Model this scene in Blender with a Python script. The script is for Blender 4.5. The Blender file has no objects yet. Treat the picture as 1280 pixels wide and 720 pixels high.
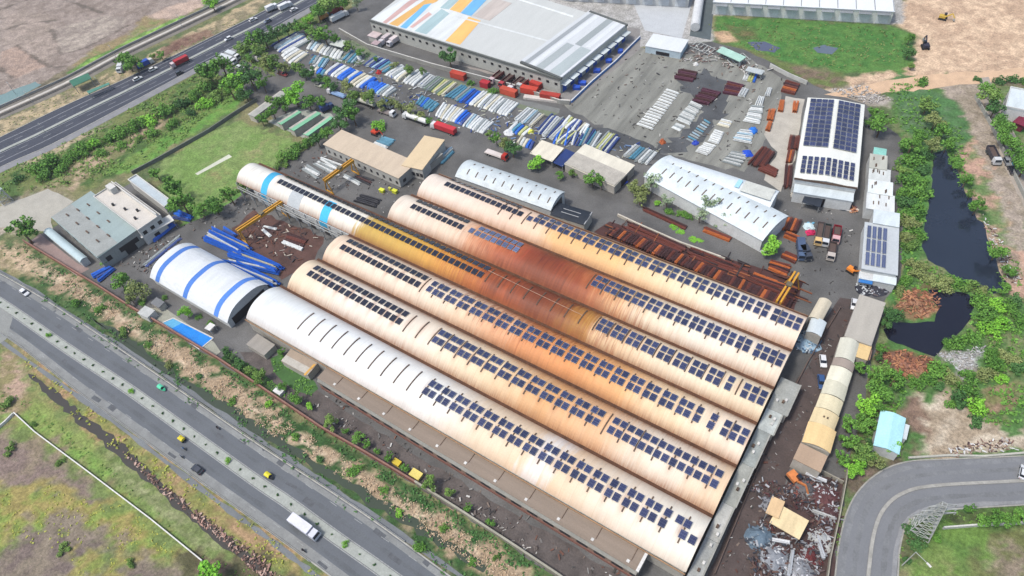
import bpy, math, random
import numpy as np
from mathutils import Vector, Matrix
R = math.radians
random.seed(7); rng = np.random.default_rng(7)
SC = bpy.context.scene; COL = SC.collection
# ------------------------------------------------------------------ camera
# vanishing points measured in the photograph (1280x720) give focal length and attitude;
# world X runs down the sheds, world Y across them, Z up, camera above the origin.
F = 861.0; HC = 170.0
_A = np.array([-1754., 784., -F]); _B = np.array([946., 1171., -F])
_X = -_A/np.linalg.norm(_A); _Y = _B/np.linalg.norm(_B); _Y = _Y-_X*np.dot(_X, _Y); _Y /= np.linalg.norm(_Y)
_Z = np.cross(_X, _Y); M3 = np.array([_X, _Y, _Z])
cam_d = bpy.data.cameras.new('camera'); cam = bpy.data.objects.new('camera', cam_d); COL.objects.link(cam)
cam_d.sensor_width = 36; cam_d.lens = F/1280*36; cam_d.clip_start = 1; cam_d.clip_end = 9000
mw = Matrix([list(r) for r in M3]).to_4x4(); mw.translation = (0, 0, HC); cam.matrix_world = mw
SC.camera = cam
def W(px, py, z=0.0):
    d = M3@np.array([px-640., 360.-py, -F]); t = (z-HC)/d[2]
    return (float(d[0]*t), float(d[1]*t))
def WV(px, py, z=0.0): x, y = W(px, py, z); return Vector((x, y, z))
# ------------------------------------------------------------------ sky, sun, exposure
SUN_EL, SUN_AZ = 63, 215          # azimuth: direction the light comes from, degrees from +X towards +Y = compass below
world = bpy.data.worlds.new('World'); SC.world = world; world.use_nodes = True
nt = world.node_tree; bg = nt.nodes['Background']
sky = nt.nodes.new('ShaderNodeTexSky'); sky.sky_type = 'NISHITA'; sky.sun_disc = False
sky.sun_elevation = R(SUN_EL); sky.air_density = 1.2; sky.dust_density = 3.0; sky.ozone_density = 1.0
_sd = Vector((-0.55, -0.83, 0)).normalized()      # horizontal direction towards the sun
sky.sun_rotation = math.atan2(_sd.x, _sd.y)
nt.links.new(sky.outputs[0], bg.inputs[0]); bg.inputs[1].default_value = 0.15
sl = bpy.data.lights.new('sun', 'SUN'); sl.energy = 2.5; sl.angle = R(9); sl.color = (1, .96, .9)
so = bpy.data.objects.new('sun', sl); COL.objects.link(so)
tosun = Vector((_sd.x*math.cos(R(SUN_EL)), _sd.y*math.cos(R(SUN_EL)), math.sin(R(SUN_EL))))
so.rotation_euler = (-tosun).to_track_quat('-Z', 'Y').to_euler(); so.location = (0, 0, 300)
HAZE = .00011
SC.view_settings.view_transform = 'Standard'; SC.view_settings.look = 'None'
SC.view_settings.exposure = 0.58; SC.view_settings.gamma = 1
# ------------------------------------------------------------------ colour and material helpers
KEXP = 1.75
def lin(c): c = c/255.; return c/12.92 if c <= .04045 else ((c+.055)/1.055)**2.4
def P(r, g, b, k=None):            # surface colour from its appearance in daylight
    k = k or KEXP; return tuple(min(.86, lin(v)/k) for v in (r, g, b))
_m = {}
def mat(name, rgb, rough=.8, var=.15, scale=.25, metal=0., fine=.12, spec=.3, streak=None):
    if name in _m: return _m[name]
    m = bpy.data.materials.new(name); m.use_nodes = True; n = m.node_tree.nodes; l = m.node_tree.links
    b = n['Principled BSDF']; b.inputs['Roughness'].default_value = rough; b.inputs['Metallic'].default_value = metal
    b.inputs['Specular IOR Level'].default_value = spec
    g = n.new('ShaderNodeNewGeometry'); v = n.new('ShaderNodeMapping'); v.vector_type = 'POINT'
    l.new(g.outputs['Position'], v.inputs[0])
    if streak: v.inputs['Scale'].default_value = streak
    a = n.new('ShaderNodeTexNoise'); a.inputs['Scale'].default_value = scale; a.inputs['Detail'].default_value = 5; a.inputs['Roughness'].default_value = .6
    f = n.new('ShaderNodeTexNoise'); f.inputs['Scale'].default_value = 2.3; f.inputs['Detail'].default_value = 3
    l.new(v.outputs[0], a.inputs[0]); l.new(g.outputs['Position'], f.inputs[0])
    def mr(src, lo, hi):
        q = n.new('ShaderNodeMapRange'); q.inputs[1].default_value = .28; q.inputs[2].default_value = .72
        q.inputs[3].default_value = lo; q.inputs[4].default_value = hi; l.new(src, q.inputs[0]); return q.outputs[0]
    x = n.new('ShaderNodeMath'); x.operation = 'MULTIPLY'
    l.new(mr(a.outputs[0], 1-var, 1+var), x.inputs[0]); l.new(mr(f.outputs[0], 1-fine, 1+fine), x.inputs[1])
    oi = n.new('ShaderNodeObjectInfo'); o2 = n.new('ShaderNodeMapRange'); o2.inputs[3].default_value = .88; o2.inputs[4].default_value = 1.12
    l.new(oi.outputs['Random'], o2.inputs[0]); y = n.new('ShaderNodeMath'); y.operation = 'MULTIPLY'
    l.new(x.outputs[0], y.inputs[0]); l.new(o2.outputs[0], y.inputs[1])
    s = n.new('ShaderNodeVectorMath'); s.operation = 'SCALE'; s.inputs[0].default_value = rgb[:3]
    l.new(y.outputs[0], s.inputs['Scale']); l.new(s.outputs[0], b.inputs['Base Color'])
    _m[name] = m; return m
def M(r, g, b, **k):               # material by photographed colour
    return mat('paint_%d_%d_%d%s' % (r, g, b, '_'+str(sorted(k.items())) if k else ''), P(r, g, b), **k)
def ramp_node(n, stops):
    r = n.new('ShaderNodeValToRGB'); e = r.color_ramp.elements
    e[0].position, e[0].color = stops[0][0], (*stops[0][1], 1)
    e[1].position, e[1].color = stops[-1][0], (*stops[-1][1], 1)
    for p, c in stops[1:-1]: q = e.new(p); q.color = (*c, 1)
    return r
# ------------------------------------------------------------------ mesh helpers
class MB:
    def __init__(s): s.v = []; s.f = []; s.mi = []; s.cur = 0
    def add(s, vs, fs):
        o = len(s.v); s.v += [tuple(v) for v in vs]; s.f += [tuple(i+o for i in f) for f in fs]; s.mi += [s.cur]*len(fs); return s
    def box(s, x0, x1, y0, y1, z0, z1, top=0):
        t = top
        return s.add([(x0, y0, z0), (x1, y0, z0), (x1, y1, z0), (x0, y1, z0), (x0+t, y0+t, z1), (x1-t, y0+t, z1), (x1-t, y1-t, z1), (x0+t, y1-t, z1)],
                     [(0, 3, 2, 1), (4, 5, 6, 7), (0, 1, 5, 4), (1, 2, 6, 5), (2, 3, 7, 6), (3, 0, 4, 7)])
    def obox(s, c, L, Wd, z0, z1, a):
        ca, sa = math.cos(a), math.sin(a); q = [(-L/2, -Wd/2), (L/2, -Wd/2), (L/2, Wd/2), (-L/2, Wd/2)]
        q = [(c[0]+x*ca-y*sa, c[1]+x*sa+y*ca) for x, y in q]; return s.prism(q, z0, z1)
    def prism(s, q, z0, z1):
        n = len(q); zz0 = z0 if hasattr(z0, '__len__') else [z0]*n; zz1 = z1 if hasattr(z1, '__len__') else [z1]*n
        ar = sum(q[i][0]*q[(i+1) % n][1]-q[(i+1) % n][0]*q[i][1] for i in range(n))
        if ar < 0: q = q[::-1]; zz0 = zz0[::-1]; zz1 = zz1[::-1]
        return s.add([(*q[i], zz0[i]) for i in range(n)]+[(*q[i], zz1[i]) for i in range(n)],
                     [tuple(range(n))[::-1], tuple(range(n, 2*n))]+[(i, (i+1) % n, n+(i+1) % n, n+i) for i in range(n)])
    def tube(s, p, q, r, n=6, r2=None):
        p, q = Vector(p), Vector(q); d = (q-p).normalized(); u = d.orthogonal().normalized(); w = d.cross(u); r2 = r if r2 is None else r2
        a = [p+(u*math.cos(t)+w*math.sin(t))*r for t in [2*math.pi*i/n for i in range(n)]]
        b = [q+(u*math.cos(t)+w*math.sin(t))*r2 for t in [2*math.pi*i/n for i in range(n)]]
        return s.add(a+b, [(i, (i+1) % n, n+(i+1) % n, n+i) for i in range(n)]+[tuple(range(n))[::-1], tuple(range(n, 2*n))])
    def bar(s, p, q, w, h=None):
        p, q = Vector(p), Vector(q); h = h or w; d = (q-p).normalized(); up = Vector((0, 0, 1)) if abs(d.z) < .95 else Vector((1, 0, 0))
        u = d.cross(up).normalized()*w/2; v = u.cross(d).normalized()*h/2; c = [-u-v, u-v, u+v, -u+v]
        return s.add([p+k for k in c]+[q+k for k in c], [(0, 1, 5, 4), (1, 2, 6, 5), (2, 3, 7, 6), (3, 0, 4, 7), (3, 2, 1, 0), (4, 5, 6, 7)])
    def build(s, name, m, parent=None, smooth=False):
        me = bpy.data.meshes.new(name); me.from_pydata(s.v, [], s.f)
        for x in (m if isinstance(m, (list, tuple)) else [m]): me.materials.append(x)
        if any(s.mi): me.polygons.foreach_set('material_index', s.mi)
        if smooth: me.polygons.foreach_set('use_smooth', [True]*len(s.f))
        me.update(); o = bpy.data.objects.new(name, me); COL.objects.link(o)
        if parent is not None: o.parent = parent
        return o
def npmesh(name, v, q, m, parent=None):
    me = bpy.data.meshes.new(name); nv, nf = len(v), len(q); k = q.shape[1]
    me.vertices.add(nv); me.vertices.foreach_set('co', np.asarray(v, np.float32).ravel())
    me.loops.add(nf*k); me.loops.foreach_set('vertex_index', np.asarray(q, np.int32).ravel())
    me.polygons.add(nf); me.polygons.foreach_set('loop_start', np.arange(0, nf*k, k, dtype=np.int32)); me.polygons.foreach_set('loop_total', np.full(nf, k, np.int32))
    me.materials.append(m); me.update(); me.validate(); o = bpy.data.objects.new(name, me); COL.objects.link(o)
    if parent is not None: o.parent = parent
    return o
def tag(o, label=None, cat=None, group=None, kind=None):
    if label: o['label'] = label
    if cat: o['category'] = cat
    if group: o['group'] = group
    if kind: o['kind'] = kind
    return o
def thing(name, label, cat, loc=(0, 0, 0), rz=0, group=None):
    o = bpy.data.objects.new(name, None); COL.objects.link(o); o.location = loc; o.rotation_euler = (0, 0, rz); o.empty_display_size = .5
    return tag(o, label, cat, group)
def dup(root, loc, rz=0, sc=1., label=None, group=None):
    def cp(o, par):
        c = o.copy(); COL.objects.link(c); c.parent = par
        for h in KIDS.get(o.name, []): cp(h, c)
        return c
    r = cp(root, None); r.location = loc; r.rotation_euler = (0, 0, rz); r.scale = (sc,)*3 if not hasattr(sc, '__len__') else sc
    if label: r['label'] = label
    if group: r['group'] = group
    return r
KIDS = {}
def kids(root):                    # remember the family of a prototype once, so copying stays quick
    for o in list(bpy.data.objects):
        if o.parent is not None: KIDS.setdefault(o.parent.name, [])
    def rec(r):
        KIDS[r.name] = [o for o in bpy.data.objects if o.parent == r]
        for o in KIDS[r.name]: rec(o)
    rec(root); return root
class Pool:                        # first placement uses the prototype itself, the rest are copies
    def __init__(s, root): s.r = kids(root); s.used = False; s.base = tuple(root.scale)
    def put(s, loc, rz=0, sc=1., label=None, group=None):
        s3 = (sc,)*3 if not hasattr(sc, '__len__') else sc
        if not s.used:
            s.used = True; o = s.r; o.location = loc; o.rotation_euler = (0, 0, rz); o.scale = s3
            if label: o['label'] = label
            if group: o['group'] = group
            return o
        return dup(s.r, loc, rz, s3, label, group)
ORD = ['first', 'second', 'third', 'fourth', 'fifth', 'sixth', 'seventh', 'eighth', 'ninth', 'tenth', 'eleventh', 'twelfth', 'thirteenth', 'fourteenth', 'fifteenth', 'sixteenth', 'seventeenth', 'eighteenth', 'nineteenth', 'twentieth',
       'twenty-first', 'twenty-second', 'twenty-third', 'twenty-fourth', 'twenty-fifth', 'twenty-sixth', 'twenty-seventh', 'twenty-eighth', 'twenty-ninth', 'thirtieth'] + ['number %d' % i for i in range(31, 90)]
def sheet(name, pts, z, m, kind='structure', jit=0., seg=3.):
    q = []
    n = len(pts); w = [W(*p) for p in pts] if not isinstance(pts[0], Vector) else [(p.x, p.y) for p in pts]
    for i in range(n):
        a, b = w[i], w[(i+1) % n]; L = math.dist(a, b); k = max(1, int(L/seg)) if jit else 1
        for j in range(k):
            t = j/k; x, y = a[0]+(b[0]-a[0])*t, a[1]+(b[1]-a[1])*t
            if jit and j: x += random.uniform(-jit, jit); y += random.uniform(-jit, jit)
            q.append((x, y))
    import bmesh
    bm = bmesh.new(); f = bm.faces.new([bm.verts.new((x, y, z)) for x, y in q]); bm.normal_update()
    if f.normal.z < 0: f.normal_flip()
    bmesh.ops.triangulate(bm, faces=[f]); me = bpy.data.meshes.new(name); bm.to_mesh(me); bm.free(); me.materials.append(m)
    o = bpy.data.objects.new(name, me); COL.objects.link(o)
    if kind: o['kind'] = kind
    return o
def smooth_pts(pts, n=8):
    p = [Vector((*q, 0)) if len(q) == 2 else Vector(q) for q in pts]; out = []
    for i in range(len(p)-1):
        a, b, c, d = p[max(0, i-1)], p[i], p[i+1], p[min(len(p)-1, i+2)]
        for j in range(n):
            t = j/n; out.append(.5*((2*b)+(c-a)*t+(2*a-5*b+4*c-d)*t*t+(-a+3*b-3*c+d)*t*t*t))
    return out+[p[-1]]
def line_w(pts, n=6): return smooth_pts([W(*p) for p in pts], n)
def strip(mb, path, w, z, off=0., h=None):
    """ribbon (or kerb of height h) of width w along a world path, shifted sideways by off"""
    n = len(path); ws = w if hasattr(w, '__len__') else [w]*n; L = []; Rr = []
    for i in range(n):
        d = (path[min(n-1, i+1)]-path[max(0, i-1)]); d.z = 0; d.normalize(); s = Vector((-d.y, d.x, 0)); c = path[i]+s*off
        L.append(c+s*ws[i]/2); Rr.append(c-s*ws[i]/2)
    if h is None:
        v = [(p.x, p.y, z) for p in L]+[(p.x, p.y, z) for p in Rr]; mb.add(v, [(n+i, n+i+1, i+1, i) for i in range(n-1)])
    else:
        v = [(p.x, p.y, z) for p in L]+[(p.x, p.y, z) for p in Rr]+[(p.x, p.y, z+h) for p in L]+[(p.x, p.y, z+h) for p in Rr]
        f = []
        for i in range(n-1): f += [(3*n+i, 3*n+i+1, 2*n+i+1, 2*n+i), (n+i, n+i+1, 3*n+i+1, 3*n+i), (i+1, i, 2*n+i, 2*n+i+1)]
        f += [(0, n, 3*n, 2*n), (2*n-1, n-1, 3*n-1, 4*n-1)]; mb.add(v, f)
    return mb
def along(path, step, start=0.):
    out = []; acc = start
    for a, b in zip(path[:-1], path[1:]):
        L = (b-a).length
        while acc <= L and L > 0:
            d = (b-a)/L; out.append((a+d*acc, math.atan2(d.y, d.x))); acc += step
        acc -= L
    return out
# ------------------------------------------------------------------ ground: one sheet, coloured by soil and plant cover
def vnoise(x, y, s, seed):
    g = np.random.default_rng(seed).random((256, 256)); x = x/s+1000.; y = y/s+1000.
    xi, yi = np.floor(x).astype(int), np.floor(y).astype(int); fx, fy = x-xi, y-yi; fx = fx*fx*(3-2*fx); fy = fy*fy*(3-2*fy)
    a = g[xi % 256, yi % 256]; b = g[(xi+1) % 256, yi % 256]; c = g[xi % 256, (yi+1) % 256]; d = g[(xi+1) % 256, (yi+1) % 256]
    return (a*(1-fx)+b*fx)*(1-fy)+(c*(1-fx)+d*fx)*fy-.5
def fbm(x, y, s, seed): return sum(vnoise(x, y, s/2**i, seed+i)*.55**i for i in range(4))
gx = np.concatenate([[-6000, -3000, -1500, -900, -700], np.arange(-560, 172, 1.0), [250, 400, 800, 1600, 3000, 6000]])
gy = np.concatenate([[-6000, -3000, -1500, -600, -250, -120], np.arange(-72, 472, 1.0), [600, 900, 1600, 3000, 6000]])
GX, GY_ = np.meshgrid(gx, gy); gxf, gyf = GX.ravel(), GY_.ravel()
GC = np.empty((len(gxf), 3))
n1 = fbm(gxf, gyf, 24, 1); n2 = fbm(gxf, gyf, 7, 20); n3 = fbm(gxf, gyf, 2.6, 40)
def mixc(c0, c1, t): t = np.clip(t, 0, 1)[:, None]; return np.array(c0)*(1-t)+np.array(c1)*t
GREEN, BRIGHT, DRY, TAN, SOIL, SAND, MUD = P(96, 116, 68), P(112, 158, 50), P(142, 138, 92), P(190, 165, 130), P(140, 122, 108), P(214, 184, 152), P(86, 74, 66)
GC[:] = mixc(DRY, GREEN, .5+n1*1.6+n2*1.4)
def zone(pts, c, c2=None, feather=1.5, warp=2.5, amt=1., bias=0., mot=2.2):
    w = np.array([W(*p) for p in pts]); lo = w.min(0)-8; hi = w.max(0)+8
    k = np.where((gxf > lo[0]) & (gxf < hi[0]) & (gyf > lo[1]) & (gyf < hi[1]))[0]
    if not len(k): return
    x, y = gxf[k], gyf[k]; ins = np.zeros(len(k), bool); dm = np.full(len(k), 1e9)
    for i in range(len(w)):
        a, b = w[i], w[(i+1) % len(w)]; e = b-a
        c_ = ((a[1] > y) != (b[1] > y)); xx = (b[0]-a[0])*(y-a[1])/(b[1]-a[1]+1e-12)+a[0]; ins ^= c_ & (x < xx)
        t = np.clip(((x-a[0])*e[0]+(y-a[1])*e[1])/(e@e+1e-9), 0, 1); dm = np.minimum(dm, np.hypot(x-a[0]-t*e[0], y-a[1]-t*e[1]))
    d = np.where(ins, dm, -dm)+warp*(n2[k]+n3[k])*1.6
    wt = np.clip(d/feather+.5, 0, 1)*amt
    col = np.array(c)[None, :].repeat(len(k), 0) if c2 is None else mixc(c, c2, .5+bias+mot*(n2[k]*.8+n3[k]*.9))
    GC[k] = GC[k]*(1-wt[:, None])+col*wt[:, None]
def zline(pts, c, width, warp=.8, amt=1., c2=None):
    w = line_w(pts, 4); n = len(w); poly = []
    L, Rr = [], []
    for i in range(n):
        d = w[min(n-1, i+1)]-w[max(0, i-1)]; d.normalize(); s = Vector((-d.y, d.x, 0))*width/2; L.append(w[i]+s); Rr.append(w[i]-s)
    q = L+Rr[::-1]; global W; Wo = W
    W = lambda a, b, z=0: (a, b)
    zone([(p.x, p.y) for p in q], c, c2, .9, warp, amt); W = Wo
# far left fields
zone([(-420, -60), (360, -120), (262, -2), (225, 22), (150, 58), (96, 82), (50, 108), (-30, 138), (-420, 260)], P(168, 152, 140), P(150, 134, 122), 2, 2)
zone([(0, 62), (60, 78), (85, 45), (60, 20), (0, 10)], P(178, 160, 146), P(160, 144, 130), 3, 3)
zone([(66, 38), (100, 26), (136, 18), (160, 26), (140, 42), (88, 66), (76, 66)], P(186, 172, 156), P(160, 146, 134), 2, 1.5)
zone([(0, 64), (22, 58), (60, 82), (20, 98), (0, 88)], P(186, 158, 138), P(170, 146, 130), 1.5, 1)
zone([(186, 20), (215, 6), (262, -6), (256, 8), (215, 24), (190, 24)], P(206, 178, 156), P(188, 164, 146), 1.5, 1)
zone([(118, 60), (160, 44), (182, 22), (212, 26), (170, 46), (110, 78), (90, 82)], P(140, 146, 84), P(160, 140, 96), 2, 2)
for l in ([(0, 86), (15, 98)], [(20, 56), (60, 82), (82, 82)], [(64, 36), (72, 58), (78, 68)], [(82, 0), (128, 16)], [(78, 68), (110, 58), (160, 32)], [(0, 40), (30, 30), (70, 26)], [(-60, 30), (0, 12), (60, -10)]):
    zline(l, P(112, 102, 92), 1.3, .8, .8)
zone([(-60, 150), (0, 120), (50, 105), (86, 85), (104, 88), (84, 102), (30, 124), (-40, 160)], P(110, 104, 84), P(138, 128, 100), 1.5, 2)
zone([(84, 92), (110, 74), (146, 60), (150, 66), (110, 84), (96, 90)], P(140, 190, 62), P(96, 140, 56), 1, 1)
zone([(146, 60), (160, 50), (190, 36), (226, 20), (236, 24), (190, 48), (150, 64)], P(150, 200, 66), P(110, 150, 60), 1, 1)
zone([(236, 26), (262, 0), (290, -16), (300, -4), (262, 12)], P(92, 118, 92), P(120, 140, 100), 1, 1)
# between railway and highway
zone([(0, 150), (90, 112), (160, 84), (312, 4), (360, -30), (372, -20), (300, 30), (160, 98), (82, 134), (0, 172), (-80, 205), (-80, 180)], P(146, 136, 104), P(196, 174, 132), 1.2, 2)
zone([(196, 68), (215, 52), (262, 36), (268, 44), (230, 60), (205, 72)], P(126, 92, 78), P(150, 120, 96), 1.5, 1.5)
# scrub between highway and factory fence
zone([(-60, 235), (0, 214), (70, 180), (135, 148), (180, 125), (250, 88), (330, 45), (420, -5), (440, 30), (345, 95), (300, 130), (230, 175), (170, 210), (120, 235), (70, 240), (0, 250)], P(84, 116, 52), P(124, 134, 72), 2, 2)
zone([(20, 200), (60, 180), (135, 148), (138, 156), (100, 178), (60, 200), (34, 214)], P(196, 176, 140), P(128, 138, 90), 1.5, 2)
zone([(62, 230), (90, 205), (130, 182), (190, 152), (215, 142), (205, 160), (150, 195), (110, 222), (90, 245)], P(190, 164, 132), P(134, 134, 84), 2, 3)
zone([(130, 215), (200, 172), (260, 138), (310, 104), (322, 108), (290, 140), (230, 175), (180, 208), (150, 220)], P(100, 160, 44), P(120, 150, 60), 1.5, 2)
zone([(-60, 270), (0, 252), (60, 236), (92, 250), (92, 262), (50, 285), (0, 300), (-60, 320)], P(186, 172, 152), P(150, 140, 104), 2, 3)
# cricket lawn
zone([(205, 205), (240, 175), (300, 150), (345, 170), (385, 180), (370, 195), (340, 210), (300, 235), (262, 265), (225, 272), (200, 250), (196, 222)], P(120, 156, 66), P(134, 158, 82), 1.5, 2)
zone([(252, 218), (275, 205), (292, 214), (280, 232), (255, 236)], P(166, 156, 100), P(130, 158, 76), 4, 5)
zone([(300, 190), (335, 170), (352, 172), (345, 190), (310, 205)], P(164, 160, 104), P(130, 156, 76), 4, 5)
zone([(225, 268), (262, 262), (300, 236), (312, 240), (300, 254), (255, 280), (228, 282)], P(84, 140, 46), P(110, 160, 56), 1.5, 2)
# strip between main road and compound wall
zone([(-60, 250), (0, 300), (32, 306), (125, 362), (207, 412), (320, 483), (412, 541), (520, 607), (640, 684), (720, 740), (620, 780), (560, 722), (445, 640), (300, 545), (200, 475), (117, 418), (47, 372), (-60, 320)], P(58, 96, 44), P(84, 112, 58), 1.5, 1.5)
zone([(30, 312), (75, 340), (110, 362), (170, 400), (235, 444), (300, 486), (380, 540), (470, 600), (560, 652), (680, 735), (640, 735), (540, 668), (470, 620), (400, 576), (350, 548), (250, 478), (190, 436), (120, 388), (60, 350), (20, 330)], P(230, 202, 168), P(178, 152, 118), 2, 3.2)
zone([(60, 380), (130, 418), (210, 470), (310, 538), (450, 630), (570, 716), (556, 720), (440, 640), (300, 545), (190, 470), (110, 418)], P(136, 128, 110), P(110, 116, 84), 1.5, 1.5)
zone([(0, 300), (34, 306), (60, 330), (50, 350), (14, 340), (-20, 330)], P(206, 178, 142), P(150, 140, 96), 2, 3)
# south-west of the main road
zone([(-200, 300), (0, 424), (100, 492), (166, 542), (250, 602), (320, 652), (415, 722), (520, 800), (200, 1000), (-200, 900)], P(120, 140, 70), P(150, 146, 86), 2, 2)
zone([(20, 430), (100, 495), (175, 550), (250, 606), (330, 664), (400, 716), (370, 735), (300, 690), (225, 630), (130, 555), (60, 490)], P(150, 148, 74), P(176, 142, 98), 2, 2.5, bias=-.1)
zone([(0, 470), (60, 515), (150, 590), (240, 680), (250, 700), (210, 670), (120, 600), (40, 545), (0, 535)], P(124, 166, 56), P(140, 158, 72), 2, 2.5)
zone([(130, 555), (180, 600), (230, 640), (290, 690), (250, 690), (190, 640), (140, 590)], P(168, 170, 120), P(124, 140, 76), 2, 3)
zone([(-100, 500), (0, 540), (60, 560), (120, 600), (140, 640), (100, 660), (60, 640), (0, 620), (-100, 600)], P(142, 122, 112), P(150, 134, 108), 3, 3)
zone([(-100, 600), (0, 610), (60, 605), (110, 625), (160, 630), (225, 690), (200, 705), (150, 690), (110, 680), (60, 690), (0, 690), (-100, 700)], P(134, 158, 58), P(166, 150, 78), 3, 4, bias=-.1)
zone([(30, 660), (80, 655), (130, 668), (160, 690), (200, 705), (260, 735), (60, 760), (-60, 760), (-60, 700), (0, 690)], P(128, 112, 104), P(146, 132, 112), 3, 4)
zone([(90, 690), (140, 685), (170, 700), (150, 720), (90, 725)], P(138, 154, 62), P(160, 146, 80), 2, 3)
zone([(225, 692), (250, 690), (330, 700), (400, 740), (330, 800), (250, 740)], P(128, 104, 88), P(100, 98, 66), 2, 3)
zone([(0, 440), (20, 436), (40, 480), (20, 520), (0, 520)], P(196, 162, 138), P(150, 140, 90), 2, 3)
# right-hand side: scrub, sand, ponds' banks
zone([(1085, 60), (1400, 40), (1500, 400), (1400, 720), (1040, 720), (1052, 600), (1105, 370), (1125, 340), (1124, 180)], P(82, 128, 54), P(128, 138, 86), 2, 2)
zone([(1130, -120), (1500, -120), (1500, 100), (1300, 98), (1230, 92), (1150, 96), (1060, 118), (1010, 118), (1050, 100), (1130, 82), (1146, 44), (1120, 30), (1126, 0)], P(228, 194, 156), P(202, 168, 134), 2, 2)
zone([(1212, 90), (1300, 95), (1290, 110), (1220, 100)], P(110, 110, 86), P(130, 120, 94), 2, 2)
zone([(1170, 100), (1232, 95), (1250, 140), (1280, 220), (1290, 300), (1280, 380), (1262, 360), (1240, 290), (1222, 230), (1196, 160)], P(180, 164, 146), P(160, 146, 124), 2, 2)
zone([(1196, 165), (1210, 160), (1250, 240), (1280, 330), (1290, 400), (1262, 365), (1240, 300), (1216, 260)], P(112, 140, 76), P(200, 158, 132), 2, 3)
zone([(892, 18), (960, 22), (1050, 28), (1122, 36), (1144, 44), (1142, 75), (1120, 88), (1050, 90), (1000, 82), (960, 76), (920, 60), (890, 40)], P(70, 130, 44), P(92, 140, 52), 1.5, 2)
zone([(892, 40), (912, 38), (925, 52), (900, 54)], P(214, 174, 130), P(190, 156, 116), 1.5, 1)
zone([(905, 30), (940, 34), (950, 50), (920, 50)], P(122, 112, 70), P(90, 120, 56), 2, 2)
zone([(890, 54), (930, 60), (990, 80), (1050, 92), (1062, 112), (1010, 112), (960, 90), (915, 70)], P(132, 112, 92), P(112, 128, 64), 2, 1.5)
zone([(1030, 112), (1080, 108), (1120, 125), (1115, 136), (1085, 132), (1040, 122)], P(186, 176, 164), P(160, 146, 128), 2, 2)
zone([(1108, 100), (1150, 98), (1196, 130), (1215, 170), (1190, 190), (1160, 184), (1130, 160)], P(96, 128, 84), P(80, 130, 66), 2, 2)
zone([(1123, 180), (1165, 185), (1162, 240), (1150, 320), (1120, 380), (1104, 372), (1124, 340)], P(62, 128, 40), P(84, 140, 54), 1.5, 1.5)
zone([(1130, 360), (1172, 365), (1180, 385), (1165, 402), (1130, 400), (1115, 385)], P(178, 124, 86), P(120, 110, 66), 1.5, 2)
zone([(1092, 440), (1130, 436), (1165, 448), (1160, 470), (1135, 474), (1105, 456)], P(170, 112, 86), P(120, 84, 62), 1.5, 1.5)
zone([(1165, 442), (1232, 432), (1232, 448), (1215, 480), (1200, 478), (1190, 455)], P(190, 190, 186), P(150, 140, 124), 1.5, 2)
zone([(1198, 262), (1225, 262), (1250, 300), (1276, 340), (1250, 350), (1232, 300)], P(206, 168, 140), P(170, 150, 128), 2, 2)
zone([(1128, 492), (1180, 488), (1215, 510), (1240, 530), (1280, 535), (1340, 540), (1340, 570), (1180, 574), (1140, 570), (1148, 540)], P(212, 196, 170), P(176, 156, 128), 2, 3)
zone([(1128, 492), (1145, 494), (1155, 530), (1150, 570), (1138, 570), (1128, 530)], P(128, 104, 90), P(150, 122, 100), 1.5, 2)
zone([(1226, 480), (1262, 476), (1280, 500), (1250, 530), (1225, 515)], P(170, 138, 108), P(130, 130, 76), 2, 3)
zone([(1058, 585), (1100, 582), (1130, 578), (1100, 592), (1072, 614), (1062, 640)], P(134, 112, 98), P(112, 100, 80), 1.5, 1.5)
zone([(1124, 720), (1130, 654), (1150, 640), (1280, 632), (1400, 625), (1400, 800), (1124, 800)], P(108, 146, 50), P(92, 132, 50), 1.5, 2)
zone([(1230, 670), (1290, 660), (1340, 700), (1280, 760), (1220, 740)], P(150, 134, 112), P(120, 126, 70), 3, 4)
zone([(1148, 700), (1185, 690), (1200, 720), (1150, 740)], P(168, 156, 110), P(118, 146, 60), 3, 3)
zone([(1120, 700), (1126, 656), (1140, 645), (1150, 650), (1140, 720)], P(156, 134, 110), P(100, 110, 66), 1.5, 2)
zone([(1180, 640), (1280, 634), (1280, 654), (1180, 660)], P(92, 88, 66), P(90, 122, 52), 1.5, 2)
zone([(1096, 470), (1110, 448), (1060, 590), (1042, 585)], P(90, 100, 60), P(120, 104, 78), 1.5, 2)
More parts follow.
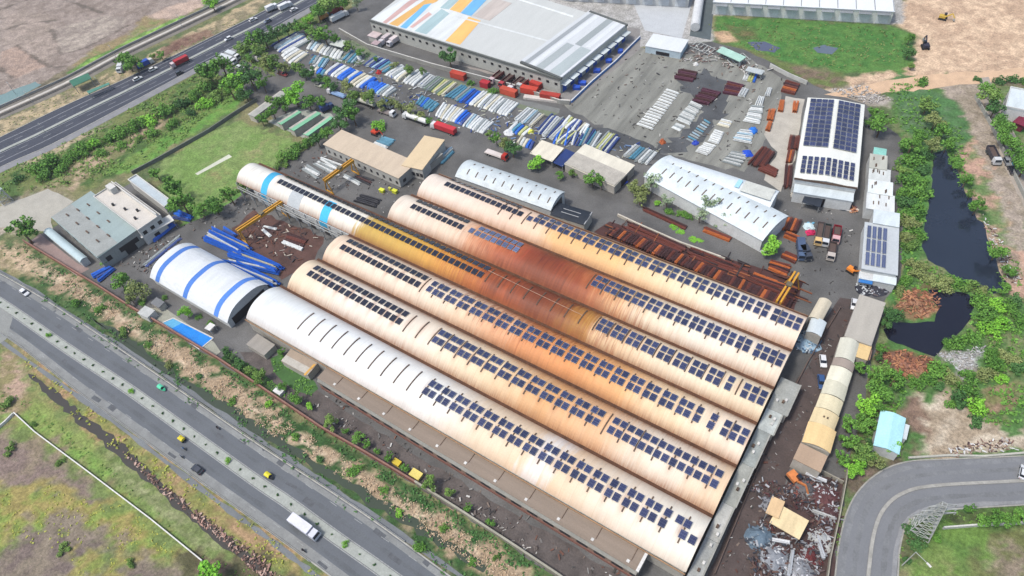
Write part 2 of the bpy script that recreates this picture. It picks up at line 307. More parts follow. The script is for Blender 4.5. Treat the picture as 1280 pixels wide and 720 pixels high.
# far beyond the top edge: pale works yards
zone([(470, -10), (560, -80), (1200, -160), (1130, 0), (1128, 30), (960, 18), (890, 20), (890, 52), (790, 60), (780, 30), (640, 0)], P(196, 194, 190), P(180, 178, 172), 1.5, 1)
me = bpy.data.meshes.new('ground'); nx, ny = len(gx), len(gy)
I = np.arange(nx*ny).reshape(ny, nx); Q = np.stack([I[:-1, :-1], I[:-1, 1:], I[1:, 1:], I[1:, :-1]], -1).reshape(-1, 4)
gm = bpy.data.materials.new('soil_and_grass'); gm.use_nodes = True; n = gm.node_tree.nodes; l = gm.node_tree.links; b = n['Principled BSDF']
b.inputs['Roughness'].default_value = .95; b.inputs['Specular IOR Level'].default_value = .1
at = n.new('ShaderNodeAttribute'); at.attribute_name = 'cover'; geo = n.new('ShaderNodeNewGeometry')
prev = at.outputs['Color']
for s_, a_ in ((.35, .22), (1.3, .3), (4.5, .3)):
    t = n.new('ShaderNodeTexNoise'); t.inputs['Scale'].default_value = s_; t.inputs['Detail'].default_value = 4; l.new(geo.outputs['Position'], t.inputs[0])
    q = n.new('ShaderNodeMapRange'); q.inputs[1].default_value = .3; q.inputs[2].default_value = .7; q.inputs[3].default_value = 1-a_; q.inputs[4].default_value = 1+a_; l.new(t.outputs[0], q.inputs[0])
    s = n.new('ShaderNodeVectorMath'); s.operation = 'SCALE'; l.new(prev, s.inputs[0]); l.new(q.outputs[0], s.inputs['Scale']); prev = s.outputs[0]
hs = n.new('ShaderNodeHueSaturation'); hs.inputs['Saturation'].default_value = .86; hs.inputs['Value'].default_value = .96; l.new(prev, hs.inputs['Color']); l.new(hs.outputs[0], b.inputs['Base Color'])
gz = np.zeros(len(gxf))
ground = npmesh('ground', np.stack([gxf, gyf, gz], 1), Q, gm); ground['kind'] = 'structure'
ca = ground.data.color_attributes.new('cover', 'FLOAT_COLOR', 'POINT')
ca.data.foreach_set('color', np.concatenate([GC, np.ones((len(GC), 1))], 1).astype(np.float32).ravel())
# ------------------------------------------------------------------ roads, yards, water
asph = mat('asphalt', P(104, 108, 113), var=.1, scale=.12, fine=.06)
asph_dark = mat('asphalt_highway', P(72, 76, 88), var=.1, scale=.1, fine=.06)
asph_side = mat('asphalt_bend', P(126, 128, 131), var=.08, scale=.1, fine=.06)
white = mat('white_paint', P(225, 225, 222), var=.1, scale=1.); kerbm = mat('kerb_concrete', P(176, 174, 166), var=.2, scale=.5)
med = mat('median_paving', P(172, 176, 168), var=.15, scale=.4)
def dual(name, lab, upper, lower, medp, medw, surf, zb=.05, dash=True):
    """a carriageway sheet between two edge lines given as picture points"""
    U, L = line_w(upper), line_w(lower); n_ = 60
    def res(p):
        d = [0]
        for a, c in zip(p[:-1], p[1:]): d.append(d[-1]+(c-a).length)
        out = []
        for i in range(n_):
            t = d[-1]*i/(n_-1); k = max(0, min(len(p)-2, int(np.searchsorted(d, t)-1))); q = (t-d[k])/max(1e-6, d[k+1]-d[k]); out.append(p[k].lerp(p[k+1], q))
        return out
    U, L = res(U), res(L)
    mb = MB(); mb.add([(p.x, p.y, zb) for p in U]+[(p.x, p.y, zb) for p in L], [(n_+i, n_+i+1, i+1, i) for i in range(n_-1)])
    tag(mb.build(name, surf), kind='structure')
    kb = MB(); strip(kb, U, .35, 0, .2, .14); strip(kb, L, .35, 0, -.2, .14); tag(kb.build('kerb', kerbm), kind='structure')
    return U, L
# main road, lower left
U1, L1 = dual('main_road', '', [(-140, 262), (-50, 315), (0, 343), (47, 370), (117, 415), (200, 472), (320, 555), (445, 637), (560, 720), (680, 808)],
              [(-140, 335), (-60, 380), (12, 422), (100, 490), (175, 545), (250, 600), (320, 650), (415, 720), (520, 800)], None, 0, asph)
MP = line_w([(-140, 300), (-60, 344), (0, 378), (80, 433), (160, 486), (235, 540), (320, 601), (360, 628), (417, 670), (485, 718), (600, 802)])
mb = MB(); strip(mb, MP, 2.6, .02, 0, .2); tag(mb.build('median_strip', med), kind='structure')
mb = MB(); strip(mb, MP, .25, .06, 1.55); strip(mb, MP, .25, .06, -1.55)
for off in (6.2, -6.0):
    for p, a in along(MP, 9): mb.obox((p.x-math.sin(a)*off, p.y+math.cos(a)*off), 2.6, .14, .058, .062, a)
tag(mb.build('lane_marking', mat('worn_road_paint', P(158, 160, 158), var=.3, scale=1.5)), kind='structure')
mb = MB(); strip(mb, L1, 2.2, .055, 1.2); strip(mb, U1, 1.4, .055, -.9); tag(mb.build('road_shoulder', mat('dusty_shoulder', P(140, 142, 140), var=.2)), kind='structure')
sheet('side_road', [(-60, 330), (0, 372), (16, 398), (8, 424), (-60, 470)], .07, M(150, 152, 148, var=.1), jit=0)
for o_, c_, w_ in ((4.0, (100, 104, 108), 1.1), (6.9, (104, 108, 112), .9), (9.2, (122, 126, 128), 1.6), (-4.2, (100, 104, 108), 1.1), (-7.0, (103, 107, 111), .9), (-9.6, (122, 124, 126), 1.4)):
    mb = MB(); p4 = smooth_pts([(p.x, p.y) for p in MP[::4]], 4); strip(mb, p4, [w_*random.uniform(.5, 1.3) for _ in p4], .054, o_); tag(mb.build('tyre_track', mat('track_%d' % c_[0], P(*c_), var=.2, scale=.3, streak=(.4, .4, 1))), kind='structure')
mb = MB()
for p, a in along(MP, 7.3):
    o_ = random.choice((-8, -6, -4, 4, 6, 8))+random.uniform(-1, 1)
    if random.random() < .6: mb.obox((p.x-math.sin(a)*o_, p.y+math.cos(a)*o_), random.uniform(.8, 4), random.uniform(.5, 1.6), .0555, .0565, a+random.uniform(-.1, .1))
tag(mb.build('road_patch', mat('patch_tar', P(96, 99, 103), var=.25, scale=.8)), kind='structure')
# highway, upper left
U2, L2 = dual('highway', '', [(-160, 250), (0, 172), (82, 132), (165, 95), (280, 39), (356, 0), (520, -90)],
              [(-160, 290), (0, 209), (65, 180), (175, 122), (280, 66), (340, 36), (405, 0), (560, -80)], None, 0, asph_dark)
CL = [a.lerp(c, .5) for a, c in zip(U2, L2)]
mb = MB(); strip(mb, CL, 1.6, .02, 0, .3); tag(mb.build('highway_median', med), kind='structure')
mb = MB()
for o_ in (7.6, -7.6, 1.3, -1.3): strip(mb, CL, .3, .06, o_)
for off in (4.4, -4.4):
    for p, a in along(CL, 10): mb.obox((p.x-math.sin(a)*off, p.y+math.cos(a)*off), 3.5, .2, .058, .062, a)
tag(mb.build('highway_marking', mat('faded_highway_paint', P(170, 172, 176), var=.25, scale=.8)), kind='structure')
mb = MB(); strip(mb, L2, 4.2, .052, 2.4-4.6); tag(mb.build('highway_shoulder', mat('grey_shoulder', P(140, 140, 142), var=.15)), kind='structure')
# railway corridor
RW = line_w([(-100, 186), (0, 141), (82, 104), (150, 68), (230, 30), (312, -10), (420, -70)])
mb = MB(); strip(mb, RW, 13, .02); tag(mb.build('railway_bed', mat('ballast', P(128, 122, 112), var=.2)), kind='structure')
mb = MB(); strip(mb, RW, 2.4, .03, 4.4); strip(mb, RW, 2.2, .03, -2.6); tag(mb.build('railway_track', mat('track_ballast_dark', P(88, 86, 84), var=.2)), kind='structure')
mb = MB(); strip(mb, RW, 1.7, .03, .4); tag(mb.build('path', mat('pale_path', P(206, 200, 190), var=.2, scale=.4)), kind='structure')
mb = MB()
for o_ in (5.1, 3.7, -2.0, -3.2): strip(mb, RW, .12, .03, o_, .15)
tag(mb.build('railway_rail', mat('rail_steel', P(120, 112, 104), metal=.5)), kind='structure')
# side road, lower right
U3, L3 = dual('bend_road', '', [(1036, 800), (1045, 720), (1050, 680), (1060, 640), (1076, 612), (1102, 590), (1135, 578), (1185, 575), (1280, 571), (1420, 565)],
              [(1116, 800), (1121, 720), (1124, 682), (1132, 656), (1146, 642), (1172, 637), (1280, 630), (1420, 620)], None, 0, asph_side)
CM = line_w([(1076, 800), (1085, 720), (1092, 668), (1105, 636), (1130, 616), (1172, 607), (1280, 601), (1420, 592)])
mb = MB(); strip(mb, CM, .8, .02, 0, .22); tag(mb.build('bend_median', kerbm), kind='structure')
for o_, c_, w_ in ((3.0, (126, 128, 130), 1.2), (5.4, (128, 130, 132), 1.2), (-3.0, (127, 129, 131), 1.2), (-5.2, (148, 149, 150), 1.)):
    mb = MB(); strip(mb, CM, [w_*random.uniform(.7, 1.2) for _ in CM], .054, o_); tag(mb.build('tyre_track', mat('bend_track_%d' % c_[0], P(*c_), var=.2, scale=.3)), kind='structure')
# compound paving
yard = mat('yard_asphalt', P(104, 103, 101), var=.4, scale=.07, fine=.2)
yard_brown = mat('yard_grimy', P(84, 74, 72), var=.22, scale=.08)
store = mat('yard_grey_dust', P(136, 136, 128), var=.42, scale=.09, streak=(2.6, .35, 1), fine=.16)
sheet('yard_paving', [(34, 303), (66, 285), (100, 262), (170, 225), (215, 270), (226, 284), (262, 268), (302, 244), (345, 206), (395, 180), (345, 150), (300, 112), (252, 78), (268, 66), (300, 72), (345, 96), (330, 60), (390, 32), (440, 10), (470, -10), (640, 0), (785, 62), (890, 52), (930, 62), (1010, 102), (1040, 116), (1082, 130), (1128, 176), (1126, 345), (1108, 372), (1058, 590), (1042, 722), (1038, 800), (840, 850), (700, 724), (640, 683), (520, 606), (412, 541), (320, 482), (207, 411), (125, 360)], .02, yard, jit=.5)
sheet('storage_yard', [(700, 128), (790, 60), (850, 66), (930, 72), (985, 100), (960, 170), (930, 215), (860, 200), (800, 180), (735, 150)], .03, store, jit=1.2)
sheet('storage_lane', [(955, 168), (982, 120), (1006, 124), (994, 200), (976, 240), (955, 225), (972, 190)], .034, M(186, 180, 168), jit=.6)
sheet('east_lane', [(1050, 372), (1076, 376), (1040, 470), (985, 590), (945, 720), (880, 760), (885, 715), (935, 602), (975, 500), (1010, 460), (1030, 400)], .03, mat('lane_brown', P(86, 74, 70), var=.3, scale=.2, fine=.2), jit=.4)
sheet('south_lane', [(300, 440), (330, 440), (472, 540), (640, 640), (780, 722), (840, 850), (700, 724), (640, 683), (520, 606), (412, 541), (320, 482)], .03, mat('lane_grimy', P(98, 90, 86), var=.42, scale=.25, fine=.25), jit=.5)
sheet('scrap_yard_floor', [(990, 590), (1056, 598), (1042, 722), (1038, 800), (930, 800), (940, 720), (965, 640)], .04, mat('oily_dirt', P(84, 64, 60), var=.35, scale=.3), jit=.6)
sheet('rust_floor', [(318, 262), (372, 284), (405, 296), (392, 330), (352, 350), (300, 310), (290, 285)], .03, mat('rusty_dirt', P(96, 68, 60), var=.45, scale=.2, fine=.25), jit=1)
sheet('dark_stain', [(845, 100), (880, 85), (920, 110), (900, 150), (860, 190), (820, 190), (880, 140)], .036, mat('coal_dust', P(84, 86, 88), var=.35, scale=.12, fine=.2), jit=2.2)
sheet('dark_stain', [(700, 150), (760, 160), (840, 196), (820, 200), (745, 178), (690, 160)], .036, mat('coal_dust', P(92, 94, 94), var=.2), jit=1.5)
sheet('beam_yard_floor', [(742, 290), (762, 277), (1004, 352), (992, 392), (860, 338)], .03, mat('rusty_ground', P(86, 54, 50), var=.25, scale=.2), jit=.4)
sheet('factory_apron', [(560, 78), (640, 100), (700, 128), (790, 55), (780, 40), (700, 118), (640, 96)], .03, M(160, 152, 146), jit=.4)
sheet('works_apron', [(702, 126), (712, 132), (800, 62), (800, 36), (786, 34), (700, 116)], .035, M(150, 146, 142))
sheet('verge_strip', [(398, 74), (440, 50), (500, 86), (560, 98), (700, 140), (690, 146), (560, 112), (470, 84)], .026, M(128, 138, 112), jit=.5)
sheet('access_road', [(396, 52), (425, 48), (470, 76), (560, 104), (700, 136), (698, 142), (556, 108), (462, 84)], .04, M(132, 134, 130), jit=.3)
sheet('concrete_yard', [(-10, 262), (60, 236), (92, 252), (64, 272), (66, 290), (20, 284), (-10, 284)], .03, M(178, 174, 162, var=.12), jit=.3)
sheet('cricket_pitch', [(244, 217), (247, 219), (290, 196), (286, 193)], .03, M(206, 208, 188))
sheet('path', [(1222, 98), (1236, 96), (1262, 150), (1290, 215), (1330, 300), (1300, 300), (1256, 210)], .03, mat('dusty_track', P(176, 166, 154), var=.12, scale=.15), jit=.5)
sheet('path', [(1172, 92), (1300, 84), (1500, 70), (1500, 88), (1260, 100), (1060, 122), (1030, 118), (1100, 102)], .026, M(224, 190, 156, var=.15), jit=.8)
def water(name, pts, rgb=(42, 50, 64), jit=.5, rough=.12):
    k = 'water_%d_%d_%d' % rgb
    if k not in _m:
        m = mat(k, P(*rgb), rough=rough, var=.12, scale=.05, spec=.5, fine=.02)
    return sheet(name, pts, .035, _m[k], jit=jit, seg=2.)
water('pond', [(1166, 192), (1182, 187), (1192, 205), (1205, 238), (1215, 248), (1214, 262), (1232, 285), (1240, 312), (1252, 345), (1262, 362), (1235, 368), (1200, 352), (1180, 335), (1160, 325), (1152, 308), (1156, 278), (1163, 240)])
water('pond', [(1160, 362), (1190, 364), (1217, 370), (1214, 398), (1203, 412), (1187, 424), (1168, 446), (1140, 436), (1110, 424), (1104, 412), (1115, 403), (1140, 404), (1168, 402), (1174, 385)], (28, 28, 42))
water('pond', [(934, 53), (956, 52), (976, 60), (968, 66), (944, 62)], (92, 96, 118))
water('pond', [(1016, 60), (1030, 56), (1048, 60), (1040, 68), (1022, 66)], (104, 116, 128))
water('canal', [(-40, 140), (0, 119), (20, 111), (44, 102), (52, 106), (20, 124), (-40, 154)], (120, 146, 140))
water('ditch', [(35, 467), (44, 469), (98, 513), (136, 541), (160, 560), (196, 598), (236, 634), (262, 655), (310, 690), (350, 724), (380, 760), (362, 760), (322, 716), (290, 690), (240, 652), (200, 616), (150, 572), (112, 540), (62, 498)], (46, 40, 34), jit=.6, rough=.65)
water('ditch', [(112, 396), (160, 420), (230, 474), (320, 526), (365, 557), (420, 590), (480, 626), (540, 663), (610, 708), (604, 716), (540, 675), (470, 636), (410, 598), (350, 562), (310, 538), (220, 484), (150, 428)], (40, 58, 34), jit=.8, rough=.65)
# ------------------------------------------------------------------ the six long vaulted sheds
ZG, RISE = 6.0, 3.1
GUT = [(138.8, 125.1), (125.1, 111.2), (111.2, 99.0), (99.0, 85.3), (85.3, 70.5), (70.5, 55.0)]
XL = [-141.0, -143.2, -208.0, -150.0, -151.8, -154.5]; XR = -7.0
def vz(u): return ZG+RISE*(1-abs(u)**2.5)
def on_roof(px, py, k):
    y0, y1 = GUT[k]; c = (y0+y1)/2; hw = (y0-y1)/2; z = ZG+RISE
    for _ in range(30):
        x, y = W(px, py, z); u = (y-c)/hw; z = .5*z+.5*(ZG+RISE*max(0, 1-u*u))
    return x, y
ARC0 = (-108, -66.4, -95., -110.7, -105.5, -134.4)
def rust_mat(name, k, stops, north=(.62, .5), gut=.75):
    m = bpy.data.materials.new(name); m.use_nodes = True; n = m.node_tree.nodes; l = m.node_tree.links; b = n['Principled BSDF']
    b.inputs['Roughness'].default_value = .6; b.inputs['Specular IOR Level'].default_value = .3
    g = n.new('ShaderNodeNewGeometry'); sx = n.new('ShaderNodeSeparateXYZ'); l.new(g.outputs['Position'], sx.inputs[0])
    def math_(op, a, c_=None):
        q = n.new('ShaderNodeMath'); q.operation = op
        for i, s in enumerate((a, c_)):
            if s is None: continue
            if isinstance(s, (int, float)): q.inputs[i].default_value = s
            else: l.new(s, q.inputs[i])
        return q.outputs[0]
    def noise(scale, map_, det=4):
        mp = n.new('ShaderNodeMapping'); mp.inputs['Scale'].default_value = map_; mp.inputs['Location'].default_value = (k*17, k*5, 0); l.new(g.outputs['Position'], mp.inputs[0])
        t = n.new('ShaderNodeTexNoise'); t.inputs['Scale'].default_value = scale; t.inputs['Detail'].default_value = det; l.new(mp.outputs[0], t.inputs[0]); return math_('SUBTRACT', t.outputs[0], .5)
    big = noise(.09, (1, 1, 1)); st2_ = noise(1., (2.2, .14, .1), 5); st = noise(1., (.9, .06, .06), 3); stf = noise(1., (3.2, .18, .2), 3); fine = noise(3., (1, 1, 1))
    x = math_('ADD', sx.outputs[0], math_('ADD', math_('MULTIPLY', big, 16.), math_('MULTIPLY', st, 12.)))
    xm, xM = XL[k], XR; t = math_('DIVIDE', math_('SUBTRACT', x, xm), xM-xm)
    pts = sorted([((on_roof(*p, k)[0]-xm)/(xM-xm), P(*c)) for p, c in stops]); pts = [(min(1, max(0, a)), c) for a, c in pts]
    r = ramp_node(n, pts); l.new(t, r.inputs[0])
    y0, y1 = GUT[k]; u = math_('DIVIDE', math_('SUBTRACT', sx.outputs[1], (y0+y1)/2), (y0-y1)/2); au = math_('ABSOLUTE', u)
    # rusty run-off collecting along both gutters
    e = math_('ADD', math_('MULTIPLY', math_('POWER', au, 4.), 1.25), math_('MULTIPLY', math_('MULTIPLY', stf, 1.5), math_('POWER', au, 2.))); e = math_('MINIMUM', math_('MAXIMUM', e, 0.), 1.)
    mx = n.new('ShaderNodeMix'); mx.data_type = 'RGBA'; l.new(math_('MULTIPLY', e, gut), mx.inputs[0]); l.new(r.outputs[0], mx.inputs[6]); mx.inputs[7].default_value = (*P(*((150, 100, 66) if k else (170, 120, 84))), 1)
    if k in (1, 2, 3, 4, 5):               # rust weeping from every ridge vent
        pp = math_('PINGPONG', math_('SUBTRACT', sx.outputs[0], float(ARC0[k])), 2.36)
        sp = math_('MAXIMUM', math_('SUBTRACT', 1., math_('DIVIDE', pp, 1.3)), 0.)
        um = math_('MINIMUM', math_('MAXIMUM', math_('SUBTRACT', 1.15, math_('MULTIPLY', math_('ABSOLUTE', math_('ADD', u, .05)), 1.9)), 0.), 1.)
        sn = math_('MINIMUM', math_('MAXIMUM', math_('ADD', .55, math_('MULTIPLY', big, 4.)), 0.), 1.)
        fac = math_('MULTIPLY', math_('MULTIPLY', sp, um), math_('MULTIPLY', sn, (0, .3, .3, .55, .75, .6)[k]))
        if k == 5: fac = math_('MULTIPLY', fac, math_('GREATER_THAN', sx.outputs[0], -90.))
        m2 = n.new('ShaderNodeMix'); m2.data_type = 'RGBA'; l.new(fac, m2.inputs[0]); l.new(mx.outputs[2], m2.inputs[6]); m2.inputs[7].default_value = (*P(164, 88, 48), 1); mx = m2
    if k in (1, 2, 3, 0):                  # scorched patch in the middle of the roofs
        dx = math_('DIVIDE', math_('ADD', sx.outputs[0], 80.), 23.); dy = math_('DIVIDE', math_('SUBTRACT', sx.outputs[1], 108.), 12.)
        dd = math_('SQRT', math_('ADD', math_('MULTIPLY', dx, dx), math_('MULTIPLY', dy, dy)))
        st3 = noise(1., (1.3, .12, .1), 5); bm = math_('ADD', math_('SUBTRACT', .78, dd), math_('ADD', math_('MULTIPLY', st3, 2.6), math_('MULTIPLY', big, 1.6)))
        bm = math_('MINIMUM', math_('MAXIMUM', math_('MULTIPLY', bm, 1.5), 0.), .85)
        m3 = n.new('ShaderNodeMix'); m3.data_type = 'RGBA'; l.new(bm, m3.inputs[0]); l.new(mx.outputs[2], m3.inputs[6]); m3.inputs[7].default_value = (*P(96, 46, 30), 1); mx = m3
        rim = math_('MINIMUM', math_('MAXIMUM', math_('MULTIPLY', math_('ADD', math_('SUBTRACT', 1.5, dd), math_('MULTIPLY', st2_, 3.4)), .8), 0.), .5)
        m4 = n.new('ShaderNodeMix'); m4.data_type = 'RGBA'; l.new(rim, m4.inputs[0]); l.new(m3.outputs[2], m4.inputs[6]); m4.inputs[7].default_value = (*P(156, 78, 40), 1)
        mx = m4 if k != 0 else m3
    # sheet laps every 3.1 m, mottling
    lap = math_('PINGPONG', sx.outputs[0], 1.57); lap = math_('LESS_THAN', lap, .07)
    bay = n.new('ShaderNodeTexWhiteNoise'); bay.noise_dimensions = '1D'; l.new(math_('FLOOR', math_('DIVIDE', sx.outputs[0], 3.14)), bay.inputs['W'])
    blot = noise(.35, (1, .45, 1), 6); st2 = noise(1., (1.6, .1, .1), 4)
    sc = math_('ADD', math_('ADD', 1., math_('MULTIPLY', stf, .34 if 0 < k < 4 else .2)), math_('ADD', math_('MULTIPLY', fine, .16), math_('MULTIPLY', lap, -.1)))
    sc = math_('ADD', sc, math_('ADD', math_('MULTIPLY', blot, .22), math_('MULTIPLY', st2, .4 if 0 < k < 4 else .16)))
    sc = math_('ADD', sc, math_('MULTIPLY', math_('SUBTRACT', bay.outputs['Value'], .5), .045))
    s = n.new('ShaderNodeVectorMath'); s.operation = 'SCALE'; l.new(mx.outputs[2], s.inputs[0]); l.new(sc, s.inputs['Scale']); l.new(s.outputs[0], b.inputs['Base Color'])
    return m
RUST = [
 [((545, 235), (238, 222, 214)), ((640, 270), (240, 198, 172)), ((675, 285), (244, 196, 160)), ((700, 300), (245, 192, 130)), ((770, 325), (250, 200, 136)), ((850, 365), (252, 228, 184)), ((905, 390), (252, 242, 228)), ((955, 412), (250, 232, 222)), ((990, 425), (250, 226, 206))],
 [((500, 270), (232, 220, 210)), ((555, 300), (236, 200, 174)), ((585, 312), (232, 172, 130)), ((615, 325), (208, 120, 76)), ((640, 335), (168, 74, 46)), ((665, 347), (108, 44, 30)), ((700, 360), (150, 66, 38)), ((728, 374), (206, 124, 74)), ((760, 385), (240, 186, 130)), ((810, 405), (244, 220, 188)), ((860, 425), (250, 240, 228)), ((960, 468), (246, 224, 202))],
 [((330, 230), (240, 248, 250)), ((441, 288), (244, 246, 240)), ((449, 292), (206, 172, 80)), ((480, 305), (212, 172, 78)), ((540, 330), (222, 164, 66)), ((585, 355), (214, 126, 48)), ((625, 372), (182, 84, 40)), ((655, 386), (92, 48, 32)), ((685, 402), (132, 76, 42)), ((708, 410), (184, 140, 60)), ((728, 420), (212, 160, 76)), ((738, 424), (240, 200, 150)), ((850, 480), (247, 224, 192)), ((935, 520), (242, 216, 178))],
 [((405, 322), (244, 212, 184)), ((450, 345), (244, 222, 202)), ((530, 385), (244, 220, 198)), ((580, 408), (240, 198, 158)), ((640, 435), (232, 156, 100)), ((700, 462), (234, 158, 92)), ((760, 492), (244, 184, 122)), ((830, 530), (250, 214, 166)), ((905, 570), (250, 228, 206))],
 [((362, 355), (246, 222, 190)), ((430, 390), (246, 238, 230)), ((520, 430), (246, 230, 214)), ((600, 468), (246, 212, 166)), ((680, 505), (234, 178, 120)), ((740, 540), (240, 192, 146)), ((800, 580), (248, 232, 214)), ((845, 610), (248, 226, 206)), ((880, 632), (242, 202, 162))],
 [((315, 385), (236, 240, 238)), ((420, 440), (248, 250, 248)), ((530, 505), (250, 248, 240)), ((600, 545), (248, 226, 196)), ((650, 570), (246, 218, 184)), ((668, 585), (252, 246, 238)), ((690, 600), (246, 216, 180)), ((770, 645), (248, 232, 210)), ((850, 690), (252, 246, 230))]]
RUST = [[(p_, tuple(int(a+(b_-a)*.4) for a, b_ in zip(c_, (255, 240, 212))) if sum(c_) > 590 and i_ not in (5,) else c_) for p_, c_ in r_] for i_, r_ in enumerate(RUST)]
gal = mat('galvanised_steel', P(176, 178, 176), metal=.3, rough=.5); dark_metal = mat('dark_gutter', P(98, 64, 42), var=.35, scale=.6)
vent_m = mat('vent_rusty', P(104, 84, 70), var=.3, scale=.5); wall_c = mat('sheet_wall', P(196, 190, 178), var=.15, scale=.4); wall_w = mat('white_sheet_wall', P(226, 228, 226), var=.1, scale=.4)
glass_dark = mat('dark_opening', P(48, 46, 50), rough=.4); rail_m = mat('aluminium_rail', P(214, 214, 210), metal=.4, rough=.4)
frame_dk = mat('black_anodised_frame', P(110, 110, 116), metal=.3)
def panel_material(name, rgb, line):
    m = bpy.data.materials.new(name); m.use_nodes = True; n = m.node_tree.nodes; l = m.node_tree.links; b = n['Principled BSDF']
    b.inputs['Roughness'].default_value = .22; b.inputs['Specular IOR Level'].default_value = .5
    tc = n.new('ShaderNodeTexCoord'); s = n.new('ShaderNodeSeparateXYZ'); l.new(tc.outputs['Object'], s.inputs[0])
    def ln(o, per, w):
        q = n.new('ShaderNodeMath'); q.operation = 'PINGPONG'; l.new(o, q.inputs[0]); q.inputs[1].default_value = per/2
        c = n.new('ShaderNodeMath'); c.operation = 'LESS_THAN'; l.new(q.outputs[0], c.inputs[0]); c.inputs[1].default_value = w; return c.outputs[0]
    a = n.new('ShaderNodeMath'); a.operation = 'MAXIMUM'; l.new(ln(s.outputs[1], .72, .035), a.inputs[0]); l.new(ln(s.outputs[0], .5, .012), a.inputs[1])
    oi = n.new('ShaderNodeObjectInfo'); mr = n.new('ShaderNodeMapRange'); mr.inputs[3].default_value = .8; mr.inputs[4].default_value = 1.35; l.new(oi.outputs['Random'], mr.inputs[0])
    mx = n.new('ShaderNodeMix'); mx.data_type = 'RGBA'; l.new(a.outputs[0], mx.inputs[0]); mx.inputs[6].default_value = (*P(*rgb), 1); mx.inputs[7].default_value = (*P(*line), 1)
    v = n.new('ShaderNodeVectorMath'); v.operation = 'SCALE'; l.new(mx.outputs[2], v.inputs[0]); l.new(mr.outputs[0], v.inputs['Scale']); l.new(v.outputs[0], b.inputs['Base Color'])
    return m
PV_BLACK = panel_material('black_solar_cells', (32, 32, 46), (62, 62, 74)); PV_BLUE = panel_material('blue_solar_cells', (50, 56, 92), (98, 104, 128)); PV_GREY = panel_material('hazy_blue_solar_cells', (84, 96, 132), (136, 142, 162))
def panel_mesh(m, w=1.64, d=2.08, nm='solar_panel'):
    mb = MB(); mb.box(-w/2, w/2, -d/2, d/2, 0, .05); mb.cur = 1
    for s_ in (-1, 1): mb.box(-w/2-.025, w/2+.025, s_*(d/2+.012)-.022, s_*(d/2+.012)+.022, -.01, .075); mb.box(s_*(w/2+.012)-.022, s_*(w/2+.012)+.022, -d/2+.0, d/2, -.012, .077)
    for x in (-w*.3, w*.3): mb.bar((x, -d/2-.15, -.12), (x, d/2+.15, -.12), .07)
    o = mb.build(nm, [m, frame_dk if m is PV_BLACK else rail_m]); me = o.data; bpy.data.objects.remove(o); return me
PM = {'k': panel_mesh(PV_BLACK), 'b': panel_mesh(PV_BLUE), 'g': panel_mesh(PV_GREY)}
def seg(k, x0, y0, x1, y1, n, kind, pair=0.):
    """panels in a straight run on shed k; pair widens the gap after every second panel"""
    out = []
    for i in range(n):
        t = i/max(1, n-1); x = x0+(x1-x0)*t+(pair*(.5 if i % 2 else -.5)*-1 if pair else 0); out.append((x, y0+(y1-y0)*t, kind))
    return out
PAN = {
 0: seg(0, -132.4, 133.4, -101.4, 132.9, 15, 'k')+seg(0, -134.1, 138.1, -104.4, 136.8, 14, 'k')+seg(0, -95.0, 132.9, -17.6, 131.4, 34, 'b', .14)+seg(0, -95.2, 135.8, -17.6, 134.2, 34, 'b', .14)+seg(0, -14.8, 131.3, -8.5, 131.2, 4, 'b')+seg(0, -14.8, 134.0, -8.5, 133.9, 4, 'b')+[(-97.3, 132.4, 'b')],
 1: seg(1, -136, 118.5, -115.7, 118.3, 10, 'k')+seg(1, -136.8, 122.5, -116.1, 122.1, 10, 'k')+seg(1, -108.8, 118.4, -93.6, 118.5, 8, 'g')+seg(1, -109.2, 121.3, -94.1, 121.4, 8, 'g')+[(-111.3, 118.6, 'g')]+seg(1, -65, 118, -17.6, 117.6, 22, 'b', .14)+seg(1, -65, 120.9, -17.7, 120.1, 22, 'b', .14)+seg(1, -14.7, 117.4, -8.5, 117.4, 4, 'b')+seg(1, -14.7, 120, -8.5, 119.9, 4, 'b'),
 2: seg(2, -188.9, 105.6, -97.8, 104.3, 41, 'k')+seg(2, -190.7, 110.3, -97.7, 107.8, 42, 'k')+seg(2, -56, 104.35, -20.2, 103.9, 16, 'b', .3)+seg(2, -56, 106.9, -20.2, 106.5, 16, 'b', .3)+[(-17.2, 103.9, 'b'), (-17.2, 106.5, 'b')]+seg(2, -12.8, 103.8, -8.4, 103.9, 3, 'b')+seg(2, -12.8, 106.4, -8.4, 106.4, 3, 'b'),
 3: seg(3, -145, 91.9, -113, 91.4, 15, 'k')+seg(3, -145.5, 95.6, -112.9, 94.9, 15, 'k')+[(-108.3, 91.65, 'b'), (-108.3, 94.3, 'b')]+seg(3, -106, 91.5, -20.6, 91.1, 37, 'b', .3)+seg(3, -106, 94.4, -20.7, 93.8, 37, 'b', .3)+[(-16.6, 91.05, 'b'), (-16.6, 93.7, 'b')]+seg(3, -13, 90.9, -8.5, 91, 3, 'b')+seg(3, -13, 93.6, -8.4, 93.6, 3, 'b'),
 4: seg(4, -146.6, 77.9, -108.8, 77.2, 17, 'k')+seg(4, -146.9, 81.0, -109.1, 80.5, 17, 'k')+seg(4, -95.1, 77.2, -41.9, 77.2, 24, 'b', .3)+seg(4, -95.1, 80.3, -41.9, 80.3, 24, 'b', .3)+seg(4, -37.6, 77.1, -9.7, 76.9, 14, 'b')+seg(4, -37.6, 80.2, -9.7, 80.1, 14, 'b'),
 5: seg(5, -86.8, 62, -16.2, 61.9, 31, 'b', .25)+seg(5, -86.8, 64.9, -16.1, 64.8, 31, 'b', .25)+[(-10.9, 61.8, 'b'), (-8.6, 61.8, 'b'), (-13.0, 64.7, 'b'), (-11, 64.7, 'b')]}
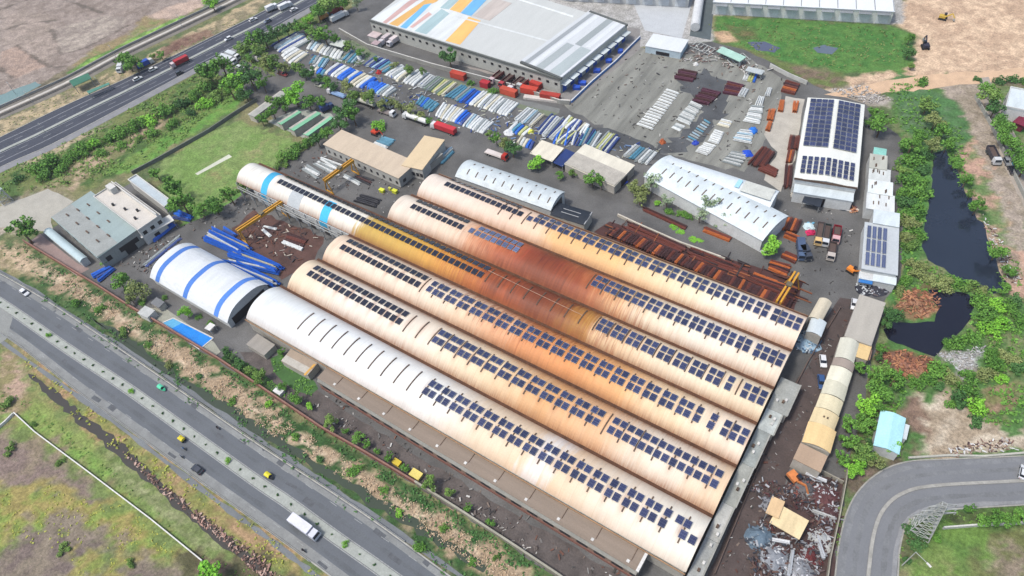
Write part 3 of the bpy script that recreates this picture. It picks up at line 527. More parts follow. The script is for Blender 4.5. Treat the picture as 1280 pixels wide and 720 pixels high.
ARC = {0: (-108+np.arange(0, 22)*4.72, -95), 1: (-66.4+np.arange(0, 13)*4.72, -100), 2: (-95.+np.arange(0, 19)*4.72, -95), 3: (-110.7+np.arange(0, 23)*4.72, 0), 4: (-105.5+np.arange(0, 21)*4.72, 0), 5: (-134.4+np.arange(0, 27)*4.74, 0)}
SL = ['outermost long rust-stained vaulted shed, beside the steel beam yard', 'second long vaulted shed from the beam yard, with a deep red rust patch', 'longest vaulted shed, white with blue bands at one end and mustard rust further on',
      'long vaulted shed between the mustard stained roof and the cream one, orange in its middle', 'long cream vaulted shed directly behind the white front one, with a gap in its panels', 'frontmost long vaulted shed, white at one end with bare curved vent slots']
bm_roofs = []
for k in range(6):
    y0, y1 = GUT[k]; c = (y0+y1)/2; hw = (y0-y1)/2; x0 = XL[k]
    t = thing('vaulted_shed', SL[k], 'shed', (x0, c, 0), 0, 'long vaulted sheds of the works')
    def loc(mb): mb.v = [(a-x0, b_-c, z_) for a, b_, z_ in mb.v]; return mb
    N = 20; us = [-1+2*i/N for i in range(N+1)]; xs = [x0]+list(np.arange(x0+6, XR-1, 6))+[XR]
    mb = MB(); g_ = .45
    vv = [(x, c+u*(hw-g_), vz(u)) for x in xs for u in us]; n_ = N+1
    ff = [(i*n_+j, (i+1)*n_+j, (i+1)*n_+j+1, i*n_+j+1) for i in range(len(xs)-1) for j in range(N)]
    mb.add(vv, ff); mb.add([(x, y, z-.12) for x, y, z in vv], [f[::-1] for f in ff])
    loc(mb).build('roof', rust_mat('rusted_roof_sheet_%s' % 'abcdef'[k], k, RUST[k], gut=.4 if k == 5 else .85), t, smooth=False)
    for xe, nm in ((x0+.15, 'end_wall'), (XR-.15, 'end_wall')):
        mb = MB(); q = [(c-hw+.3, 0)]+[(c+u*(hw-.3), vz(u)-.14) for u in us]+[(c+hw-.3, 0)]
        if nm == 'end_wall' and xe < XR-1:    # open end with a high doorway: boards only above 4.5 m
            mb.add([(xe, y, z) for y, z in [(c-hw+.3, 4.6)]+q[1:-1]+[(c+hw-.3, 4.6)]], [tuple(range(len(q)))]); loc(mb).build(nm, wall_c, t)
            for i in range(5): y = c-hw+.6+i*(2*hw-1.2)/4; loc(MB().box(xe, xe+.3, y-.15, y+.15, 0, 6)).build('column', gal, t)
        else:
            mb.add([(xe, y, z) for y, z in q], [tuple(range(len(q)))]); loc(mb).build(nm, wall_c, t)
    mb = MB(); mb.box(x0, XR, y0-.44, y0+.44 if k else y0+.1, ZG-.35, ZG+.05); loc(mb).build('gutter', dark_metal, t)
    if k in (0, 5):
        yy = y0-.4 if k == 0 else y1+.4
        mb = MB(); mb.box(x0+.3, XR-.3, yy-.08, yy+.08, .0, ZG-.1); loc(mb).build('side_wall', wall_c, t)
        mb = MB(); yy = y0+.12 if k == 0 else y1-.1; mb.box(x0, XR, yy-.12, yy+.12, ZG-.3, ZG+.02); loc(mb).build('eave_trim', mat('eave_brown', P(168, 132, 98), var=.2), t)
    arcs, _ = ARC[k]
    for xa in arcs:
        if xa > XR-2: continue
        mb = MB(); S_ = 8; ua = [-.43+.95*i/S_ for i in range(S_+1)]; w_ = .17
        bt = [(xa+s_*w_, c+u*hw, vz(u)+.015) for s_ in (-1, 1) for u in ua]; tp = [(x, y, z+.14) for x, y, z in bt]; m_ = S_+1
        mb.add(bt+tp, [(2*m_+i, 3*m_+i, 3*m_+i+1, 2*m_+i+1) for i in range(S_)]+[(i, 2*m_+i, 2*m_+i+1, i+1) for i in range(S_)]+[(m_+i+1, 3*m_+i+1, 3*m_+i, m_+i) for i in range(S_)])
        loc(mb).build('roof_vent', vent_m, t)
    ps = sorted(PAN[k], key=lambda p: -p[0])
    cnt = 0; extra = {}
    for (x, y, kd) in ps:
        zo = ZG+3.*(1-((y-c)/hw)**2); xo, yo = x, y
        for _ in range(12): f_ = (HC-vz((y-c)/hw)-.2)/(HC-zo); x, y = xo*f_, yo*f_
        u = (y-c)/hw; zz = vz(u)+.22; sl_ = math.atan(-2.5*RISE*abs(u)**1.5*(1 if u > 0 else -1)/hw); dz = random.uniform(-.01, .01)
        if cnt < 100:
            o = bpy.data.objects.new('solar_panel', PM[kd]); COL.objects.link(o); o.parent = t
            o.location = (x-x0, y-c, zz); o.rotation_euler = (sl_+dz, dz*.5, dz)
        else:
            e = extra.setdefault(kd, []); e.append((x, y, zz, sl_))
        cnt += 1
    if extra:
        vs, fs, mi = [], [], []; mats = []
        for kd, lst in extra.items():
            me = PM[kd]; base = [v.co.copy() for v in me.vertices]; fcs = [(tuple(p.vertices), p.material_index) for p in me.polygons]; mo = len(mats); mats += list(me.materials)
            for (x, y, zz, s_) in lst:
                o_ = len(vs); Rm = Matrix.Rotation(s_, 3, 'X')
                for co in base: q = Rm@co; vs.append((q.x+x-x0, q.y+y-c, q.z+zz))
                for f, mm in fcs: fs.append(tuple(a+o_ for a in f)); mi.append(mm+mo)
        mb = MB(); mb.v = vs; mb.f = fs; mb.mi = mi; o = mb.build('solar_panel', mats, t); o['kind'] = 'stuff'
    if k == 2:                                 # painted bands and the exposed white side
        def band(xa, xb, xc, xd, m, nm, ulo=-1., uhi=1.):
            mb = MB(); S_ = 20; v = []
            for i in range(S_+1):
                u = ulo+(uhi-ulo)*i/S_; f_ = (u+1)/2; v += [(xa+(xc-xa)*f_, c+u*(hw-g_), vz(u)+.025), (xb+(xd-xb)*f_, c+u*(hw-g_), vz(u)+.025)]
            mb.add(v, [(2*i, 2*i+1, 2*i+3, 2*i+2) for i in range(S_)]); loc(mb).build(nm, m, t)
        cyan = mat('cyan_band_paint', P(74, 190, 236), var=.08)
        band(-194.6, -191.4, -196.4, -193.4, cyan, 'blue_band'); band(-164.4, -160.6, -165.5, -161.8, cyan, 'blue_band', -1, .3)
        band(-180.6, -174.6, -181.6, -175.4, mat('grey_band_paint', P(196, 202, 204), var=.08), 'grey_band', -1, .25)
        mb = MB(); yy = y1+.12; mb.box(x0+10, -150, yy-.1, yy+.1, .6, ZG); loc(mb).build('side_wall', wall_w, t)
        for x in np.arange(x0+.5, -150, 6.0): loc(MB().box(x-.15, x+.15, yy-.4, yy-.15, 0, ZG)).build('column', mat('white_column', P(220, 222, 220)), t)
        for x in np.arange(x0+18, -152, 7.): loc(MB().box(x-1.2, x+1.2, yy-.18, yy-.11, 0, 4)).build('doorway', glass_dark, t)
        for x0_, x1_ in ((-194.4, -191.6), (-164.4, -160.6)): loc(MB().box(x0_, x1_, yy-.14, yy-.105, 1.9, ZG)).build('blue_band', cyan, t)
        # pipe rack running over the valley
        loc(MB().tube((-97, c+1.6, vz(.25)+.12), (-62, c+.5, vz(.1)+.12), .07)).build('roof_pipe', mat('rusty_white_pipe', P(206, 170, 146), var=.3, scale=1.), t)
# crane runway beside the white end of the long shed
t = thing('crane_runway', 'long raised crane rail on posts along the side of the blue banded shed', 'crane rail', (-180, 97, 0))
mb = MB()
for yy in (-.3, .5): mb.bar((-24, yy, 6.6), (30, yy-.6, 6.6), .22, .4)
mb.build('rail_beam', mat('pale_beam', P(186, 186, 180)), t)
for x in np.arange(-23, 30, 6.0): mb = MB(); mb.bar((x, .1-.6*(x+24)/54, 0), (x, .1-.6*(x+24)/54, 6.4), .3); mb.build('post', gal, t)
# ------------------------------------------------------------------ general builders
def rect3(a, b, c, h):
    """rectangle whose one edge runs a->b and whose far side passes through c (picture points at height h)"""
    A_, B_, C_ = Vector(W(*a, h)), Vector(W(*b, h)), Vector(W(*c, h)); d = B_-A_; L = d.length; d /= L; nrm = Vector((-d.y, d.x)); w = (C_-A_).dot(nrm)
    if w < 0: A_ = B_; d = -d; nrm = -nrm; w = -w
    return (A_.x, A_.y), math.atan2(d.y, d.x), L, w
def windows(mb, L, w, side, z0, z1, n, ww, t_=.07, m=.06):
    """openings standing proud on a wall; side s(outh) n(orth) e w"""
    for i in range(n):
        p = (i+.5)/n
        if side == 's': x = p*L; mb.box(x-ww/2, x+ww/2, -t_, -.005, z0, z1)
        if side == 'n': x = p*L; mb.box(x-ww/2, x+ww/2, w+.005, w+t_, z0, z1)
        if side == 'w': y = p*w; mb.box(-t_, -.005, y-ww/2, y+ww/2, z0, z1)
        if side == 'e': y = p*w; mb.box(L+.005, L+t_, y-ww/2, y+ww/2, z0, z1)
def building(name, label, cat, a, b, c, h, wall, roof, kind='flat', rise=1.2, over=.4, win=(), winh=(1, 2.4), door=None, group=None, extras=None, open_=False, pw=2):
    o, ang, L, w = rect3(a, b, c, h); t = thing(name, label, cat, (o[0], o[1], 0), ang, group)
    if not open_:
        mb = MB(); mb.box(0, L, 0, w, 0, h-.25 if kind != 'parapet' else h-.9); mb.build('wall', wall, t)
    else:
        for i in range(max(2, int(L/6)+1)):
            for y in (.2, w-.2): mb = MB(); x = .2+(L-.4)*i/max(1, int(L/6)); mb.box(x-.12, x+.12, y-.12, y+.12, 0, h-.2); mb.build('post', gal, t)
    mb = MB(); v = over
    if kind == 'flat': mb.box(-v, L+v, -v, w+v, h-.25, h)
    elif kind == 'parapet':
        mb.box(-.1, L+.1, -.1, w+.1, h-.9, h-.55)
    elif kind == 'slope': mb.prism([(-v, -v), (L+v, -v), (L+v, w+v), (-v, w+v)], [h-.25-rise, h-.25-rise, h-.25, h-.25], [h-rise, h-rise, h, h])
    elif kind in ('gable', 'vault'):
        S_ = 2 if kind == 'gable' else 14; q = []
        for i in range(S_+1):
            u = -1+2*i/S_; q.append((w/2+u*(w/2+v), h-.1+rise*((1-abs(u)) if kind == 'gable' else (1-abs(u)**pw))))
        xs = [-v, L+v]; m_ = S_+1
        vt = [(x, y, z) for x in xs for y, z in q]; vb = [(x, y, z-.14) for x in xs for y, z in q]
        mb.add(vt+vb, [(j, m_+j, m_+j+1, j+1) for j in range(S_)]+[(2*m_+j+1, 3*m_+j+1, 3*m_+j, 2*m_+j) for j in range(S_)]+[(j+1, 2*m_+j+1, 2*m_+j, j) for j in range(S_)]+[(m_+j, 3*m_+j, 3*m_+j+1, m_+j+1) for j in range(S_)]+[(0, 2*m_, 3*m_, m_), (S_, m_+S_, 3*m_+S_, 2*m_+S_)])
        for xe in (.12, L-.12):
            gb = MB(); gb.add([(xe, .05, h-.3)]+[(xe, max(.05, min(w-.05, y)), z-.16) for y, z in q]+[(xe, w-.05, h-.3)], [tuple(range(m_+2))]); gb.build('gable_wall', wall, t)
    mb.build('roof', roof, t)
    if kind == 'parapet':
        mb = MB(); mb.box(-.15, L+.15, -.15, .1, h-.549, h); mb.box(-.15, L+.15, w-.1, w+.15, h-.549, h); mb.box(-.15, .1, .1, w-.1, h-.549, h); mb.box(L-.1, L+.15, .1, w-.1, h-.549, h); mb.build('parapet', wall, t)
    for (side, n_, ww) in win:
        for i in range(n_):
            mb = MB(); tmp = MB(); windows(tmp, L, w, side, winh[0], winh[1], n_, ww); mb.v = tmp.v[i*8:(i+1)*8]; mb.f = tmp.f[:6]; mb.mi = [0]*6; mb.build('window', glass_dark, t)
    if door:
        side, p, ww, hh = door; mb = MB()
        if side == 's': mb.box(L*p-ww/2, L*p+ww/2, -.08, -.006, .02, hh)
        if side == 'n': mb.box(L*p-ww/2, L*p+ww/2, w+.006, w+.08, .02, hh)
        if side == 'e': mb.box(L+.006, L+.08, w*p-ww/2, w*p+ww/2, .02, hh)
        if side == 'w': mb.box(-.08, -.006, w*p-ww/2, w*p+ww/2, .02, hh)
        mb.build('door', glass_dark, t)
    def vent(x, y, lx, ly, zz, m=vent_m, nm='roof_vent'): mb = MB(); mb.box(x-lx/2, x+lx/2, y-ly/2, y+ly/2, zz, zz+.14); mb.build(nm, m, t)
    if extras: extras(t, L, w, h, vent)
    return t, L, w
def vaultz(y, w, h, rise, v=.4, pw=2): u = abs(y-w/2)/(w/2+v); return h-.1+rise*(1-u**pw)
def roofmat(name, rgb, var=.1, period=.9, streak=(.3, .06, 1)): return mat(name, P(*rgb), rough=.55, var=var, scale=1.2, streak=streak, fine=.07)
W_ROOF = roofmat('white_sheet_roof', (222, 232, 234), .16); G_ROOF = roofmat('grey_sheet_roof', (152, 168, 166), .08)
BEIGE = roofmat('beige_slab_roof', (206, 188, 164), .1); BROWN = roofmat('brown_sheet_roof', (150, 134, 118), .12, streak=(.05, .6, 1)); CONC = mat('weathered_concrete', P(176, 176, 168), var=.2, scale=.25)
CREAMR = roofmat('cream_sheet_roof', (234, 222, 196), .14); TANR = roofmat('tan_sheet_roof', (232, 202, 156), .14); PLAS = mat('plaster_wall', P(206, 204, 196), var=.12, scale=.4)
# striped white vault at the left
def ex(t, L, w, h, vent):
    for i, x in enumerate((2.6, 17.2, 32.8)):
        if x > L-1: continue
        mb = MB(); S_ = 16; v = []
        for j in range(S_+1):
            y = -.4+(w+.8)*j/S_; dx = 0 if i else 0; v += [(x+dx, y, vaultz(y, w, h, 3.6, pw=3)+.03), (x+2.1+dx, y, vaultz(y, w, h, 3.6, pw=3)+.03)]
        mb.add(v, [(2*j, 2*j+1, 2*j+3, 2*j+2) for j in range(S_)]); mb.build('blue_band', mat('blue_band_paint', P(84, 136, 218), var=.08), t)
x0_, x1_ = W(188, 345, 3.5)[0], W(270, 396, 3.5)[0]
_t, _L, _w = building('vaulted_shed', 'short white vaulted shed crossed by three blue bands, near the swimming pool', 'shed', (189, 346), (284, 402), (326, 352), 3.5, wall_w, roofmat('white_vault_roof', (236, 240, 242), .1), 'vault', 3.6, extras=ex, pw=3, door=('e', .5, 14, 3.3))  # the door is a dark panel painted in for shade inside the open end
# grey flat-pitched warehouse and its lean-to
def ex(t, L, w, h, vent):
    for i in range(4):
        for j in range(3):
            if (i, j) != (3, 2): vent(L*(.14+.22*i)+j*.8, w*(.25+.24*j), 2.0, .5, h+.02)
building('warehouse', 'grey warehouse with a flat sheet roof and rows of small vents, beside the white office', 'warehouse', (64, 270), (121, 320), (174, 288), 7, mat('grey_wall', P(168, 172, 168), var=.1), G_ROOF, 'slope', .5, over=.3, win=[('e', 3, 2.), ('s', 6, 1.6)], winh=(2.5, 4.5), door=('e', .65, 4, 4.5), extras=ex)
building('lean_to_shed', 'small shed with a curved pale blue roof next to the grey warehouse', 'shed', (55, 290), (100, 327), (110, 323), 3.2, wall_w, roofmat('pale_blue_roof', (202, 222, 226), .06), 'vault', .7, over=.2)
sheet('brick_paving', [(34, 306), (50, 292), (98, 330), (112, 336), (96, 345), (70, 326)], .05, M(162, 140, 134))
# white office block
def ex(t, L, w, h, vent):
    mb = MB(); mb.box(-.1, L*1.0, w-1.2, w-.9, h-.54, h+1.2); mb.build('parapet', mat('white_render', P(228, 226, 220), var=.06), t)
    mb = MB(); mb.box(1.5, 5.5, w*.55, w*.8, h-.54, h+2.0); mb.build('stair_tower', mat('white_render', P(228, 226, 220)), t)
    for x, y in ((L*.35, w*.2), (L*.55, w*.35), (L*.8, w*.3), (L*.7, w*.6)): mb = MB(); mb.tube((x, y, h-.54), (x, y, h+.5), .45, 10); mb.build('water_tank', glass_dark, t)
OFF = mat('white_render', P(228, 226, 220), var=.06)
building('office_block', 'white flat-roofed office block with parapets beside the grey warehouse', 'office', (117, 245), (172, 287), (200, 268), 8, OFF, mat('roof_tile_pale', P(212, 206, 196), var=.08), 'parapet', win=[('s', 6, 1.3), ('e', 3, 1.5), ('n', 6, 1.3)], winh=(4.5, 6), door=('e', .5, 2, 2.5), extras=ex)
building('office_annex', 'low white annex with a blue-grey roof behind the office block, by the lawn', 'office', (160, 224), (205, 258), (216, 252), 5, OFF, mat('roof_pale_blue', P(196, 208, 214), var=.08), 'parapet', win=[('n', 4, 1.2)])
building('open_canopy', 'thin white canopy in front of the office block over the blue beams', 'canopy', (172, 290), (177, 297), (214, 272), 4, OFF, OFF, 'flat', over=.2, open_=True)
# front annex of the white front shed
def ex(t, L, w, h, vent):
    mb = MB(); q = [(0, -.75), (L, -.75), (L, 0), (0, 0)]; mb.prism(q, [h-1.15, h-1.15, h-.36, h-.36], [h-1.05, h-1.05, h-.27, h-.27]); mb.build('eave_canopy', mat('grey_canopy', P(156, 154, 146), var=.12), t)
    MB().box(0, L, -.5, -.01, 0, h-1.2).build('front_wall', mat('annex_front', P(150, 128, 112), var=.2), t)
    for i in range(11): vent(6+i*9.4, .9, .7, .7, h+.01, OFF, 'roof_cowl'); vent(6.+i*9.4+.6, 3.2, .14, 3.6, h+.01, vent_m, 'roof_seam')
    for i in range(22): mb = MB(); x = 3+i*4.75; mb.box(x-1.5, x+1.5, -.58, -.51, 1.9, 3.5); mb.build('window', glass_dark, t)
    mb = MB(); mb.box(0, L, -.62, -.52, 0, 1.5); mb.build('brick_plinth', mat('brick_red', P(150, 104, 90), var=.2, scale=1.5), t)
    mb = MB(); mb.box(L-.4, L+.3, -.2, w, h-.2, h+.5); mb.build('parapet', OFF, t)
building('factory_annex', 'long low annex with a brown flat roof along the front of the white vaulted shed', 'building', (397, 472), (797, 714), (808, 690), 5.2, mat('annex_wall', P(164, 158, 146), var=.15), BROWN, 'flat', over=.1, extras=ex)
building('lean_to_shed', 'short brown lean-to roof at the left end of the annex', 'shed', (351, 450), (384, 468), (395, 453), 3.4, wall_c, roofmat('brown_pale_roof', (172, 154, 134), .12), 'slope', .5, over=.1)
building('lean_to_shed', 'grey slab roof with a white frame beside the white front shed corner', 'shed', (308, 430), (330, 444), (345, 432), 2.6, wall_c, roofmat('grey_slab', (160, 154, 144), .12), 'flat', over=.1)
tag(MB().obox(W(387, 462, 4.6), .7, 4.4, 4.5, 4.62, 0).build('yellow_roof_strip', mat('yellow_paint', P(222, 170, 84))), 'narrow yellow strip laid between the brown lean-to roof and the annex roof', 'roof strip')
# narrow side roofs along the right-hand ends of the sheds
SA = [(55.2, 66, (170, 172, 168)), (66, 76, (186, 186, 180)), (76, 88, (176, 178, 170)), (88, 99, (166, 172, 168)), (99, 106, (190, 196, 192)), (106, 117, (160, 162, 156))]
SN = ['nearest the bottom of the photograph', 'second from the bottom', 'third from the bottom', 'fourth from the bottom, mid-row', 'pale, fifth from the bottom', 'topmost, beside the junk pile']
for i, (ya, yb, c_) in enumerate(SA):
    t = thing('side_annex', 'grey concrete roof slab at the shed ends, '+SN[i], 'annex', (-6.6, ya, 0), 0, 'concrete side annexes at the shed ends'); wd = [3.2, 3.2, 3.4, 3.6, 4.4, 5.4][i]
    mb = MB(); mb.box(0, wd-.3, .1, yb-ya-.1, 0, 3.7); mb.build('wall', wall_c, t)
    mb = MB(); mb.box(0, wd, .04, yb-ya-.04, 3.71, 4.0); mb.build('roof', mat('slab_%d' % i, P(*c_), var=.22, scale=.3), t)
    mb = MB(); mb.box(wd-.25, wd+.1, .1, yb-ya-.1, 4.01, 4.3); mb.build('parapet', CONC, t)
    for j in range(3): mb = MB(); x, y = random.uniform(.8, wd-1), random.uniform(1, yb-ya-1); mb.box(x-.3, x+.3, y-.4, y+.4, 4.01, 4.01+random.uniform(.3, .8)); mb.build('roof_unit', OFF if j else vent_m, t)
building('vaulted_shed', 'small shed with a beige and cream curved roof at the outermost long shed end', 'shed', (1012, 396), (1025, 373), (1040, 377), 5, wall_c, CREAMR, 'vault', 1.0, over=.2)
building('vaulted_shed', 'small white roofed shed directly above the junk pile at the shed ends', 'shed', (1008, 414), (1015, 397), (1034, 401), 5, wall_c, W_ROOF, 'vault', .8, over=.1)
# white vaulted sheds of the middle row
def ventarcs(n, u0, u1, x0f=.1, x1f=.95, rise=2.0, lw=.35):
    def f(t, L, w, h, vent):
        for i in range(n):
            for (ua, ub) in ((u0, u1), (.28, .5)):
                x = L*(x0f+(x1f-x0f)*i/(n-1)); mb = MB(); S_ = 4; v = []
                for s_ in (-lw/2, lw/2):
                    for j in range(S_+1): y = w/2+(ua+(ub-ua)*j/S_)*w/2; v.append((x+s_, y, vaultz(y, w, h, rise)+.12))
                m_ = S_+1; mb.add(v+[(a, b_, z-.14) for a, b_, z in v], [(j, m_+j, m_+j+1, j+1) for j in range(S_)]+[(j, j+1, 2*m_+j+1, 2*m_+j) for j in range(S_)]+[(m_+j+1, m_+j, 3*m_+j, 3*m_+j+1) for j in range(S_)]); mb.build('roof_vent', vent_m, t)
    return f
building('vaulted_shed', 'white vaulted shed with dark vent slots touching the outermost rusted shed', 'shed', (570, 220), (688, 262), (705, 240), 5.5, wall_w, W_ROOF, 'vault', 2., over=.3, extras=ventarcs(10, -.7, -.25), door=('e', .5, 6, 5))
building('vaulted_shed', 'white vaulted shed with dark vent slots behind the row of trees', 'shed', (806, 220), (953, 300), (977, 266), 5.5, wall_w, W_ROOF, 'vault', 2., over=.3, extras=ventarcs(13, -.55, -.15))
def ex(t, L, w, h, vent):
    mb = MB(); mb.box(L*.72, L-.6, 1.2, w-1.5, h+1.35, h+1.45); mb.build('roof_patch', M(212, 214, 206), t)
    mb = MB(); mb.box(L*.66, L*.70, 2.2, w-2, h+1.4, h+1.5); mb.build('roof_patch', M(170, 220, 240), t)
building('long_shed', 'plain white roofed long shed with a pale blue patch near its right end', 'shed', (826, 213), (962, 258), (970, 238), 6, wall_w, roofmat('plain_white_roof', (232, 240, 244), .05), 'vault', 1.3, over=.3, extras=ex)
# black tarpaulin shed
def ex(t, L, w, h, vent):
    for y in (w*.35, w*.62): mb = MB(); mb.box(3, L-3, y-.12, y+.12, h+.32, h+.45); mb.build('roof_batten', rail_m, t)
    mb = MB(); mb.box(L-.1, L+.25, 0, w, h-.2, h+.3); mb.build('edge_trim', rail_m, t)
building('open_shed', 'black tarpaulin roofed shed with two pale battens next to the white vaulted shed', 'shed', (688, 268), (730, 281), (742, 266), 4.5, wall_c, mat('black_tarpaulin', P(40, 48, 60), rough=.7, var=.25), 'vault', .5, over=.1, extras=ex)
# stockyard sheds, beige offices
building('open_shed', 'cream roofed open shed behind the trees at the stockyard corner', 'shed', (706, 203), (768, 231), (787, 204), 4.5, wall_c, roofmat('cream_patched', (222, 216, 198), .15), 'slope', .6, over=.2, door=('e', .5, 4, 3))
building('open_shed', 'small cream roofed shed beside the dark blue tarpaulin and round green tree', 'shed', (663, 190), (690, 200), (704, 185), 4.0, wall_c, roofmat('cream_patched2', (228, 220, 200), .15), 'slope', .5, over=.2, open_=True)
building('open_shed', 'low shed under a dark blue tarpaulin between two cream roofs', 'shed', (690, 201), (703, 207), (716, 190), 3.2, wall_c, mat('navy_tarp', P(38, 62, 124), rough=.6, var=.2), 'slope', .4, over=.1, open_=True)
t1 = building('office_wing', 'long beige flat-roofed office wing facing the yellow gantry crane', 'office', (405, 180), (498, 222), (520, 203), 5, PLAS, BEIGE, 'flat', over=.35, win=[('s', 12, 1.1), ('e', 2, 1.6)], winh=(1.2, 2.6))
building('office_wing', 'sand coloured flat-roofed office wing meeting the long one at a corner', 'office', (503, 206), (531, 170), (551, 180), 5.3, PLAS, roofmat('sand_roof', (236, 212, 172), .08), 'flat', over=.3, win=[('e', 5, 1.2), ('s', 4, 1.2)], winh=(1.2, 2.8))
building('lean_to_shed', 'weathered grey lean-to along the sand coloured office wing', 'shed', (518, 213), (547, 189), (552, 193), 3.2, wall_c, CONC, 'slope', .4, over=.1)
# green roofed long sheds on the lawn corner
for i, (a, b, c) in enumerate((((347, 152), (371, 137), (376, 140)), ((361, 159), (394, 138), (400, 142)), ((379, 166), (410, 144), (416, 147)))):
    building('long_shed', ['shortest of the three green roofed sheds, by the lawn', 'middle green roofed shed of the three beside the lawn', 'green roofed shed nearest the beige office, of three'][i], 'shed', a, b, c, 3.5, wall_c, roofmat('mint_green_roof', (140, 206, 164), .06), 'slope', .4, over=.2, group='green roofed sheds')
sheet('concrete_yard', [(334, 152), (372, 136), (414, 142), (420, 150), (390, 172), (378, 172)], .045, M(176, 180, 170))
building('long_shed', 'grey flat-roofed shed beside the road at the top of the lawn', 'shed', (310, 142), (350, 113), (356, 118), 3.5, wall_c, CONC, 'slope', .3, over=.2)
# solar warehouse, right
def pv_block(t, cols, rows, x0, x1, y0, y1, zf, sk=(), kind='b', fx=.86, fy=.93):
    cw, rh = (x1-x0)/cols, (y1-y0)/rows
    key = ('pv', kind, round(cw, 2), round(rh, 2))
    if key not in PM: PM[key] = panel_mesh({'b': PV_BLUE, 'g': PV_GREY, 'k': PV_BLACK}[kind], cw*fx, rh*fy)
    for i in range(cols):
        for j in range(rows):
            if (i, j) in sk: continue
            o = bpy.data.objects.new('solar_panel', PM[key]); COL.objects.link(o); o.parent = t; x, y = x0+(i+.5)*cw, y0+(j+.5)*rh
            o.location = (x, y, zf(x, y)+.25); e = .3; o.rotation_euler = (math.atan((zf(x, y+e)-zf(x, y-e))/(2*e)), -math.atan((zf(x+e, y)-zf(x-e, y))/(2*e)), 0)
def ex(t, L, w, h, vent):
    zf = lambda x, y: h+.06+.9*(1-abs((y-w/2)/(w/2+.3)))
    # local x runs up the long axis
    pv_block(t, 11, 4, L*.37, L*.985, w*.54, w*.96, zf, kind='b'); pv_block(t, 11, 4, L*.37, L*.985, w*.06, w*.46, zf, kind='b')
    pv_block(t, 4, 9, L*.05, L*.25, w*.05, w*.95, zf, kind='b', fy=.7)
    mb = MB(); mb.box(-.5, -.2, -.2, w+.2, h-.5, h+.15); mb.build('eave_trim', vent_m, t)
    mb = MB(); mb.box(-4.4, -.35, .4, w-.6, 0, h-2.6); mb.build('front_bay', wall_w, t)
    mb = MB(); mb.box(-4.6, -.36, .2, w-.4, h-2.59, h-2.3); mb.build('bay_roof', W_ROOF, t)
    mb = MB(); mb.box(-4.5, -4.41, w*.44, w*.6, 0, 3.6); mb.build('door', glass_dark, t)
building('solar_warehouse', 'tall white warehouse with blocks of blue solar panels and a low white front bay', 'warehouse', (1071, 234), (1080, 131), (1011, 120), 7, wall_w, roofmat('cream_white_roof', (234, 236, 228), .06), 'gable', .9, over=.3, extras=ex)
# strip of white sheds further right
def ex(t, L, w, h, vent):
    zf = lambda x, y: h-.6+.6*(y/w) if False else h+.02
    pv_block(t, 3, 4, L*.06, L*.94, w*.04, w*.68, zf, kind='g', fx=.9, fy=.7, sk=())
building('long_shed', 'grey roofed shed carrying faded solar panels beside the green bank', 'shed', (1078, 335), (1082, 278), (1123, 285), 5, wall_w, roofmat('grey_white_roof', (200, 206, 208), .06), 'flat', over=.25, extras=ex)
building('open_canopy', 'white canopy with a blue edge below the shed with faded solar panels', 'canopy', (1075, 346), (1076, 338), (1120, 347), 3.6, wall_w, W_ROOF, 'slope', .4, over=.2)
building('open_canopy', 'bright blue tarpaulin canopy under the white canopy edge', 'canopy', (1074, 351), (1075, 346), (1091, 349), 3.0, wall_w, mat('blue_tarp', P(60, 140, 220), rough=.6), 'slope', .3, over=.1, open_=True)
building('long_shed', 'plain white shed just above the one with faded solar panels', 'shed', (1092, 278), (1093, 262), (1124, 266), 5.5, wall_w, W_ROOF, 'flat', over=.2)
for i, (ya, yb, xa, xb) in enumerate(((260, 240, 1083, 1118), (240, 224, 1085, 1116), (224, 209, 1086, 1113), (209, 192, 1087, 1109))):
    building('long_shed', ['white shed roof, lowest of the uneven row left of the green bank', 'white shed roof second up in the uneven row by the green bank', 'pale patched shed roof third up in the row by the green bank', 'brown and aqua patched roof at the top of the row by the green bank'][i], 'shed', (xa, ya), (xa+1, yb), (xb, yb+5), 4.6+.3*(i % 2), wall_w, roofmat('strip_roof_%d' % i, ((232, 236, 234), (226, 232, 230), (214, 218, 214), (190, 190, 178))[i], .16), 'flat', over=.12, group='white sheds along the green bank', extras=(lambda t, L, w, h, vent: [vent(random.uniform(1, L-1), random.uniform(1, w-1), 1.6, .3, h+.01) for _ in range(5)]))
building('hut', 'small aqua roofed hut at the top end of the white shed row', 'hut', (1092, 192), (1093, 184), (1108, 188), 3.6, wall_w, M(150, 214, 200), 'flat', over=.1)
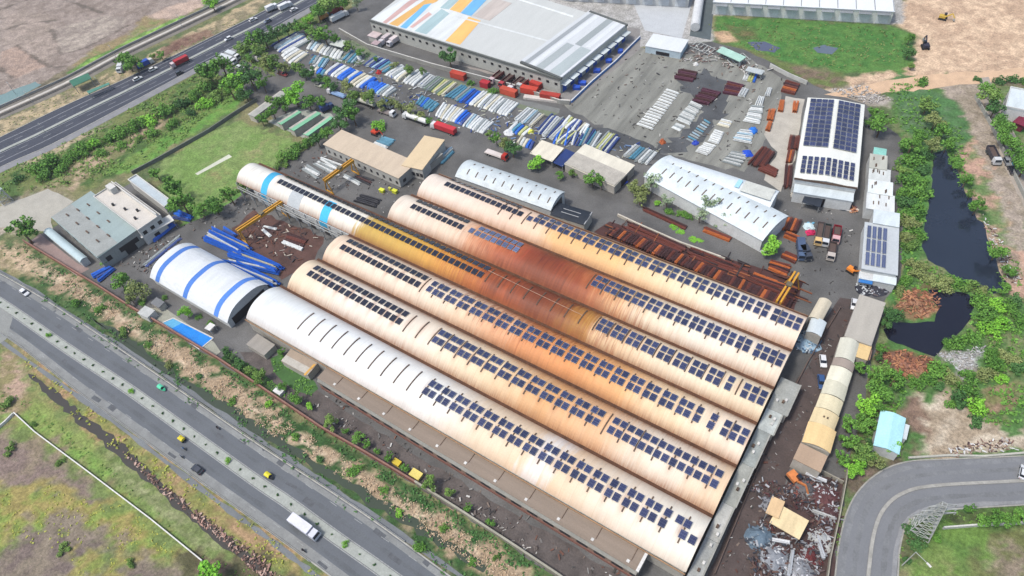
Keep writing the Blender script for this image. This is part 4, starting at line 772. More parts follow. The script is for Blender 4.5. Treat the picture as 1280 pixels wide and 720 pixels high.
# curved roofs along the right lane
LR = [((1056, 420), (1075, 368), (1107, 378), 'flat', (190, 184, 172), 'brown-grey flat roof, first of the lane-side row from the ponds'), ((1051, 438), (1057, 421), (1090, 431), 'slope', (226, 196, 140), 'rust and cream streaked flat roof in the lane-side row'),
      ((1044, 446), (1051, 422), (1074, 428), 'vault', (224, 222, 204), 'white curved roof next to the streaked flat roof in the lane-side row'), ((1040, 456), (1043, 447), (1069, 454), 'vault', (172, 158, 146), 'narrow brown curved roof between white ones in the lane-side row'),
      ((1033, 474), (1039, 457), (1066, 464), 'vault', (232, 228, 206), 'white curved roof just below the narrow brown one'), ((1027, 491), (1032, 475), (1060, 483), 'vault', (230, 226, 202), 'pale curved roof in the middle of the lane-side row'),
      ((1020, 508), (1026, 492), (1055, 500), 'vault', (234, 222, 186), 'cream curved roof below the middle pale one'), ((1012, 526), (1019, 509), (1050, 518), 'vault', (232, 212, 168), 'sand curved roof with two small openings'),
      ((1003, 552), (1011, 527), (1046, 537), 'vault', (238, 206, 150), 'widest tan curved roof of the lane-side row'), ((992, 573), (1001, 554), (1036, 566), 'flat', (186, 160, 134), 'brown flat roof at the lower end of the lane-side row')]
for i, (a, b, c, kd, rgb, lb) in enumerate(LR):
    building('lane_shed', lb, 'shed', a, b, c, 4.2 if kd != 'flat' else 4.8, wall_c, roofmat('lane_roof_%d' % i, rgb, .12), kd, 1.1 if kd == 'vault' else .4, over=.1, group='sheds along the right lane', win=[('n', 1, 2.0)], winh=(.1, 3), extras=(lambda t, L, w, h, vent: [vent(L*.5, w*f, .5, .4, h+1.02) for f in (.45, .6)]) if i == 7 else None)
building('hut', 'tiny brown shack beside the pond bank at the lane-side row', 'hut', (1079, 447), (1082, 435), (1090, 437), 3, wall_c, M(176, 140, 118), 'flat', over=.1)
# bright aqua house, scrap yard shed, yellow framed house
building('house', 'bright aqua roofed house among the trees on the right', 'house', (1093, 556), (1102, 513), (1131, 526), 4, wall_w, roofmat('aqua_roof', (182, 232, 238), .12), 'gable', .7, over=.2)
building('hut', 'small white hut touching the right side of the aqua roofed house', 'hut', (1122, 545), (1126, 528), (1137, 530), 3.2, wall_w, W_ROOF, 'flat', over=.1)
building('open_shed', 'cream scrap yard roof with an orange rusted edge, larger of the pair', 'shed', (963, 652), (975, 630), (1010, 652), 4, wall_c, roofmat('rust_edge_cream', (236, 214, 168), .2), 'slope', .4, over=.1, open_=True)
building('open_shed', 'cream scrap yard roof corner, smaller of the pair', 'shed', (958, 640), (966, 620), (980, 629), 4.3, wall_c, roofmat('rust_cream_2', (230, 196, 150), .2), 'slope', .3, over=.1, open_=True)
building('house', 'white roofed building with a yellow frame at the right edge', 'building', (1258, 132), (1264, 108), (1300, 118), 6, wall_w, W_ROOF, 'parapet', win=[('s', 3, 1.5)])
# ------------------------------------------------------------------ the big factory at the top
FH = 7.0
fc = [Vector(W(462, 25, FH)), Vector(W(700, 99, FH)), Vector(W(784, 31, FH)), Vector(W(548, -42, FH))]
t = thing('factory_hall', 'huge factory hall at the top with a roof patched in orange, blue, teal and white', 'factory', (fc[0].x, fc[0].y, 0))
def rel(q): return [(a-fc[0].x, b_-fc[0].y) for a, b_ in q]
q = rel([tuple(v) for v in fc])
mb = MB(); mb.prism(q, 0, FH-.4); mb.build('wall', mat('factory_wall', P(196, 196, 188), var=.08), t)
mb = MB(); mb.prism(q, FH-.39, FH-.1); mb.build('roof', roofmat('factory_grey_roof', (202, 204, 200), .05), t)
mb = MB(); mb.bar((*q[0], FH-.2), (*q[1], FH-.2), .7, .9); mb.build('front_parapet', mat('parapet_grey', P(112, 116, 112), var=.1), t)
def pq(px, z): return [(W(*p, z)[0]-fc[0].x, W(*p, z)[1]-fc[0].y) for p in px]
ORG, SKY, TEAL, WHT, PNK = (244, 192, 112), (120, 190, 236), (186, 212, 214), (240, 244, 242), (216, 178, 170)
for px, c_ in (([(464, 24), (532, 44), (556, 52), (590, 22), (570, 14), (620, -20), (548, -40), (520, -12)], WHT), ([(478, 28), (483, 29.5), (520, 2), (540, -8), (532, -10), (510, 2)], PNK), ([(486, 30), (497, 33), (524, 12), (546, 2), (560, -10), (550, -14), (528, 2)], ORG),
               ([(500, 34), (508, 36), (534, 10), (540, 4), (530, 6)], SKY), ([(518, 39), (533, 43), (562, 17), (552, 11)], TEAL), ([(512, 34), (516, 35), (540, 18), (536, 15)], PNK), ([(557, 51), (575, 56), (601, 26), (586, 21)], ORG), ([(562, 12), (575, 16), (596, -6), (584, -10)], ORG),
               ([(576, 16.5), (589, 20), (612, -4), (600, -8)], SKY), ([(591, 20), (612, 26), (640, 4), (618, -2)], (220, 208, 198)), ([(550, 10), (561, 12), (582, -8), (572, -10)], TEAL), ([(568, 19), (569, 21), (690, 54), (691, 52)], WHT), ([(628, -8), (629, -6), (716, 22), (717, 20)], WHT)):
    k_ = 'roof_patch_%d_%d_%d' % c_; mb = MB(); dz = .004*len(t.children); mb.prism(pq(px, FH-.1), FH-.097+dz*.3, FH-.07+dz); mb.build('roof_patch', roofmat(k_, c_, .12), t)
# silver end bay
def L2_(a, b_, f): return (a[0]+(b_[0]-a[0])*f, a[1]+(b_[1]-a[1])*f)
fa_, fb_, ba_, bb_ = (651, 77), (702, 98), (737, 14), (784, 31)
mb = MB(); mb.prism(pq([fa_, fb_, bb_, ba_], FH), FH-.02, FH+.5); mb.build('end_bay_roof', roofmat('silver_roof', (222, 226, 228), .05), t)
for f0, f1, g0, g1, c_ in ((.06, .16, 0, 1, (168, 174, 176)), (.34, .52, .0, .48, (170, 178, 178)), (.5, .66, .5, 1, (170, 178, 178)), (.66, .92, .02, .5, (178, 188, 188)), (.2, .3, .0, 1, (236, 240, 242)), (.74, .84, .52, 1, (238, 242, 244)), (.93, .97, 0, 1, (240, 244, 248))):
    A_, B_ = L2_(L2_(fa_, fb_, f0), L2_(ba_, bb_, f0), g0), L2_(L2_(fa_, fb_, f1), L2_(ba_, bb_, f1), g0); C_, D_ = L2_(L2_(fa_, fb_, f1), L2_(ba_, bb_, f1), g1), L2_(L2_(fa_, fb_, f0), L2_(ba_, bb_, f0), g1)
    mb = MB(); mb.prism(pq([A_, B_, C_, D_], FH+.5), FH+.51, FH+.54+.01*f0); mb.build('roof_strip', roofmat('roof_strip_%d_%d' % (c_[0], c_[1]), c_, .05), t)
for (a, b_) in ((fa_, fb_), (ba_, bb_)):
    p_, r_ = pq([a, b_], FH+.6); mb = MB(); mb.bar((*p_, FH+.35), (*r_, FH+.35), 1.1, .9); mb.build('bay_parapet', mat('parapet_dark', P(96, 100, 98)), t)
for i in range(26):                                   # front windows and lorry docks
    f = (i+.5)/26; p_ = Vector(q[0]).lerp(Vector(q[1]), f); mb = MB(); mb.obox((p_.x, p_.y-.06), 1.3, .1, 3.6, 4.7, math.atan2(q[1][1]-q[0][1], q[1][0]-q[0][0])); mb.build('window', glass_dark, t)
for i in range(9):
    f = (i+.5)/9; p_ = Vector(q[1]).lerp(Vector(q[2]), f); ang = math.atan2(q[2][1]-q[1][1], q[2][0]-q[1][0]); mb = MB(); mb.obox((p_.x+.08, p_.y), 2.6, .14, .05, 4.2, ang); mb.build('loading_door', mat('dock_blue', P(50, 96, 190), var=.2), t)
    mb = MB(); mb.obox((p_.x+1.2, p_.y), 4.6, 2.4, 4.3, 4.45, ang); mb.build('door_canopy', W_ROOF, t)
for i, (f, L_, c_) in enumerate(((.12, 3, (44, 90, 200)), (.2, 3.4, (50, 100, 210)), (.42, 3, (44, 80, 190)), (.6, 2.6, (40, 90, 200)), (.78, 2.2, (48, 96, 206)))):
    p_ = fc[1].lerp(fc[2], f); o = MB().obox((0, 0), L_, 2, 0, 1.3, .4).add([(-L_/2, -.7, 1.3), (L_/2, -.7, 1.3), (L_/2, .7, 1.5), (-L_/2, .7, 1.5)], [(0, 1, 2, 3)]).build('tarpaulin_heap', mat('royal_tarp', P(*c_), rough=.6, var=.25, scale=1.), None)
    o.location = (p_.x+3.6, p_.y, .04); tag(o, '%s royal blue covered heap from the bottom end of the factory side wall' % ORD[i], 'heap', 'blue heaps beside the factory')
# small blue and white hall, pale yard, long white tank, row of far buildings
building('hall', 'low white hall with pale walls at the head of the storage yard', 'building', (807, 57), (851, 65), (856, 49), 3.4, M(196, 214, 224), roofmat('pale_hall', (226, 230, 230), .08), 'flat', over=.2, win=[('s', 1, 6)], winh=(.2, 1.8))
sheet('concrete_yard', [(806, 38), (852, 48), (866, 0), (874, -30), (800, -40), (790, 0)], .05, M(206, 210, 212, var=.06))
sheet('tank_yard', [(862, 45), (888, 50), (892, 12), (900, -20), (872, -24)], .055, M(96, 106, 108))
p_, r_ = WV(869, 34, 2.2), WV(876, -12, 2.2); t = thing('storage_tank', 'long white horizontal storage tank beside the green field at the top', 'tank', (p_.x, p_.y, 0))
mb = MB(); a_ = Vector((0, 0, 2.2)); d_ = Vector((r_.x-p_.x, r_.y-p_.y, 0)); mb.tube(a_, a_+d_, 2.1, 16); mb.build('tank_body', M(232, 234, 234), t, smooth=False)
for f in (.1, .5, .9): mb = MB(); c_ = d_*f; mb.obox((c_.x, c_.y), 3.2, .8, 0, 1.2, math.atan2(d_.y, d_.x)+math.pi/2); mb.build('saddle', CONC, t)
def ex(t, L, w, h, vent):
    n_ = max(2, int(L/7))
    for i in range(n_): mb = MB(); x = L*(i+.5)/n_; mb.box(x-2.4, x+2.4, -.1, -.01, .3, 4.6); mb.build('loading_door', M(226, 232, 236), t); mb = MB(); mb.box(x-2.6, x+2.6, -1.9, -.02, 4.9, 5.05); mb.build('door_canopy', M(150, 156, 160), t)
    for i in range(n_+1): mb = MB(); x = L*i/n_; mb.box(x-.15, x+.15, .2, w-.2, h+.01, h+.12); mb.build('roof_rib', M(150, 156, 160), t)
building('distribution_hall', 'long white building with loading doors beyond the green field', 'warehouse', (892, 2), (1118, 14), (1121, -22), 6, wall_w, roofmat('white_far_roof', (230, 234, 236), .04), 'flat', over=.3, extras=ex)
building('distribution_hall', 'white building with loading doors at the top edge, left of the long one', 'warehouse', (700, -14), (862, -6), (868, -40), 6, wall_w, roofmat('white_far_roof', (230, 234, 236), .04), 'flat', over=.3, extras=ex)
sheet('garden_patch', [(338, 448), (352, 442), (386, 470), (398, 486), (388, 494), (366, 486), (345, 468)], .045, M(66, 104, 50, var=.35), jit=.5)
sheet('garden_patch', [(280, 432), (300, 448), (335, 472), (360, 492), (350, 498), (318, 482), (280, 450)], .045, M(70, 100, 54, var=.35), jit=.5)
# ------------------------------------------------------------------ walls, fences, rails
def wall(name, label, cat, pts, h, w, m, cap=None, posts=0, smooth_n=1):
    p = smooth_pts([W(*q) for q in pts], smooth_n); b0 = p[0].copy(); rl = [v-b0 for v in p]; t = thing(name, label, cat, b0)
    mb = MB(); strip(mb, rl, w, 0, 0, h); mb.build('wall', m, t)
    if cap: mb = MB(); strip(mb, rl, w+.15, h+.002, 0, .12); mb.build('coping', cap, t)
    if posts:
        for q_, a in along(rl, posts): mb = MB(); mb.obox((q_.x, q_.y), w+.25, w+.25, 0, h+.25, a); mb.build('post', cap or m, t)
    return t
brick = mat('red_brick', P(142, 92, 78), var=.22, scale=1.2); wallg = mat('wall_render', P(164, 158, 142), var=.2)
wall('boundary_wall', 'long red brick compound wall with a pale coping along the lower left side', 'wall', [(32, 304), (125, 360), (165, 386), (207, 410), (275, 451), (320, 481), (405, 538), (460, 569), (520, 605)], 1.9, .3, brick, M(150, 112, 98))
wall('boundary_wall', 'grey rendered continuation of the brick compound wall towards the bottom edge', 'wall', [(520, 605), (580, 643), (640, 682), (700, 722), (760, 765)], 1.9, .35, wallg, M(180, 176, 158))
wall('boundary_wall', 'white low wall running diagonally through the weeds at the lower left', 'wall', [(19, 517), (45, 541), (120, 597), (190, 650), (254, 702)], .9, .3, OFF)
wall('boundary_wall', 'short white wall stub branching towards the left edge', 'wall', [(18, 518), (8, 528), (-14, 546)], .9, .35, OFF)
wall('boundary_wall', 'white wall beside the pylon along the green field at the lower right', 'wall', [(1178, 661), (1230, 657), (1290, 654), (1360, 650)], 1.2, .35, OFF)
wall('boundary_wall', 'grey wall between the scrap yard and the bending road', 'wall', [(1058, 582), (1056, 602), (1047, 650), (1036, 700), (1028, 760)], 1.8, .25, wallg)
wall('boundary_wall', 'short grey wall below the lane-side row at the scrap yard', 'wall', [(990, 577), (1020, 588), (1053, 605)], 1.6, .25, wallg)
wall('boundary_wall', 'mossy grey wall between the scrub and the cricket lawn', 'wall', [(166, 218), (200, 200), (232, 182), (262, 165), (290, 146), (322, 126)], 1.6, .4, M(124, 128, 118))
wall('boundary_wall', 'grey wall between the stockyard and the factory forecourt', 'wall', [(425, 40), (460, 60), (540, 84), (640, 110), (700, 130), (712, 131)], 2., .3, M(176, 174, 166), M(206, 204, 196))
wall('boundary_wall', 'blue and white rail wall between the factory apron and the storage yard', 'wall', [(714, 129), (740, 104), (770, 78), (800, 48)], 1.2, .3, M(90, 140, 210), M(220, 226, 230))
wall('boundary_wall', 'white kerb wall along the top of the steel beam yard', 'wall', [(772, 270), (800, 283), (850, 305), (906, 325)], 1.1, .5, M(206, 198, 182))
wall('boundary_wall', 'white wall at the upper right of the storage yard', 'wall', [(962, 84), (985, 96), (1008, 106)], 1.8, .3, M(206, 206, 200))
wall('boundary_wall', 'white wall along the dusty track at the right', 'wall', [(1218, 122), (1238, 158), (1262, 210), (1290, 270)], 1.6, .3, M(170, 170, 162))
wall('boundary_wall', 'concrete kerb wall along the top of the bending road', 'wall', [(1135, 573), (1185, 570), (1230, 571), (1290, 566), (1360, 562)], .6, .5, M(190, 188, 176))
wall('boundary_wall', 'thin dark wall along the steel lane at the shed ends', 'wall', [(1050, 385), (1010, 452), (985, 500), (958, 560), (925, 640), (893, 718)], .8, .25, M(110, 92, 84))
def guard(label, path, off, step=3.2):
    b0 = path[0].copy(); rl = [v-b0 for v in path]; t = thing('guard_rail', label, 'guard rail', b0)
    for q_, a in along(rl, step): mb = MB(); x, y = q_.x-math.sin(a)*off, q_.y+math.cos(a)*off; mb.box(x-.07, x+.07, y-.07, y+.07, 0, .8); mb.build('post', gal, t)
    mb = MB(); strip(mb, rl, .08, .5, off, .28); mb.build('rail', gal, t)
guard('steel guard rail on the compound side of the main road', U1[10:52], .5); guard('steel guard rail on the weedy side of the main road', L1[12:52], -.5)
wall('railway_wall', 'pale parapet wall beside the railway and the bright green weeds', 'wall', [(-40, 156), (0, 134), (82, 98), (150, 62), (230, 24), (300, -8)], .8, .3, M(176, 174, 168))
def canopy(name, label, pts, h, m):
    w4 = [W(*p, h) for p in pts]; o0 = w4[0]; t = thing(name, label, 'canopy', (o0[0], o0[1], 0)); q_ = [(a-o0[0], b_-o0[1]) for a, b_ in w4]
    mb = MB(); mb.prism(q_, h-.2, h); mb.build('roof', m, t)
    for a, b_ in q_: mb = MB(); cx = sum(v[0] for v in q_)/4; cy = sum(v[1] for v in q_)/4; x, y = a+(cx-a)*.06, b_+(cy-b_)*.06; mb.box(x-.12, x+.12, y-.12, y+.12, 0, h-.2); mb.build('post', gal, t)
canopy('footbridge', 'dark green roofed footbridge across the railway at the upper left', [(86, 101), (110, 91), (114, 98), (92, 108)], 4, M(66, 128, 104))
canopy('bus_shelter', 'slim green roofed shelter beside the highway near the footbridge', [(108, 114), (136, 103), (137, 105), (111, 117)], 3, M(84, 140, 124))
# swimming pool
t = thing('swimming_pool', 'blue swimming pool with a pale deck inside the brick wall', 'pool', WV(232, 416)); b0 = WV(232, 416)
def loc2(px, z0, z1): return MB().prism([(W(*p)[0]-b0.x, W(*p)[1]-b0.y) for p in px], z0, z1)
loc2([(173, 388), (180, 384), (198, 386), (206, 385), (268, 428), (276, 440), (268, 446)], 0, .12).build('deck', M(176, 176, 160), t)
loc2([(203, 404), (217, 398), (267, 423), (250, 437)], .121, .17).build('water', mat('pool_water', P(34, 140, 232), rough=.1, spec=.5, var=.08), t)
loc2([(203, 404), (217, 398), (228, 404), (215, 411)], .171, .18).build('shallow_water', mat('pool_shallow', P(110, 196, 240), rough=.1, spec=.5, var=.05), t)
for a, b_ in (((203, 404), (217, 398)), ((217, 398), (267, 423)), ((267, 423), (250, 437)), ((250, 437), (203, 404))):
    p_, r_ = WV(*a)-b0, WV(*b_)-b0; mb = MB(); mb.bar(p_+Vector((0, 0, .2)), r_+Vector((0, 0, .2)), .4, .16); mb.build('coping', OFF, t)
building('pool_house', 'small pale hut at the upper end of the swimming pool', 'hut', (172, 391), (184, 397), (195, 389), 2.8, OFF, M(206, 208, 204), 'flat', over=.1)
building('pool_house', 'small slate roofed hut between the brick path and the pool deck', 'hut', (188, 378), (198, 384), (206, 378), 2.6, wall_c, M(122, 124, 126), 'slope', .2, over=.1)
building('open_canopy', 'small white canopy at the far corner of the pool deck', 'canopy', (256, 410), (262, 413), (270, 407), 2.5, OFF, OFF, 'flat', over=.1, open_=True)
# ------------------------------------------------------------------ gantry cranes, pylon, lamp post, tower stand
CRY = mat('crane_yellow', P(216, 158, 52), var=.15, scale=1.)
def gantry(label, a, b_, h, leg_b=True, legs_a=True):
    p_, r_ = WV(*a, h), WV(*b_, h); t = thing('gantry_crane', label, 'gantry crane', (p_.x, p_.y, 0)); d = r_-p_; d.z = 0; L = d.length; e = d.normalized(); s_ = Vector((-e.y, e.x, 0))
    for k_ in (-.55, .55): mb = MB(); mb.bar(s_*k_+Vector((0, 0, h)), s_*k_+d+Vector((0, 0, h)), .55, 1.); mb.build('girder', CRY, t)
    for f, on in ((.04, legs_a), (.96, leg_b)):
        if not on: continue
        for k_ in (-1, 1): mb = MB(); mb.bar(d*f+s_*k_*.5+Vector((0, 0, h-.3)), d*f+s_*k_*2.2+Vector((0, 0, .3)), .32); mb.build('leg', CRY, t)
        mb = MB(); mb.bar(d*f-s_*2.4+Vector((0, 0, .25)), d*f+s_*2.4+Vector((0, 0, .25)), .4); mb.build('sill_beam', CRY, t)
    mb = MB(); c_ = d*.55; mb.box(c_.x-.8, c_.x+.8, c_.y-.8, c_.y+.8, h+.42, h+1.1); mb.build('trolley', M(120, 112, 92), t)
gantry('yellow gantry crane over the rusty floor between the two blue banded sheds', (296, 289), (352, 252), 6.6)
gantry('yellow gantry crane over grey beams in front of the beige office', (405, 226), (441, 200), 6.2)
gantry('yellow gantry crane at the right end of the steel beam yard', (973, 378), (996, 341), 6.0)
TW = mat('pylon_paint', P(196, 198, 194), metal=.2)
def lattice(t, p0, p1, w0, w1, n, nm='tower'):
    p0, p1 = Vector(p0), Vector(p1); ax = p1-p0; mb = MB(); r_ = .09; prev = None
    for i in range(n+1):
        f = i/n; w = (w0+(w1-w0)*f)/2; c_ = p0+ax*f; cs = [c_+Vector((sx*w, sy*w, 0)) for sx, sy in ((-1, -1), (1, -1), (1, 1), (-1, 1))]
        if prev:
            for j in range(4): mb.tube(prev[j], cs[j], r_*1.3, 4); mb.tube(prev[j], cs[(j+1) % 4], r_*.8, 4); mb.tube(prev[(j+1) % 4], cs[j], r_*.8, 4)
        for j in range(4): mb.tube(cs[j], cs[(j+1) % 4], r_*.8, 4)
        prev = cs
    return mb.build(nm, TW, t)
pb = WV(1150, 662); t = thing('power_pylon', 'white steel lattice power pylon beside the bend in the road', 'pylon', pb)
lattice(t, (0, 0, 0), (0, 0, 15), 4.6, .9, 9)
for z_, hw_ in ((9.6, 4.6), (11.8, 3.9), (14.2, 3.0)):
    for s_ in (-1, 1):
        mb = MB()
        for dz in (0, .7): mb.tube((0, -.3, z_+dz), (s_*hw_*.8, s_*hw_*.55, z_+.1), .08, 4); mb.tube((0, .3, z_+dz), (s_*hw_*.8, s_*hw_*.55, z_+.1), .08, 4)
        mb.tube((s_*hw_*.8, s_*hw_*.55, z_+.1), (s_*hw_*.8, s_*hw_*.55, z_-1.), .12, 6); mb.build('cross_arm', TW, t)
p_ = WV(1145, 690, 9); p_.z = 0; t = thing('street_lamp', 'white double bend street lamp at the inner kerb of the bend', 'street lamp', p_)
MB().tube((0, 0, 0), (0, 0, 9), .14, 8, .09).build('pole', TW, t); MB().tube((0, 0, 8.9), (2.6, -1.4, 9.3), .08, 6).build('arm', TW, t); MB().obox((2.9, -1.6), 1.1, .4, 9.2, 9.4, -.5).build('lamp_head', OFF, t)
p_ = WV(8, 252); t = thing('tower_stand', 'white latticed tank stand at the left edge below the highway scrub', 'tank stand', p_)
lattice(t, (0, 0, 0), (0, 0, 6), 4., 3., 3, 'frame'); MB().obox((0, 0), 3.6, 3.6, 6.05, 6.3, 0).build('platform', M(170, 190, 176), t)
def pole(x, y, h, label, m=TW):
    t = thing('utility_pole', label, 'pole', WV(x, y)); MB().tube((0, 0, 0), (0, 0, h), .13, 6, .08).build('pole', m, t); MB().bar((-.9, 0, h-.5), (.9, 0, h-.5), .12).build('crossarm', m, t)
for i, (x, y) in enumerate(((20, 118), (42, 130), (145, 72), (228, 34), (128, 112), (60, 170))): pole(x, y, 7, ['pale pole standing in the canal at the left edge', 'pale pole on the railway bank near the footbridge', 'pole between the railway and the lower green weeds', 'pole by the upper end of the bright green weeds', 'pole beside the green roofed shelter', 'pole at the highway verge on the left'][i])
# ------------------------------------------------------------------ vehicles
TY = mat('tyre_rubber', P(36, 36, 38)); GLS = mat('windscreen', P(34, 40, 50), rough=.15, spec=.6); HL = mat('lamp_glass', P(236, 232, 210), rough=.2); RL = mat('tail_lamp', P(170, 30, 30), rough=.3)
def wheels(t, xs, hw, r, wd=.25):
    for x in xs:
        for s_ in (-1, 1):
            w = MB().tube((0, -wd/2, 0), (0, wd/2, 0), r, 10).build('wheel', TY, t); w.location = (x, s_*hw, r)
            MB().tube((0, s_*(wd/2+.001), 0), (0, s_*(wd/2+.02), 0), r*.55, 8).build('hub', gal, w)
def lamps(t, xf, xb, y, z):
    for s_ in (-1, 1): MB().box(xf, xf+.04, s_*y-.16, s_*y+.16, z, z+.18).build('headlight', HL, t); MB().box(xb-.04, xb, s_*y-.14, s_*y+.14, z, z+.16).build('tail_light', RL, t)
def car(name, label, px, heading, rgb, L=4.1, suv=0):
    x, y = W(*px); t = thing(name, label, 'car', (x, y, .06), heading); m = M(*rgb, rough=.3, spec=.5, fine=.02, var=.02); h = 1.5+.25*suv; w = .86
    mb = MB(); prof = [(-L/2, .35), (-L/2, .85), (-L/2+.15, .95), (L*.2, .98), (L/2-.35, .8), (L/2, .65), (L/2, .35)]; n_ = len(prof)
    mb.add([(a, -w, z) for a, z in prof]+[(a, w, z) for a, z in prof], [tuple(range(n_)), tuple(range(n_, 2*n_))[::-1]]+[(i, n_+i, n_+(i+1) % n_, (i+1) % n_) for i in range(n_)]); mb.build('body', m, t)
    mb = MB(); a0, a1, b0_, b1 = -L*.42, L*.24, -L*.34, L*.08; mb.add([(a0, -w+.06, .95), (a1, -w+.06, .97), (a1, w-.06, .97), (a0, w-.06, .95), (b0_, -w+.2, h), (b1, -w+.2, h), (b1, w-.2, h), (b0_, w-.2, h)], [(0, 1, 5, 4), (1, 2, 6, 5), (2, 3, 7, 6), (3, 0, 4, 7)]); mb.build('windows', GLS, t)
    MB().box(b0_-.03, b1+.03, -w+.18, w-.18, h+.001, h+.05).build('car_roof', m, t); wheels(t, (-L*.31, L*.31), w-.05, .32); lamps(t, L/2, -L/2, w-.25, .6); return t
def truck(name, label, px, heading, cab, body, L=8.5, kind='box', cat='truck', wd=1.2):
    x, y = W(*px); t = thing(name, label, cat, (x, y, .06), heading); mc = M(*cab, rough=.4, fine=.03, var=.03); mbm = M(*body, rough=.5, fine=.06, var=.1)
    cl = 2.0; xf = L/2; MB().box(xf-cl, xf, -wd, wd, .6, 1.6).add([(xf-cl, -wd, 1.6), (xf-.02, -wd, 1.6), (xf-.02, wd, 1.6), (xf-cl, wd, 1.6), (xf-cl+.05, -wd+.1, 2.6), (xf-.35, -wd+.1, 2.6), (xf-.35, wd-.1, 2.6), (xf-cl+.05, wd-.1, 2.6)], [(4, 5, 6, 7), (0, 1, 5, 4), (2, 3, 7, 6), (3, 0, 4, 7), (1, 2, 6, 5)]).build('cab', mc, t)
    MB().add([(xf+.01, -wd+.15, 1.65), (xf+.01, wd-.15, 1.65), (xf-.32, wd-.25, 2.5), (xf-.32, -wd+.25, 2.5)], [(0, 1, 2, 3)]).build('windscreen', GLS, t)
    MB().box(-L/2, xf-cl, -wd+.3, wd-.3, .7, .95).build('chassis', TY, t); x0_, x1_ = -L/2, xf-cl-.25
    if kind == 'box': MB().box(x0_, x1_, -wd, wd, 1.0, 3.1).build('cargo_box', mbm, t)
    elif kind == 'tank': MB().tube((x0_, 0, 2.0), (x1_, 0, 2.0), 1.05, 14).build('tank', mbm, t)
    elif kind == 'flat': MB().box(x0_, x1_, -wd, wd, 1.0, 1.2).box(x0_+.3, x1_-.2, -wd+.15, wd-.15, 1.21, 1.5).build('load_bed', mbm, t)
    elif kind == 'open':
        MB().box(x0_, x1_, -wd, wd, 1.0, 1.15).box(x0_, x1_, -wd, -wd+.12, 1.151, 2.4).box(x0_, x1_, wd-.12, wd, 1.151, 2.4).box(x0_, x0_+.12, -wd+.121, wd-.121, 1.151, 2.4).box(x1_-.12, x1_, -wd+.121, wd-.121, 1.151, 2.5).build('load_bed', mbm, t)
        MB().box(x0_+.2, x1_-.2, -wd+.2, wd-.2, 1.16, 1.7).build('load', M(96, 80, 74), t)
    wheels(t, (xf-1.1, -L/2+1.0, -L/2+2.1) if L > 6 else (xf-1., -L/2+1.), wd-.12, .48, .32); lamps(t, xf, -L/2, wd-.3, .8); return t
def rick(label, px, heading, low, top):
    x, y = W(*px); t = thing('auto_rickshaw', label, 'rickshaw', (x, y, .06), heading); ml = M(*low, rough=.4); mt = M(*top, rough=.4)
    mb = MB(); pr = [(-1.3, .35), (-1.3, .95), (.35, .95), (.9, .8), (1.3, .5), (1.3, .35)]; n_ = 6; w = [.65, .65, .65, .5, .2, .2]
    mb.add([(a, -w[i], z) for i, (a, z) in enumerate(pr)]+[(a, w[i], z) for i, (a, z) in enumerate(pr)], [tuple(range(n_)), tuple(range(n_, 2*n_))[::-1]]+[(i, n_+i, n_+(i+1) % n_, (i+1) % n_) for i in range(n_)]); mb.build('body', ml, t)
    mb = MB(); S_ = 6; v = []
    for xx in (-1.3, .6): v += [(xx-(.25 if xx > 0 else 0)*(1-abs(-1+2*j/S_)), -.66+1.32*j/S_, 1.45+.28*(1-(-1+2*j/S_)**2)) for j in range(S_+1)]
    m_ = S_+1; mb.add(v+[(a, b_, z-.08) for a, b_, z in v], [(j, m_+j, m_+j+1, j+1) for j in range(S_)]+[(2*m_+j, 2*m_+j+1, 3*m_+j+1, 3*m_+j) for j in range(S_)]); mb.add([(-1.29, -.64, .951), (-1.29, .64, .951), (-1.29, .64, 1.5), (-1.29, -.64, 1.5)], [(0, 1, 2, 3)]); mb.build('hood', mt, t)
    MB().add([(.62, -.5, 1.), (.62, .5, 1.), (.5, .5, 1.5), (.5, -.5, 1.5)], [(0, 1, 2, 3)]).build('windscreen', GLS, t)
    for (xx, yy) in ((1., 0), (-.85, .6), (-.85, -.6)): wv = MB().tube((0, -.07, 0), (0, .07, 0), .24, 10).build('wheel', TY, t); wv.location = (xx, yy, .24)
    return t
